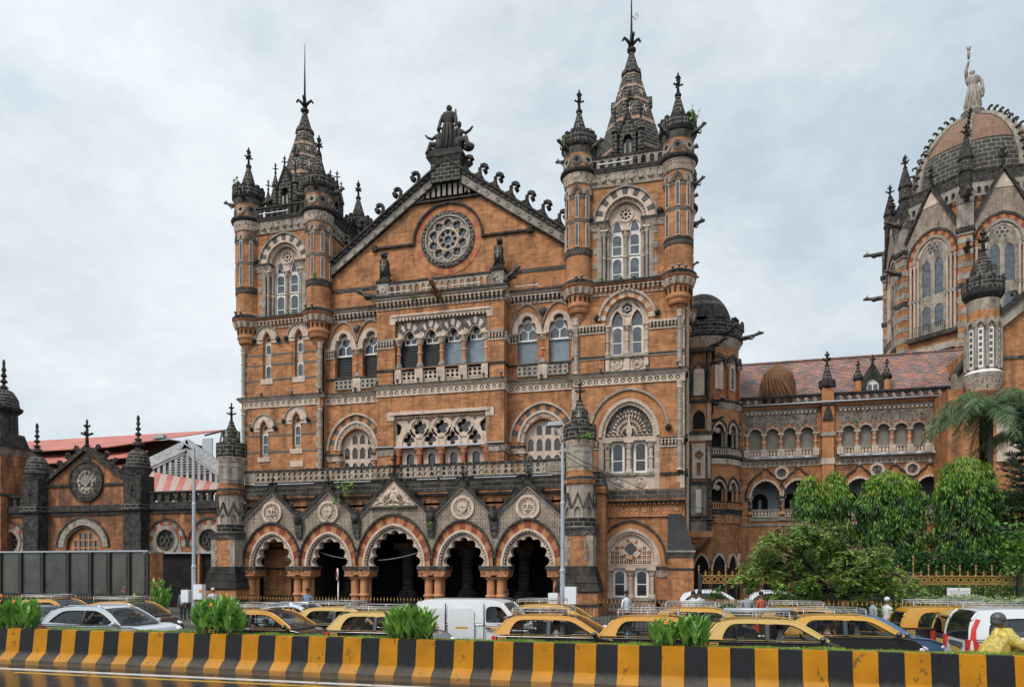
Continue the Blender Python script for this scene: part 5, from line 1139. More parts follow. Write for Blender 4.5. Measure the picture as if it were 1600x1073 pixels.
# lean-to awning and dark entry beneath
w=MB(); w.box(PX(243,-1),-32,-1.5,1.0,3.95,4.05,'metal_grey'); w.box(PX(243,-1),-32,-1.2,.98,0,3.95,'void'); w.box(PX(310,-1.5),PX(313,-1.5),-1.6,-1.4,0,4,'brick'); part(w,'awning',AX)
w=MB(); a,b=PX(235,-9.5),PX(245,-9.5); w.box(a,b,-10,-9.,0,3.75,'brick'); w.box(a-.05,b+.05,-10.05,-8.95,3.75,3.85,'pale_grey'); 
tag(w.build('gate_pier'),'short pink brick pier at the right end of the glass hoarding','pier')

# ================= train shed =================
def metal_sheet(name,c,c2,pitch,ang=0):
    m,nt,b=newmat(name); g=N(nt,'ShaderNodeNewGeometry'); wv=N(nt,'ShaderNodeTexWave',Scale=pitch,Distortion=0.); wv.bands_direction='X'
    L(nt,g.outputs['Position'],wv.inputs[0]); nz=N(nt,'ShaderNodeTexNoise',Scale=.6,Detail=7.); L(nt,g.outputs['Position'],nz.inputs[0])
    col=mixc(nt,'MULTIPLY',1.,ramp(nt,wv.outputs[0],.3,c2,.7,c),ramp(nt,nz.outputs[0],.3,.75,.7,1.1)); L(nt,col,b.inputs['Base Color']); b.inputs['Roughness'].default_value=.6
metal_sheet('red_sheet',(.52,.17,.13),(.38,.11,.085),1.3); plain('pale_paint',(.42,.44,.45),.6,noise=.35,scale=1.2); plain('rust_pale',(.42,.33,.3),.7,noise=.3); plain('dark_rust',(.07,.045,.04),.8,noise=.3)
TS=thing('train_shed',(-55,24,0),'train shed with stacked faded red sheet roofs behind the low wing','building')
def q4(pts,m,name,th=.12):
    w=MB(); p=[(P(a,b,Y)[0],Y,P(a,b,Y)[1]) for a,b,Y in pts]; w.add(p+[(x,y,z-th) for x,y,z in p],[(0,1,2,3),(7,6,5,4),(0,4,5,1),(1,5,6,2),(2,6,7,3),(3,7,4,0)],m); return part(w,name,TS)
q4([(-60,711,20),(170,697,20),(352,671,26),(-60,695,26)],'red_sheet','roof'); q4([(-60,733,18),(205,713,18),(232,704,22),(-60,717,22)],'red_sheet','roof')
q4([(-60,757,16),(220,735,16),(240,722,19),(-60,740,19)],'red_sheet','roof'); q4([(-60,790,12),(240,770,12),(240,745,15),(-60,762,15)],'red_sheet','roof')
w=MB(); w.ext([P(-60,708,24.5),P(275,686,24.5),P(275,775,24.5),P(-60,775,24.5)],24.5,30,'dark_rust'); part(w,'clerestory',TS)
GB=thing('shed_gable',(-38,15.6,0),'pale grey slatted gable end and striped roof of the train shed','building')
Yg=15.6
def gp(a,b): return P(a,b,Yg)
w=MB(); oL,ap_,oR=gp(165,748),gp(293,686),gp(350,726); b0,b1=gp(165,772),gp(350,772)
w.ext([oL,ap_,oR,b1,b0],Yg+.1,Yg+.3,'dark_rust')
def rib(a,b,wd,m='pale_paint',y0=Yg-.1,y1=Yg+.1):
    dx,dz=b[0]-a[0],b[1]-a[1]; l=math.hypot(dx,dz); nx,nz=-dz/l*wd,dx/l*wd
    w.ext([a,b,(b[0]-nx,b[1]-nz),(a[0]-nx,a[1]-nz)],y0,y1,m)
rib(oL,ap_,1.3); rib(ap_,oR,1.3); rib(gp(180,752),gp(293,700),.25,y0=Yg-.2); rib(gp(293,700),gp(350,740),.25,y0=Yg-.2)
for a in range(185,350,9):
    t=(a-165)/128 if a<293 else 1-(a-293)/57*.66
    z1=gp(a,752-62*max(0,min(1,t)) if a<293 else 690+36*(a-293)/57)[1]-.9; x=PX(a,Yg); w.box(x-.16,x+.16,Yg-.02,Yg+.1,8,z1,'pale_paint')
for k in range(11): z=gp(250,742-k*4)[1]; w.box(PX(258+k*3,Yg),PX(328-k*2,Yg),Yg-.06,Yg,z,z+.07,'pale_paint')
for i in range(7):
    for s,(p0,p1) in enumerate((((172,742),(288,688)),((298,690),(346,720)))):
        t=(i+.5)/7; c=gp(p0[0]+(p1[0]-p0[0])*t,p0[1]+(p1[1]-p0[1])*t); w.ext(rect(c[0]-.3,c[0]+.3,c[1]-.62,c[1]-.3),Yg-.13,Yg-.1,'metal_grey')
part(w,'gable_truss',GB)
w=MB(); ps=[(228,755),(262,740),(296,748),(352,758)]
for i in range(12):
    t0,t1=i/12,(i+1)/12
    A=(232+(352-232)*t0,736+20*t0); A2=(232+(352-232)*t1,736+20*t1)
    p=[(P(A[0],A[1],15)[0],15,P(A[0],A[1],15)[1]),(P(A2[0],A2[1],15)[0],15,P(A2[0],A2[1],15)[1])]
    p+=[(PX(A2[0]-10,11),11,P(A2[0],772,11)[1]),(PX(A[0]-10,11),11,P(A[0],772,11)[1])]
    w.add(p,[(0,1,2,3)],'red_sheet' if i%2 else 'rust_pale')
part(w,'lower_roof',GB)
w=MB(); w.tube([(P(335,735,16)[0],16,P(335,735,16)[1]),(P(347,675,20)[0],20,P(347,675,20)[1])],.09,'dark_rust'); w.tube([(P(320,680,20)[0],20,P(320,680,20)[1]),(P(352,672,20)[0],20,P(352,672,20)[1])],.1,'dark_rust'); x,z=P(318,720,20); w.box(x,x+1.2,19.8,20,z,z+2.4,'metal_grey'); part(w,'brace',GB)

# ================= arcaded wing at the right =================
yw=13.5; AW=thing('arcaded_wing',(12,yw,0),'long orange arcaded wing with two arched storeys and red tiled roof behind the trees','building')
Q=lambda a,b:P(a,b,yw)
xw0,xw1=PX(1150,yw),PX(1520,yw)
W=Wall(rect(xw0,xw1,0,15.5),yw,yw+.45,'brick')
up=[1180,1207,1233.5,1260.5]; up2=[1325.5,1352.5,1380,1407.5,1435,1463]
def arcade(pxs,pier0,pier1):
    xs=[PX(a,yw) for a in pxs]; w=MB(); p=(xs[-1]-xs[0])/(len(xs)-1); hw=p*.37
    for x in xs:
        W.h.append(opening(x,13.35,hw,hw*1.02,12.2))
        w.strip(arch(x,13.35,hw,hw*1.02,16),arch(x,13.35,hw+.12,hw+.14,16),yw-.12,yw+.1,['pale_grey'],1); w.strip(arch(x,13.35,hw+.12,hw+.14,18),arch(x,13.35,p*.5,p*.52+.1,18),yw-.05,yw+.1,['vous_orange','vous_red'],9)
    for i in range(len(xs)+1):
        x=xs[0]-p/2+i*p; column(w,x,yw-.02,12.2,13.4,.11,'orange_col','pale_plain','pale_grey',n=10,ch=.35); w.box(x-.22,x+.22,yw-.26,yw+.1,11.62,12.18,'pale_plain'); w.box(x-.13,x+.13,yw-.28,yw,11.75,12.08,'pale')
    a,b=xs[0]-p/2-.1,xs[-1]+p/2+.1
    top=[(a,15.15),(a,13.4)]
    for x in xs: top+=[(x-p*.5,13.4)]+arch(x,13.35,p*.5-.01,p*.52+.1,14)[1:-1]+[(x+p*.5-.001,13.4)]
    w.ext(top+[(b,13.4),(b,15.15)],yw-.03,yw+.05,'carved_mid'); w.box(a-.1,b+.1,yw-.1,yw,15.1,15.3,'pale_grey')
    n=int((b-a)/.3)
    for i in range(n): q=a+(i+.5)*(b-a)/n; w.box(q-.08,q+.08,yw-.12,yw,14.95,15.1,'pale_plain')
    balusters(w,a,b,11.65,12.08,yw-.1,'dots',.24,'pale_plain','pale_grey',.12); w.tube([(a,yw-.45,11.45),(b,yw-.45,11.47)],.09,'galv',6)
    for x in xs: w.tube([(x-.35,yw-.47,11.46),(x+.35,yw-.47,11.46)],.13,'galv',6)
    w.box(a,b,yw+.3,yw+.42,12.1,14,'blind') ; part(w,'arcade',AW)
plain('blind',(.2,.185,.16),.8,noise=.25,scale=2)
arcade(up,0,0); arcade(up2,0,0)
# first floor ogee arches
for i,a in enumerate((1196,1247,1343,1398,1453)):
    x=PX(a,yw); W.h.append(cusped(x,8.5,1.0,1.2,11,.25)+[(x+1.0,7.0),(x-1.0,7.0)]); w=MB()
    w.ext(arch(x,8.5,1.22,1.42,24)+cusped(x,8.5,1.02,1.22,13,.22)[::-1],yw-.1,yw+.2,'pale_plain')
    og=[]; ou=[]
    for s in (-1,1):
        pts=[(x+s*1.5,8.3),(x+s*1.46,8.9),(x+s*1.2,9.6),(x+s*.75,10.1),(x+s*.35,10.4),(x+s*.12,10.75)]
        w.tube([(u,yw-.06,v) for u,v in pts],[.08,.08,.08,.08,.07,.05],'lichen',6)
    w.tube([(x,yw-.1,10.7),(x,yw-.1,11.2)],[.12,.04],'pale_plain',6)
    for q in (-1.17,1.17): column(w,x+q,yw-.0,7.1,8.5,.13,'orange_col' if i%2 else 'lichen','pale_grey','orange_col',ch=.4)
    balusters(w,x-1.0,x+1.0,6.95,7.4,yw-.05,'dots',.25,'pale_plain','pale_grey',.12); w.box(x-1.2,x+1.2,yw-.1,yw+.2,6.6,6.9,'pale_grey')
    part(w,'arch_bay',AW)
for a in (1221,1370,1425): 
    x=PX(a,yw); w=MB(); w.strip(circle(x,10.35,.36,8)+[(x+.36,10.35)],circle(x,10.35,.55,8,)+[(x+.55,10.35)],yw-.14,yw+.02,['pale_plain'],1); w.ext(circle(x,10.35,.4,12),yw-.05,yw,'carved_dark'); part(w,'medallion',AW)
for a in (1212,1268,1330,1385,1440,1495):
    x=PX(a,yw); W.h.append(opening(x,2.6,.9,1.0,.3)); w=MB(); rings(w,x,2.6,1.25,1.4,yw,[(0,.12,['pale_plain'],1,.1),(.12,.35,['pale_grey','vous_dark'],9,.02)]); part(w,'arch_bay',AW)
W.done('wall',AW)
w=MB(); dotted(w,xw0,xw1,10.85,11.25,yw,.36); ledge(w,xw0,xw1,11.25,11.42,yw,.3); w.box(xw0,xw1,yw-.06,yw,6.2,6.4,'pale_grey')
ledge(w,xw0,xw1,15.35,15.7,yw,.4,'basalt_plain','orange_col'); w.tube([(xw0,yw-.5,15.62),(xw1,yw-.5,15.62)],.07,'galv',6)
balusters(w,xw0,xw1,15.72,16.25,yw,'quatre',.62,'lichen','basalt_plain',.25); part(w,'parapet',AW)
w=MB(); w.box(xw0,xw1,yw+2.6,yw+2.7,6.5,11.2,'plaster_blue'); w.box(xw0,xw1,yw+.45,yw+2.7,11.2,11.3,'plaster_blue'); w.box(xw0,xw1,yw+.45,yw+2.6,6.6,6.7,'lichen'); w.box(xw0,xw1,yw+2,yw+2.1,0,6.3,'void'); w.box(xw0,xw1,yw+1.5,yw+1.6,11.3,15,'blind')
for a in (1196,1247,1343,1398,1453): x=PX(a,yw)-.2; w.ext(opening(x,8.4,.6,.6,6.7),yw+2.5,yw+2.6,'void',[rect(x-.12,x+.12,6.9,8.5)]); 
plain('plaster_blue',(.42,.46,.53),.8,noise=.1); part(w,'gallery_wall',AW)
w=MB(); x=PX(1292,yw); w.box(x-.42,x+.42,yw-.5,yw,0,16.7,'ashlar'); w.box(x-.5,x+.5,yw-.6,yw+.1,13.0,13.3,'pale_grey'); w.box(x-.48,x+.48,yw-.56,yw,10.85,11.3,'pale_plain'); w.box(x-.5,x+.5,yw-.6,yw,15.35,15.6,'basalt_plain'); w.ext([(x-.38,14.2),(x+.38,14.2),(x+.2,15.0),(x,15.35),(x-.2,15.0)],yw-.62,yw-.5,'basalt_plain')
w.lathe(x,yw-.1,[(.5,16.7,'basalt_plain'),(.62,16.8,'basalt_plain'),(.62,17.3,'basalt_plain'),(.4,17.3,'basalt'),(.28,17.9,'basalt'),(.1,18.5,'basalt_plain')],8); finial(w,x,yw-.1,18.4,1.2,s=1.3); part(w,'pinnacle',AW)
# tiled roof
m,nt,b=newmat('roof_tile'); tcn=N(nt,'ShaderNodeTexCoord'); mpn=N(nt,'ShaderNodeMapping'); mpn.inputs['Rotation'].default_value=(PI/2,0,0); g=N(nt,'ShaderNodeNewGeometry'); sx=N(nt,'ShaderNodeSeparateXYZ'); L(nt,g.outputs['Position'],sx.inputs[0]); cb=N(nt,'ShaderNodeCombineXYZ'); L(nt,sx.outputs[0],cb.inputs[0]); L(nt,sx.outputs[2],cb.inputs[1])
br=N(nt,'ShaderNodeTexBrick'); L(nt,cb.outputs[0],br.inputs['Vector']); br.inputs['Scale'].default_value=1; br.inputs['Brick Width'].default_value=.42; br.inputs['Row Height'].default_value=.16; br.inputs['Mortar Size'].default_value=.022; br.inputs['Color1'].default_value=(.46,.19,.12,1); br.inputs['Color2'].default_value=(.13,.135,.155,1); br.inputs['Mortar'].default_value=(.05,.045,.045,1); br.inputs['Bias'].default_value=-.05
nz=N(nt,'ShaderNodeTexNoise',Scale=.7,Detail=6.); L(nt,g.outputs['Position'],nz.inputs[0]); L(nt,mixc(nt,'MULTIPLY',1.,br.outputs[0],ramp(nt,nz.outputs[0],.3,.6,.7,1.3)),b.inputs['Base Color']); b.inputs['Roughness'].default_value=.6
bp=N(nt,'ShaderNodeBump'); bp.inputs['Distance'].default_value=.05; L(nt,br.outputs['Fac'],bp.inputs['Height']); bp.invert=True; L(nt,bp.outputs[0],b.inputs['Normal'])
w=MB(); zr=P(1160,571,19)[1]; w.add([(xw0-6,14.2,15.9),(xw1+6,14.2,15.9),(xw1+6,19,zr),(xw0-6,19,zr)],[(0,1,2,3)],'roof_tile'); w.add([(xw0-6,24,15.9),(xw1+6,24,15.9),(xw1+6,19,zr),(xw0-6,19,zr)],[(3,2,1,0)],'roof_tile'); w.box(xw0-6,xw1+6,18.9,19.1,zr-.02,zr+.12,'roof_tile'); w.box(xw0-6,xw1,yw+2.7,23.9,0,15.8,'brick_old'); part(w,'roof',AW)
# dormer with two slim turrets
w=MB(); x=PX(1363,15); w.ext([(x-.75,16.1),(x+.75,16.1),(x+.75,17.6),(x,18.9),(x-.75,17.6)],14.8,15.8,'basalt_plain',[opening(x,17.1,.45,.55,16.3,10)]); w.box(x-.45,x+.45,14.95,15,16.2,17.7,'white_frame'); finial(w,x,14.9,18.8,.7,s=.9)
for s in (-1,1): w.lathe(x+s*1.02,15,[(.28,16.0,'ashlar'),(.28,17.5,'basalt_plain'),(.4,17.7,'basalt_plain'),(.38,17.85,'basalt'),(.08,18.6,'basalt_plain')],8); finial(w,x+s*1.02,15,18.5,.7,s=.8)
for q in (-.2,.2): w.box(x+q-.14,x+q+.14,14.9,14.96,16.3,17.2,'glass')
part(w,'dormer',AW)
# tarpaulin covered object on the parapet
stone('tarp',(.21,.115,.062),(.17,.09,.05),(.1,.1,.1),0,grime=.15,var=.3,bump=.2)
w=MB(); v=[];n=48; tx0,tx1=PX(1187,14.4),PX(1243,14.4); tc_=(tx0+tx1)/2; hx=(tx1-tx0)/2; rows=[(1.0,1.0,15.95),(.98,.9,16.6),(.97,.85,17.2),(.9,.78,17.8),(.8,.65,18.35),(.45,.35,18.75),(.08,.08,19.2)]
for a,b,z in rows:
    for j in range(n):
        t=2*PI*j/n; f=1+.07*math.sin(t*3+z*1.1)+.05*math.sin(t*11+z*2)*(1.2-.3*(z-16))+.025*math.sin(t*23+z*3); v.append((tc_+hx*a*f*(abs(math.cos(t))**.7)*(1 if math.cos(t)>0 else -1)+(.12*math.sin(t*3) if z<18 else 0),14.5+1.0*b*f*(abs(math.sin(t))**.7)*(1 if math.sin(t)>0 else -1),z+(.1*math.sin(t*4+1) if z>17 and z<18.6 else 0)))
w.add(v,[(i*n+j,i*n+(j+1)%n,(i+1)*n+(j+1)%n,(i+1)*n+j) for i in range(len(rows)-1) for j in range(n)],'tarp',True); w.tube([(tc_,14.5,19.0),(tc_,14.5,19.3)],.04,'basalt_plain')
for k in range(7):
    x=tc_-hx*.85+k*hx*.16; w.tube([(x,13.55,18.0-.04*k),(x+.14*k*.5,13.46,17.0),(x+.3*k*.45,13.5,16.0)],[.05,.09,.06],'tarp',6)
tag(w.build('wrapped_statue'),'tall object wrapped in brown tarpaulin on the parapet of the arcaded wing','statue')

# ================= projecting end of the wing with its round turret =================
EW=thing('gabled_end_block',(27,10,0),'orange gabled block with a slim white pillared turret behind the palm at right','building')
tx,ty=PX(1536,9.5),9.5; s_=.0555
def tz(y): return P(1536,y,9.0)[1]
w=MB(); R=.95
pr=[(.15,tz(640),'carved_orange'),(.5,tz(630),'carved_orange'),(R,tz(612),'brick'),(R,tz(610),'carved'),(R+.25,tz(592),'pale_grey'),(R+.28,tz(584),'white_frame'),(R-.02,tz(578),'pale_grey'),(R-.05,tz(513),'pale_grey'),(R,tz(508),'brick'),(R,tz(486),'pale_grey'),(R+.02,tz(482),'pale_dirty'),(R+.02,tz(468),'basalt_plain'),(R+.28,tz(460),'basalt_plain'),(R+.32,tz(455),'basalt'),(R+.3,tz(437),'basalt_plain'),(R,tz(436),'basalt'),(R*.75,tz(420),'basalt'),(R*.42,tz(402),'basalt'),(R*.2,tz(394),'basalt_plain'),(.1,tz(385),'basalt_plain')]
w.lathe(tx,ty,pr,28); finial(w,tx,ty,tz(388),1.6,s=1.6)
for i in range(10):
    T=Matrix.Translation((tx,ty,0))@Matrix.Rotation(2*PI*i/10+.15,4,'Z'); b=MB(T); z0,z1=tz(576),tz(514)
    b.box(-.17,.17,-R-.02,-R+.2,z0,z1,'white_frame')
    for k in range(6): b.box(-.09,.09,-R-.035,-R+.1,z0+.2+k*(z1-z0)/6.4,z0+.45+k*(z1-z0)/6.4,'glass')
    b.lathe(.38,-R-.0,[(.11,z0,'pale_grey'),(.1,z1,'pale_plain'),(.16,z1+.1,'pale_plain')],8); b.strip(arch(0,z1+.1,.2,.3,8),arch(0,z1+.1,.36,.6,8),-R-.1,-R+.1,['pale_grey'],1)
    b.box(-.1,.1,-R-.36,-R-.25,tz(437),tz(434),'basalt_plain'); b.box(-.03,.03,-R-.33,-R-.25,tz(452),tz(440),'void')
    if i%2==0: b.ext([(-.22,tz(425)),(.22,tz(425)),(0,tz(410))],-R*.85,-R*.5,'basalt_plain')
    b.build('slit_window',EW); sc.collection.objects  # each light its own part
part(w,'turret',EW)
for o in [c for c in EW.children if c.name.startswith('slit_window')]: o.location=-Vector(EW.location)
w=MB(); x0,x1=tx,tx+18; xm=(x0+x1)/2; zt0=tz(522); k=.8
w.ext([(x0,0),(x1,0),(x1,zt0),(xm,zt0+9*k),(x0,zt0)],9.6,10.2,'brick'); w.ext([(x0,zt0+.5),(xm,zt0+.5+9*k),(x1,zt0+.5),(x1,zt0-.4),(xm,zt0-.4+9*k),(x0,zt0-.4)],9.3,9.6,'pale_grey'); w.ext([(x0-.2,zt0+.8),(xm,zt0+.8+9*k),(x1,zt0+.8),(x1,zt0+.5),(xm,zt0+.5+9*k),(x0,zt0+.5)],9.1,10.4,'basalt_plain')
for t in (1,2,3,4,5,6): crocket(w,(x0+t,9.5,zt0+.8+t*k),math.atan(k),.6,-1,.16)
w.box(x0,x1,9.5,9.6,tz(560),tz(556),'lichen'); [w.ext(opening(xx,zz,.7,.9,zz-2.6,10),9.42,9.6,'pale_dirty',[opening(xx,zz,.5,.7,zz-2.4,8)]) or w.box(xx-.5,xx+.5,9.5,9.6,zz-2.4,zz+.7,'glass_dark') for xx in (x0+6,x0+9,x0+12) for zz in (4.,9.,14.5)]; w.box(x0+.8,x0+2.2,9.45,9.6,tz(720),tz(640),'pale_plain'); w.ext(circle(x0+2.6,tz(660),.8,20),9.4,9.6,'pale_dirty',[foil(x0+2.6,tz(660),.55,6)])
w.box(x0,x0+.4,9.6,22,0,zt0,'brick'); w.box(tx-1.9,x0,10.3,13.3,0,15.4,'brick'); part(w,'wall',EW)
w=MB(); a=PX(1500,12.2); w.ext([(a,15.6),(a+2.6,15.6),(a+2.6,18.0),(a+1.2,19.0),(a,17.2)],12.0,13.4,'ashlar'); w.ext([(a-.3,17.0),(a+1.2,19.3),(a+2.8,17.9),(a+2.8,17.6),(a+1.2,18.9),(a-.3,16.7)],11.7,13.6,'slate'); w.box(a-.5,a+.1,11.9,12.5,15.6,16.9,'pale_grey'); finial(w,a+.4,12,18.9,1.1,s=1.1); part(w,'dormer',EW)
# ================= great domed tower =================
DT=thing('domed_tower',(29,39.7,0),'great octagonal domed tower with crocketed ribs and striped arches at the far right','tower')
ox,oy=29.15,39.7; Rv=7.85; ap2=Rv*math.cos(PI/8)
w=MB(); w.lathe(ox,oy,[(Rv,0,'brick'),(Rv,24.6,'pale_grey'),(Rv+.35,24.8,'pale_grey'),(Rv+.1,25.5,'brick'),(Rv-.15,39.0,'pale_grey'),(Rv-.1,40.3,'carved_dark'),(Rv+.3,41.2,'basalt_plain'),(Rv+.4,41.5,'basalt_plain'),(6.3,41.6,'basalt')],8,False,rot=PI/8)
part(w,'wall',DT)
dp=[(6.15,41.3,'basalt_tile'),(6.1,42.6,'basalt_tile'),(5.85,44.1,'basalt_tile'),(5.4,45.6,'basalt_plain'),(5.38,45.75,'dome_orange'),(4.8,47.0,'dome_orange'),(3.9,48.3,'dome_orange'),(2.7,49.5,'dome_orange'),(1.5,50.3,'basalt_plain'),(1.2,50.5,'carved_dark'),(1.1,51.3,'pale_dirty'),(.75,51.6,'pale_dirty'),(.8,52.2,'pale_dirty'),(.2,52.25,'pale_dirty')]
stone('dome_orange',(.28,.175,.125),(.2,.125,.09),(.16,.1,.07),.9,.2,.02,.25); stone('basalt_tile',(.05,.05,.05),(.07,.07,.065),(.3,.27,.22),.8,.5,.03,.2)
w=MB(); w.lathe(ox,oy,dp,32,False); part(w,'dome',DT)
for i in range(8):
    a=PI/8+PI/4*i; c,s=math.cos(a),math.sin(a); w=MB(); pts=[(ox+(r+.12)*c,oy+(r+.12)*s,z) for r,z,_ in dp[:10]]; w.tube(pts,.3,'pale_grey',6,False)
    rs=resample([(r,z) for r,z,_ in dp[:10]],13)
    T=Matrix.Translation((ox,oy,0))@Matrix.Rotation(a,4,'Z'); b=MB(T)
    for j in range(1,13):
        r,z=rs[j]; p,q=rs[j-1],rs[min(j+1,13)]; dx,dz=q[0]-p[0],q[1]-p[1]; l=math.hypot(dx,dz); nx,nz=dz/l,-dx/l
        # hook perpendicular to the rib
        pts=[(r+nx*.2,0,z+nz*.2),(r+nx*.6,0,z+nz*.6),(r+nx*.8-dx/l*.15,0,z+nz*.8-dz/l*.15),(r+nx*.76-dx/l*.33,0,z+nz*.76-dz/l*.33),(r+nx*.6-dx/l*.36,0,z+nz*.6-dz/l*.36)]
        b.tube(pts,[.2,.12,.1,.1,.07],'lichen',6)
    for j in range(1,26):
        z_=41.5+j*.33
    o=len(w.v); w.v+=b.v
    for fc,kk in zip(b.f,b.fm): w.f.append(tuple(q+o for q in fc)); w.fm.append(w.mi(b.mats[kk])); w.fs.append(True)
    part(w,'rib',DT)
    # corner buttress with pinnacle
    w=MB(T); d=Rv
    w.box(d-.75,d+.75,-.75,.75,0,24.4,'brick'); w.box(d-.85,d+.85,-.85,.85,24.4,24.9,'pale_grey'); w.box(d-.6,d+.6,-.6,.6,24.9,35.5,'brick')
    for z in range(9): w.box(d-.62,d+.63,-.63-.02*(z%2),.63+.02*(z%2),25.2+z*1.15,25.75+z*1.15,'pale_grey')
    w.box(d-.75,d+.75,-.75,.75,30.2,30.6,'lichen'); w.box(d-.7,d+.7,-.7,.7,35.2,38.2,'pale_dirty'); w.box(d-.8,d+.85,-.8,.8,35.5,35.9,'basalt_plain'); w.ext([(d-.75,38.2),(d+.75,38.2),(d,39.6)],-.75,.75,'carved_dark')
    w.lathe(d,0,[(.55,38.0,'basalt_plain'),(.55,41.3,'basalt_plain'),(.68,41.5,'basalt_plain'),(.6,41.8,'basalt'),(.58,42.6,'basalt_plain'),(.7,42.8,'basalt_plain'),(.35,44.2,'basalt_plain'),(.12,45.0,'basalt_plain')],8); finial(w,d,0,44.8,1.5,s=1.6)
    for z in (33.6,38.6): gargoyle(w,(d+.5,.1,z),(1,.15,.02),2.2,1.8,'carved_dark')
    part(w,'corner_buttress',DT)
for i in range(8):
    if i in (1,2,3): continue
    T=Matrix.Translation((ox,oy,0))@Matrix.Rotation(PI/4*i,4,'Z'); f=-ap2-.24
    w=MB(T)
    rings(w,0,34.1,2.55,3.0,f,[(0,.16,['lichen'],1,.3),(.16,.62,['vous_orange','vous_red'],17,.2),(.62,.9,['pale_grey'],1,.25),(.9,1.2,['carved'],1,.1)])
    for q in (1.45,1.8,2.2):
        for s in (-1,1): w.lathe(s*q,f-.12,[(.14,26.6,'pale'),(.12,33.6,'pale_plain'),(.2,34.0,'pale_dirty')],8); w.box(s*q-.2,s*q+.2,f-.25,f,30.2,30.5,'pale_grey')
    w.ext(opening(0,34.1,1.36,1.75,26.6),f-.05,f+.05,'pale_dirty',[circle(.0,35.2,.2,12)]+[circle(.42*math.cos(k*PI/3),35.2+.42*math.sin(k*PI/3),.15,8) for k in range(6)]+[opening(s*.62,33.4,.42,.75,30.5,10) for s in (-1,1)]+[opening(s*.62,29.0,.42,.5,27.2,8) for s in (-1,1)])
    w.box(-1.4,1.4,f+.03,f+.06,26.7,36,'glass')
    w.box(-2.5,2.5,f-.35,f+.05,26.2,26.6,'lichen')
    for s in (-1,1): w.box(*sorted((s*2.45,s*2.85)),f-.02,f+.02,26.5,34,'pale_grey')
    part(w,'window',DT); w=MB(T); w.box(-1.5,1.5,f-.75,f-.7,27.4,27.46,'black_iron')
    for k in range(16): w.box(-1.5+k*.2,-1.46+k*.2,f-.74,f-.71,26.6,27.4,'black_iron')
    part(w,'balcony_rail',DT); w=MB(T)
    zb_,za_=35.6,41.2; w.ext([(-3,zb_),(0,za_),(3,zb_),(2.62,zb_)]+[(x,z) for x,z in arch(0,34.1,2.6,3.05,20)][::-1][2:-2]+[(-2.62,zb_)],f-.3,f+.0,'diaper'); w.ext([(-3.3,zb_-.1),(0,za_+.35),(3.3,zb_-.1),(3.0,zb_-.15),(0,za_-.1),(-3.0,zb_-.15)],f-.55,f+.3,'basalt_plain'); finial(w,0,f-.3,za_+.2,2.2,s=1.8); w.ext([(-.9,39.4),(.9,39.4),(0,40.8)],f-.34,f-.28,'pale_plain')
    w.ext(rect(-2.9,2.9,39.0,40.3),f-.0,f+.1,'pale_grey',[opening(-2.6+.65*k,39.7,.18,.2,39.2,6) for k in range(9)])
    part(w,'gable',DT)
w=MB(); sx_,sy_=ox-.0,oy; zz=51.7
figure(w,sx_,sy_,zz,4.2,'statue_stone',arm=([(.16,.98),(.13,1.12),(.12,1.18)],[(.19,.66),(.2,.5),(.17,.42)]))
w.tube([(sx_-.55,sy_-.55,zz+5.1),(sx_-.54,sy_-.55,zz+5.9)],[.1,.17],'statue_stone'); 
for a in (-.3,-.1,.12,.3): w.tube([(sx_-.54,sy_-.55,zz+5.8),(sx_-.54+a*.8,sy_-.55,zz+6.4)],.035,'black_iron',4)
w.lathe(sx_+.75,sy_-.2,[(.05,zz+1.0,'statue_stone'),(.25,zz+1.15,'statue_stone'),(.34,zz+1.7,'statue_stone'),(.25,zz+2.2,'statue_stone'),(.05,zz+2.4,'statue_stone')],10)
tag(w.build('crowning_statue'),'tall weathered statue raising a torch on top of the great dome','statue')
# ================= ground, roads, barrier =================
def asphalt(name,c,rough0,rough1,sc_=1.2):
    m,nt,b=newmat(name); g=N(nt,'ShaderNodeNewGeometry'); n_=N(nt,'ShaderNodeTexNoise',Scale=sc_,Detail=9.,Roughness=.7); L(nt,g.outputs['Position'],n_.inputs[0])
    n2_=N(nt,'ShaderNodeTexNoise',Scale=60.,Detail=3.); L(nt,g.outputs['Position'],n2_.inputs[0])
    L(nt,mixc(nt,'MULTIPLY',1.,ramp(nt,n_.outputs[0],.3,tuple(x*.7 for x in c),.7,tuple(x*1.25 for x in c)),ramp(nt,n2_.outputs[0],.3,.8,.7,1.2)),b.inputs['Base Color'])
    r_=N(nt,'ShaderNodeMapRange'); r_.inputs['From Min'].default_value=.35; r_.inputs['From Max'].default_value=.65; r_.inputs['To Min'].default_value=rough0; r_.inputs['To Max'].default_value=rough1; L(nt,n_.outputs[0],r_.inputs[0]); L(nt,r_.outputs[0],b.inputs['Roughness'])
    bp=N(nt,'ShaderNodeBump'); bp.inputs['Strength'].default_value=.12; bp.inputs['Distance'].default_value=.01; L(nt,n2_.outputs[0],bp.inputs['Height']); L(nt,bp.outputs[0],b.inputs['Normal'])
asphalt('paving',(.09,.085,.078),.5,.8); asphalt('wet_road',(.03,.03,.03),.04,.16); asphalt('road',(.05,.05,.05),.25,.6)
def sheet(name,x0,x1,y0,y1,z,m,kind='structure'):
    w=MB(); w.add([(x0,y0,z),(x1,y0,z),(x1,y1,z),(x0,y1,z)],[(0,1,2,3)],m); o=w.build(name); o['kind']=kind; return o
sheet('ground',-1500,1500,-300,2500,0,'paving'); sheet('road',-150,90,-27.6,-16.6,.004,'road'); sheet('near_road',-150,90,-60,-28.95,.004,'wet_road')
w=MB(); w.box(-150,90,-16.6,-14.6,0,.14,'paving'); o=w.build('pavement'); o['kind']='structure'
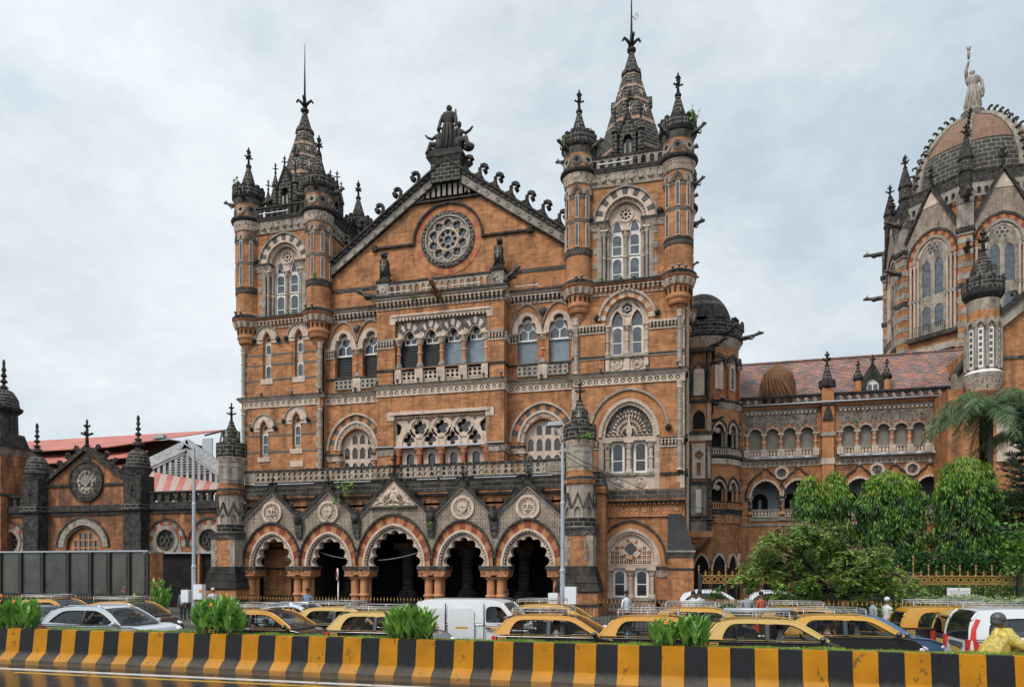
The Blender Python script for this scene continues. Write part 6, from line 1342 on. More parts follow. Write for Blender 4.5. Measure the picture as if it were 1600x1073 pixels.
plain('line_white',(.6,.58,.56),.4,noise=.3,scale=6); plain('line_yellow',(.55,.32,.04),.4,noise=.3,scale=6)
w=MB(); w.box(-150,90,-29.8,-29.58,.0,.01,'line_white'); w.box(-17.2,90,-30.25,-30.12,.0,.01,'line_yellow'); o=w.build('road_marking'); o['kind']='structure'
def paint(name,c,dark):
    m,nt,b=newmat(name); g=N(nt,'ShaderNodeNewGeometry'); mp_=N(nt,'ShaderNodeMapping'); mp_.inputs['Scale'].default_value=(1,1,.6); L(nt,g.outputs['Position'],mp_.inputs[0]); n_=N(nt,'ShaderNodeTexNoise',Scale=6.,Detail=8.,Roughness=.62); L(nt,mp_.outputs[0],n_.inputs[0])
    n2_=N(nt,'ShaderNodeTexNoise',Scale=1.6,Detail=4.); L(nt,g.outputs['Position'],n2_.inputs[0])
    s=N(nt,'ShaderNodeSeparateXYZ'); L(nt,g.outputs['Position'],s.inputs[0])
    col=mixc(nt,'MULTIPLY',1.,c,ramp(nt,n2_.outputs[0],.3,.8,.7,1.12))
    col=mixc(nt,'MIX',ramp(nt,n_.outputs[0],.625,0.,.65,.8),col,dark)
    # splashed dirt low down
    ad=N(nt,'ShaderNodeMath',operation='MULTIPLY_ADD'); ad.inputs[1].default_value=.35; L(nt,n_.outputs[0],ad.inputs[0]); L(nt,s.outputs[2],ad.inputs[2])
    col=mixc(nt,'MIX',ramp(nt,ad.outputs[0],.2,.55,.33,0.),col,(.14,.09,.05)); col=mixc(nt,'MIX',ramp(nt,ad.outputs[0],.4,.16,.6,0.),col,(.32,.27,.2))
    L(nt,col,b.inputs['Base Color']); b.inputs['Roughness'].default_value=.6; b.inputs['Specular IOR Level'].default_value=.2
    bp=N(nt,'ShaderNodeBump'); bp.inputs['Strength'].default_value=.3; bp.inputs['Distance'].default_value=.01; L(nt,n_.outputs[0],bp.inputs['Height']); L(nt,bp.outputs[0],b.inputs['Normal'])
paint('paint_yellow',(.43,.18,.004),(.12,.07,.02)); paint('paint_black',(.014,.0155,.0185),(.004,.004,.004))
bpx=[11,32,53,73.5,95,118,139,163,186,209,232,255,281,306,330,356]
bx=[PX(a,-28.72) for a in bpx]; p_=(PX(1585,-28.72)-bx[0])/round((PX(1585,-28.72)-bx[0])/((bx[-1]-bx[0])/15))
prof=[(-29.0,0),(-29.0,.15),(-28.84,.31),(-28.77,.36),(-28.70,1.02),(-28.58,1.03),(-28.58,.9)]
w=MB(); x=bx[0]-p_*12; k=0
x0b=x
while x<30:
    nseg=prof; a,b=x+random.uniform(-.012,.012),x+p_; v=[(a,y,z) for y,z in nseg]+[(b,y,z) for y,z in nseg]; c=len(nseg)
    w.add(v,[(i,i+c,i+c+1,i+1) for i in range(c-1)],'paint_black' if k%2 else 'paint_yellow'); x=b;k+=1
bar=w
plain('soil',(.13,.06,.035),.9,noise=.5,scale=9)
w.box(x0b,x,-28.6,-27.78,.3,.93,'soil'); w.box(x0b,x,-27.78,-27.62,.3,.96,'paint_yellow'); w.box(x0b,x,-28.72,-27.6,0.0,.3,'paint_black')
tag(bar.build('median_barrier'),'long concrete median planter painted in yellow and black stripes along the road','barrier')
# fallen leaves on the wet road
plain('fallen_leaf',(.45,.2,.05),.6)
for i,(a,b) in enumerate(((15,1041),(86,1044),(138,1055),(158,1048),(243,1053),(329,1056),(410,1061),(495,1066),(583,1070))):
    Yl=-45.27+2.8*1100/((b-889))*(.2537*(a-800)/1100+.9673); X=PX(a,Yl); m=MB(); m.add([(X-.09,Yl,.02),(X,Yl-.05,.05),(X+.1,Yl+.01,.03),(X,Yl+.05,.015)],[(0,1,2),(0,2,3)],'fallen_leaf')
    tag(m.build('fallen_leaf'),('first','second','third','fourth','fifth','sixth','seventh','eighth','ninth')[i]+' orange fallen leaf from the left beside the white road line','leaf','fallen leaves along the road line')

# ================= vehicles =================
def cpaint(name,c,rough=.28): plain(name,c,rough,spec=.6,noise=.08,scale=3,coat=.6,obj=True)
cpaint('car_yellow',(.6,.31,.02)); cpaint('car_yellow_pale',(.56,.36,.09)); cpaint('car_yellow_deep',(.55,.26,.012)); cpaint('car_black',(.02,.021,.024)); cpaint('car_white',(.66,.69,.73)); cpaint('car_paleblue',(.42,.5,.58)); cpaint('car_blue',(.06,.13,.24)); cpaint('car_silver',(.4,.43,.46)); cpaint('car_mist',(.42,.48,.54)); cpaint('car_dark',(.05,.065,.08)); cpaint('van_white',(.68,.7,.73)); cpaint('car_red',(.5,.03,.02))
m,nt,b=newmat('car_glass'); b.inputs['Base Color'].default_value=(.05,.065,.075,1); b.inputs['Roughness'].default_value=.03; b.inputs['Alpha'].default_value=.42; b.inputs['Specular IOR Level'].default_value=1.
m,nt,b=newmat('car_glass_rear'); b.inputs['Base Color'].default_value=(.008,.009,.01,1); b.inputs['Roughness'].default_value=.04; b.inputs['Specular IOR Level'].default_value=.9
m,nt,b=newmat('car_glass_open'); b.inputs['Base Color'].default_value=(.1,.12,.13,1); b.inputs['Roughness'].default_value=.03; b.inputs['Alpha'].default_value=.07
plain('car_interior',(.09,.09,.095),.8,noise=.2,obj=True); plain('rubber',(.015,.015,.015),.9); plain('chrome',(.6,.62,.64),.2,metal=1.); plain('headlamp',(.65,.68,.7),.1,spec=1.); plain('tail_red',(.55,.04,.03),.2); plain('rack_metal',(.42,.42,.42),.4,metal=.5); plain('plate_yellow',(.6,.4,.08),.5); plain('hub',(.3,.3,.3),.4,metal=.6)
OUT=dict(
 taxi=([(-1.76,1.05),(-1.63,1.19),(-1.49,1.345),(-1.39,1.445),(-1.27,1.495),(-1.0,1.53),(-.5,1.545),(0,1.54),(.38,1.5),(.6,1.41),(.85,1.26),(1.16,1.05)],3,7,[(-1.3,1.07),(-1.29,1.15),(-1.22,1.29),(-1.12,1.4),(-.95,1.44),(.2,1.44),(.4,1.39),(.58,1.29),(.96,1.07)],(-.25,),(-.98,)),
 tall=([(-1.8,1.08),(-1.77,1.27),(-1.68,1.48),(-1.55,1.6),(-1.35,1.645),(-.6,1.665),(.1,1.65),(.42,1.58),(.62,1.49),(.85,1.33),(1.15,1.08)],2,7,[(-1.36,1.1),(-1.32,1.3),(-1.22,1.46),(-1.08,1.52),(.05,1.54),(.38,1.48),(.58,1.37),(.98,1.1)],(-.3,),(-1.0,)),
 sedan=([(-1.75,.96),(-1.5,1.15),(-1.2,1.33),(-.9,1.43),(-.5,1.49),(0,1.5),(.3,1.46),(.55,1.37),(.8,1.23),(1.18,.96)],3,6,[(-1.42,1.0),(-1.2,1.17),(-.95,1.32),(-.7,1.39),(.1,1.41),(.32,1.36),(.52,1.27),(.98,1.0)],(-.3,),()),
 suv=([(-2.0,1.02),(-1.97,1.15),(-1.86,1.32),(-1.68,1.47),(-1.4,1.55),(-.8,1.59),(-.1,1.585),(.2,1.53),(.45,1.43),(.7,1.29),(1.08,1.02)],3,7,[(-1.72,1.1),(-1.5,1.3),(-1.3,1.42),(-1.1,1.46),(-.1,1.48),(.15,1.43),(.38,1.33),(.86,1.06),(-.2,1.05)],(-.42,),()),
 van=([(-1.85,1.0),(-1.86,1.4),(-1.82,1.68),(-1.7,1.8),(-1.4,1.845),(.5,1.85),(.85,1.81),(1.0,1.74),(1.2,1.5),(1.5,1.14)],3,7,[(.5,1.2),(.48,1.26),(.48,1.58),(.56,1.66),(.86,1.66),(.96,1.6),(1.3,1.2)],(),()),
 muv=([(-2.22,1.08),(-2.2,1.35),(-2.12,1.6),(-2.0,1.74),(-1.8,1.79),(-1,1.82),(.1,1.81),(.45,1.74),(.7,1.62),(.95,1.44),(1.38,1.1)],3,7,[(-1.8,1.2),(-1.75,1.5),(-1.6,1.6),(.1,1.64),(.42,1.58),(.62,1.48),(1.15,1.16)],(-.9,.12),()))
def slab(mb,pts,th,m,d=None):
    P_=[Vector(p) for p in pts]; n=(P_[1]-P_[0]).cross(P_[2]-P_[0]).normalized()*th if d is None else Vector(d)*th; c=len(P_)
    mb.add(P_+[p+n for p in P_],[tuple(range(c)),tuple(range(c,2*c))[::-1]]+[(i,(i+1)%c,(i+1)%c+c,i+c) for i in range(c)],m)
def car(kind,label,x,Y,lower='car_black',upper='car_yellow',rack=True,group='cars waiting in the traffic',cat='car',dz=0,load=None,open_w=True,name=None):
    D=dict(
     taxi=dict(L=3.5,W=.76,H=1.54,belt=1.05,xr=(-1.75,-1.42),xf=(.42,1.12),hood=(1.7,.84),wr=.6,pil=[(-1.75,-1.28,-1.42,-1.12),(-.32,-.14,-.32,-.18),(1.0,1.12,.34,.42)],q=(-.95,)),
     tall=dict(L=3.5,W=.76,H=1.66,belt=1.08,xr=(-1.78,-1.58),xf=(.55,1.15),hood=(1.7,.9),wr=.64,pil=[(-1.78,-1.32,-1.58,-1.22),(-.35,-.17,-.35,-.2),(1.02,1.15,.46,.55)],q=(-1.0,)),
     sedan=dict(L=4.2,W=.86,H=1.5,belt=.96,xr=(-1.7,-.95),xf=(.3,1.15),hood=(2.1,.8),wr=.6,pil=[(-1.7,-1.3,-1.0,-.85),(-.28,-.16,-.28,-.18),(1.02,1.15,.22,.3)],q=(),trunk=(-2.1,.92)),
     suv=dict(L=4.1,W=.88,H=1.6,belt=1.04,xr=(-2.0,-1.75),xf=(.3,1.05),hood=(2.0,.96),wr=.66,pil=[(-2.0,-1.5,-1.75,-1.2),(-.38,-.22,-.38,-.24),(.92,1.05,.22,.3)],q=(-.0,)),
     van=dict(L=3.7,W=.76,H=1.85,belt=1.16,xr=(-1.85,-1.8),xf=(1.05,1.5),hood=(1.72,1.0),wr=.68,pil=[(-1.85,.45,-1.8,.45),(1.38,1.5,.95,1.05)],q=()),
     muv=dict(L=4.5,W=.9,H=1.8,belt=1.12,xr=(-2.2,-1.95),xf=(.6,1.35),hood=(2.2,.98),wr=.72,pil=[(-2.2,-1.9,-1.95,-1.75),(-.9,-.8,-.85,-.75),(.1,.22,.1,.2),(1.22,1.35,.5,.6)],q=()))[kind]
    t=thing(name or ('taxi' if upper.startswith('car_yellow') else {'van':'van','muv':'minivan'}.get(kind,'parked_car' if 0 else 'car')),(x,Y,dz),label,cat,group); W_,wr,H,bl=D['W'],D['wr'],D['H'],D['belt']
    def pt(mb,n,par=t): mb.local=True; return mb.build(n,par)
    hx,hz=D['hood']; rb=D['xr'][0]; fb=D['xf'][1]; bt=bl-.02
    # lower body, lofted across with rounded flanks
    tr=D.get('trunk'); side=[(rb,bt)]+([(tr[0]+.08,tr[1]),(tr[0],tr[1]-.12),(tr[0]-.02,.35)] if tr else [(rb-.04,.75),(rb-.05,.35)])
    side=side[::-1]+[(fb,bt+.01),(fb+(hx-fb)*.5,(bt+hz)/2+.05),(hx-.12,hz),(hx,hz-.1),(hx+.03,.55),(hx+.02,.32)]
    w=MB(); ys=[(-W_,.0),(-W_+.0,.0)]
    lay=[(-W_+.06,.97),(-W_,.9),(-W_,-1)]
    secs=[(-(W_-.07),0.),(-(W_-.015),-.045),((W_-.015),-.045),((W_-.07),0.)]
    v=[]; n=len(side)
    zc=.3
    for y,dzz in secs:
        for a,b in side: v.append((a*(.985 if dzz==0 else 1.),y,b+(dzz if b>.6 else 0)))
    F=[(i+j*n,i+(j+1)*n,i+1+(j+1)*n,i+1+j*n) for j in range(3) for i in range(n-1)]+[tuple(range(n)),tuple(range(3*n,4*n))[::-1]]+[(n-1+j*n,n-1+(j+1)*n,(j+1)*n,j*n) for j in range(3)]
    w.add(v,F,lower)
    b_=pt(w,'body'); bm=b_.modifiers.new('bevel','BEVEL'); bm.width=.035; bm.segments=2; bm.limit_method='ANGLE'
    # greenhouse: side panels with rounded window openings, a crowned roof, curved screens
    r0,r1=D['xr'][1],D['xf'][0]; ol,ia,ib,win,pl1,pl2=OUT[kind]
    def yw(z): return W_-.02-(W_-.02-wr)*max(0,(z-bl))/(H-bl)
    def smooth(p,n=3,closed=False):
        for _ in range(n-1):
            q=[] if closed else [p[0]]
            m_=len(p) if closed else len(p)-1
            for i in range(m_):
                A,Bq=p[i],p[(i+1)%len(p)]; q+=[(A[0]*.75+Bq[0]*.25,A[1]*.75+Bq[1]*.25),(A[0]*.25+Bq[0]*.75,A[1]*.25+Bq[1]*.75)]
            if not closed: q.append(p[-1])
            p=q
        return p
    so_=smooth(ol); bars=sorted(pl1); xs_=[-9]+[b for b in bars]+[9]
    wins=[]
    for q in range(len(bars)+1):   # split the window outline at the pillars
        lo_,hi_=xs_[q]+.055,xs_[q+1]-.055; wp=smooth(win,2,False)+[]
        def clip(poly,xc,keep):
            out=[]
            for i in range(len(poly)):
                A,Bq=poly[i-1],poly[i]; ia_,ib_=(A[0]-xc)*keep>=0,(Bq[0]-xc)*keep>=0
                if ia_!=ib_: t_=(xc-A[0])/(Bq[0]-A[0]); out.append((xc,A[1]+t_*(Bq[1]-A[1])))
                if ib_: out.append(Bq)
            return out
        wp=clip(clip(wp,lo_,1),hi_,-1)
        if len(wp)>2: wins.append(wp)
    fl=so_+[(so_[-1][0],bl-.005),(so_[0][0],bl-.005)]
    for sg in (-1,1):
        w=MB(); tr_=tessellate_polygon([[Vector((p[0],p[1],0)) for p in l_] for l_ in [fl]+wins]); flat=[p for l_ in [fl]+wins for p in l_]
        F=[tuple(t_) for t_ in tr_]; w.add([(p[0],sg*yw(p[1]),p[1]) for p in flat],F,upper); w.add([(p[0],sg*(yw(p[1])-.035),p[1]) for p in flat],F,upper)
        for l_ in wins:
            c_=len(l_); w.add([(p[0],sg*yw(p[1]),p[1]) for p in l_]+[(p[0],sg*(yw(p[1])-.035),p[1]) for p in l_],[(k,(k+1)%c_,(k+1)%c_+c_,k+c_) for k in range(c_)],'rubber')
        pt(w,'side_frame')
        for k,wp in enumerate(wins):
            opened=(open_w and sg<0 and k==len(wins)-1) or (sg<0 and kind=='taxi' and open_w==2)
            if not opened:
                w=MB(); w.add([(p[0],sg*(yw(p[1])-.02),p[1]) for p in wp],[tuple(range(len(wp)))],'car_glass_open' if sg<0 and upper.startswith('car_yellow') else 'car_glass'); pt(w,'window')
            w=MB(); w.tube([(p[0],sg*(yw(p[1])+.002),p[1]) for p in wp+wp[:1]],.014,'rubber' if kind!='van' else 'rubber',4,False)
            if k==0:
                for q in pl2: w.tube([(q,sg*(yw(bl)),bl),(q+.02,sg*yw(win[3][1]),win[3][1]+.02)],.018,'rubber',4,False)
            pt(w,'window_seal')
        if upper.startswith('car_yellow') or kind in('suv','sedan'):
            for q in bars: w=MB(); w.add([(q-.06,sg*(yw(bl)+.004),bl),(q+.06,sg*(yw(bl)+.004),bl),(q+.06,sg*(yw(win[4][1])+.004),win[4][1]),(q-.06,sg*(yw(win[4][1])+.004),win[4][1])],[(0,1,2,3)],'car_black'); pt(w,'door_pillar')
        w=MB(); w.ball((fb-.12,sg*(W_+.08),bl+.06),(.08,.09,.07),upper if kind in('suv','sedan') else 'car_black',8,6); pt(w,'mirror')
        w=MB(); w.ball((hx-.1,sg*(W_-.16),hz-.12),(.16,.12,.09),'headlamp',8,6); pt(w,'headlight')
        w=MB(); xx=rb-.03; 
        if kind=='muv':
            for (xa_,ya_),m_ in (((.0,0),'tail_red'),):
                f_=[(xx-.03,.78),(xx+.2,.78),(xx+.24,.9),(xx+.13,1.12),(xx+.16,1.34),(xx+.27,1.58),(xx+.17,1.6),(xx+.06,1.36),(xx+.0,1.08)]
                w.add([(X,sg*((yw(Z) if Z>bl else W_)+.015),Z) for X,Z in f_],[tuple(range(len(f_)))],m_); f2=[(xx+.0,.84),(xx+.09,.84),(xx+.06,1.08),(xx+.02,1.08)]; w.add([(X,sg*(W_+.022),Z) for X,Z in f2],[(0,1,2,3)],'lamp_white')
                w.box(xx-.04,xx+.02,*sorted((sg*(W_-.2),sg*W_)),.78,1.1,'tail_red')
        else: w.box(xx-.03,xx+.1,*sorted((sg*(W_-.2),sg*(W_+.005))),bl-.38,bl-.06,'tail_red')
        pt(w,'tail_light')
        for xw_ in (-D['L']*.33,D['L']*.33):
            w=MB(Matrix.Translation((xw_,sg*(W_-.1),.29))@Matrix.Rotation(PI/2,4,'X')); w.lathe(0,0,[(.12,-.09,'hub'),(.2,-.095,'rubber'),(.29,-.08,'rubber'),(.29,.08,'rubber'),(.2,.095,'hub'),(.05,.09,'hub')],16); pt(w,'wheel')
        w=MB(); xh=-.75 if kind!='van' else .55; w.box(xh-.08,xh+.08,*sorted((sg*(W_-.02),sg*(W_+.02))),bl-.17,bl-.13,'chrome' if kind!='van' else 'rubber'); pt(w,'door_handle')
        if upper.startswith('car_yellow'):
            w=MB(); w.box(rb+.12,rb+.34,*sorted((sg*(W_-.02),sg*(W_+.004))),bl-.22,bl-.08,'plate_yellow'); 
            for q in range(2): w.box(rb+.14,rb+.32,*sorted((sg*(W_-.0),sg*(W_+.007))),bl-.13-q*.06,bl-.105-q*.06,'car_black')
            pt(w,'sticker')
        if kind=='van':
            w=MB()
            for q in (-1.7,-.75): w.ext([(q+.05,.62),(q+.8,.62),(q+.85,.7),(q+.85,1.5),(q+.78,1.6),(q+.08,1.6),(q,1.5),(q,.7)],sg*(W_-.0) if sg<0 else W_,sg*(W_+.01),'van_white')
            for q in (-1.45,-.5,.5): w.box(q,q+.4,*sorted((sg*(W_-.01),sg*(W_+.012))),.98,1.04,'car_yellow')
            w.box(-.84,-.81,*sorted((sg*W_,sg*(W_+.012))),.5,1.75,'rubber'); w.box(.4,.43,*sorted((sg*W_,sg*(W_+.004))),.5,1.75,'rubber'); pt(w,'side_panel')
        if upper=='car_paleblue' or kind=='suv': w=MB(); w.tube([(-1.3,sg*(wr-.05),H-.03),(-1.1,sg*(wr-.05),H+.03),(0,sg*(wr-.05),H+.03),(.2,sg*(wr-.05),H-.04)],.02,'chrome',6); pt(w,'roof_rail')
    # roof and screens lofted over the outline
    def loft(w,pts,m,inset=0.,n=12,lift=0.):
        v=[]
        for X,Z in pts:
            y_=yw(Z)-inset
            for k in range(n+1): t_=-PI/2+PI*k/n; v.append((X,y_*math.sin(t_)**1,Z+.04*math.cos(t_)*(Z-bl)/(H-bl)+lift))
        w.add(v,[(i*(n+1)+k,i*(n+1)+k+1,(i+1)*(n+1)+k+1,(i+1)*(n+1)+k) for i in range(len(pts)-1) for k in range(n)],m,True)
    cut=lambda x: min(range(len(so_)),key=lambda i:abs(so_[i][0]-x[0])+abs(so_[i][1]-x[1]))
    ra,rb_=cut(ol[ia]),cut(ol[ib]); w=MB(); loft(w,so_[ra:rb_+1],upper); pt(w,'roof')
    w=MB(); loft(w,so_[rb_:],'car_glass',.05); pt(w,'windscreen')
    w=MB(); loft(w,so_[:ra+1],'car_glass_rear' if kind!='van' else upper,.05); pt(w,'rear_window' if kind!='van' else 'rear_door')
    w=MB(); 
    for sg in (-1,1):
        w.tube([(X,sg*(yw(Z)-.02),Z+.012) for X,Z in so_[rb_:]],.028,upper,5); w.tube([(X,sg*(yw(Z)-.02),Z+.012) for X,Z in so_[:ra+1]],.03,upper,5)
    pt(w,'screen_frame'); a_=so_[-1]; w=MB(); w.tube([(a_[0]-.02,-.45,a_[1]+.05),(a_[0]-.15,.1,a_[1]+.17)],.012,'rubber',4); pt(w,'wiper')
    if kind in ('taxi','tall'): w=MB(); w.box(ol[ia][0]-.12,ol[ia][0]+.05,-wr+.08,wr-.08,ol[ia][1]+.02,ol[ia][1]+.05,'car_black'); pt(w,'rear_spoiler')
    # inside
    w=MB(); w.box(rb+.1,fb-.05,-W_+.1,W_-.1,.35,.5,'car_interior'); w.box(fb-.35,fb+.0,-W_+.1,W_-.1,.5,bl-.02,'car_interior')
    for sy in (-.36,.36):
        w.box(.0,.14,sy-.22,sy+.22,.5,1.12,'car_interior'); w.box(.0,.55,sy-.22,sy+.22,.5,.62,'car_interior'); w.box(.02,.12,sy-.1,sy+.1,1.14,1.3,'car_interior')
    w.box(-.95,-.8,-.55,.55,.5,1.1,'car_interior'); w.box(-.9,-.4,-.55,.55,.5,.62,'car_interior')
    pt(w,'seat'); w=MB(Matrix.Translation((fb-.42,.34,bl-.05))@Matrix.Rotation(PI/2-.4,4,'Y')); w.tube([(.17*math.cos(q*.628),.17*math.sin(q*.628),0) for q in range(11)],.014,'rubber',5); pt(w,'steering_wheel')
    w=MB(); w.box(rb-.075,rb-.03,-.24,.24,.72,.86,'plate_yellow'); pt(w,'number_plate')
    if kind=='muv': w=MB(); w.box(rb-.09,rb-.03,-.4,.4,.88,1.0,'car_dark'); w.box(rb-.08,rb-.04,-W_+.1,W_-.1,.45,.6,'car_dark'); pt(w,'rear_trim')
    if rack:
        w=MB(); z=H+.13; xa,xb=r0+.15,r1-.15
        for y in (-.58,.58):
            for q in (0,.07): w.tube([(xa,y,z+q),(xb,y,z+q)],.013,'rack_metal',5)
            for q in (0,.5,1): X=xa+(xb-xa)*q; w.tube([(X,y,z+.07),(X,y*1.02,H-.1)],.014,'rack_metal',5); w.box(X-.035,X+.035,y-.03,y+.03,H-.12,H-.06,'chrome')
        for q in range(9): X=xa+(xb-xa)*q/8; w.tube([(X,-.58,z+.01),(X,.58,z+.01)],.011,'rack_metal',4)
        for q in (0,1): X=xa+(xb-xa)*q; w.tube([(X,-.58,z+.07),(X,.58,z+.07)],.013,'rack_metal',4)
        pt(w,'roof_rack')
        if load:
            w=MB(); w.tube([(x+xa,Y-.45,dz+z+.1),(x+xb+.1,Y-.45,dz+z+.12)],.055,'galv',8); w.tube([(x+xa,Y-.33,dz+z+.1),(x+xb+.05,Y-.33,dz+z+.11)],.05,'galv',8)
            tag(w.build('pipe_bundle'),'silver pipes lashed on the roof rack of the taxi nearest the right shrub','pipe')
    return t
CARS_FIX=0
def rp(px_,Y,half): return PX(px_,Y)+half
CARS=[ # kind,label,rear px,Y,lower,upper,rack
 ('suv','pale silver sport utility car in the near lane left of the tall shrub',99,-26.2,'car_mist','car_mist',False),
 ('taxi','yellow roofed taxi beside the tall shrub, its driver resting a hand on his chin',346,-26.2,'car_black','car_yellow',True),
 ('taxi','taxi with two passengers, partly hidden by the taxi in front of it',475,-24.0,'car_black','car_yellow',True),
 ('taxi','taxi half hidden behind the third shrub, rear toward the viewer',530,-26.2,'car_black','car_yellow',True),
 ('van','white panel van with yellow dashes along its side and a driver leaning out',662,-24.0,'van_white','van_white',False),
 ('taxi','taxi in front of the white van with three people inside',783,-26.2,'car_black','car_yellow',True),
 ('taxi','taxi behind the small right shrub with a black flank and yellow sticker',942,-26.0,'car_black','car_yellow',True),
 ('taxi','taxi carrying silver pipes on its roof beside the right shrub',1100,-26.2,'car_black','car_yellow',True),
 ('taxi','taxi with a driver in tan shirt, just beyond the pipe carrying taxi',1222,-24.3,'car_black','car_yellow',True),
 ('sedan','dark blue car nosing out beyond the tan shirted driver’s taxi',1221,-22.9,'car_blue','car_blue',False),
 ('tall','tall black and yellow taxi seen from its rear corner under the tree',1398,-21.4,'car_black','car_yellow',True),
 ('tall','second tall taxi wedged between another taxi and the white minivan',1470,-23.1,'car_black','car_yellow',True),
 ('muv','white minivan with large red tail lamps behind the rider in yellow',1493,-25.1,'car_white','car_white',False),
 ('sedan','dark sedan behind the leftmost shrub in the near lane',-8,-25.2,'car_dark','car_dark',False),
 ('taxi','taxi with pale windscreen above the dark sedan at far left',40,-21.6,'car_black','car_yellow',True),
 ('taxi','taxi directly behind the silver sport utility car at left',150,-22.6,'car_black','car_yellow',True),
 ('sedan','light blue car between two taxis at centre left',392,-21.6,'car_paleblue','car_paleblue',False),
 ('taxi','taxi roof showing behind the white van’s windscreen',796,-20.6,'car_black','car_yellow',True),
 ('taxi','far lane taxi behind the taxi with the yellow sticker',1018,-21.6,'car_black','car_yellow',True),
 ('taxi','far lane taxi whose rack shows above the tan shirted driver’s taxi',1180,-20.4,'car_black','car_yellow',True)]
HL=dict(taxi=1.75,tall=1.8,sedan=2.1,suv=2.05,van=1.85,muv=2.25)
TAX={}
for i,(k,lb,p,Y,lo,up,rk) in enumerate(CARS):
    if up=='car_yellow': up=('car_yellow','car_yellow_pale','car_yellow_deep')[(i*2+i//3)%3]
    lb=lb.replace('’',"'"); x=PX(p,Y)+HL[k]
    key=(k,lo,up)
    if key in TAX and i!=7:
        t=clone(TAX[key],None,(x,Y,0)); t['label']=lb; t['category']='taxi' if up.startswith('car_yellow') else 'car'; t['group']='cars waiting in the traffic'
    else:
        t=car(k,lb,x,Y,lo,up,rk,cat='taxi' if up.startswith('car_yellow') else ('van' if k in('van','muv') else 'car'),load=(i==7)); 
        if i!=7: TAX[key]=t
parkc=car('suv','white car parked behind the gilded fence near the notice board',PX(1455,-4),-4,'car_white','car_white',False,'cars parked behind the gilded fence')
for p,lb in ((1120,'white car parked behind the gilded fence at its left end'),(1225,'white car parked behind the gilded fence under the leaning tree'),(1560,'white car parked behind the gilded fence at the far right')): 
    t=clone(parkc,None,(PX(p,-4),-4,0)); t['label']=lb
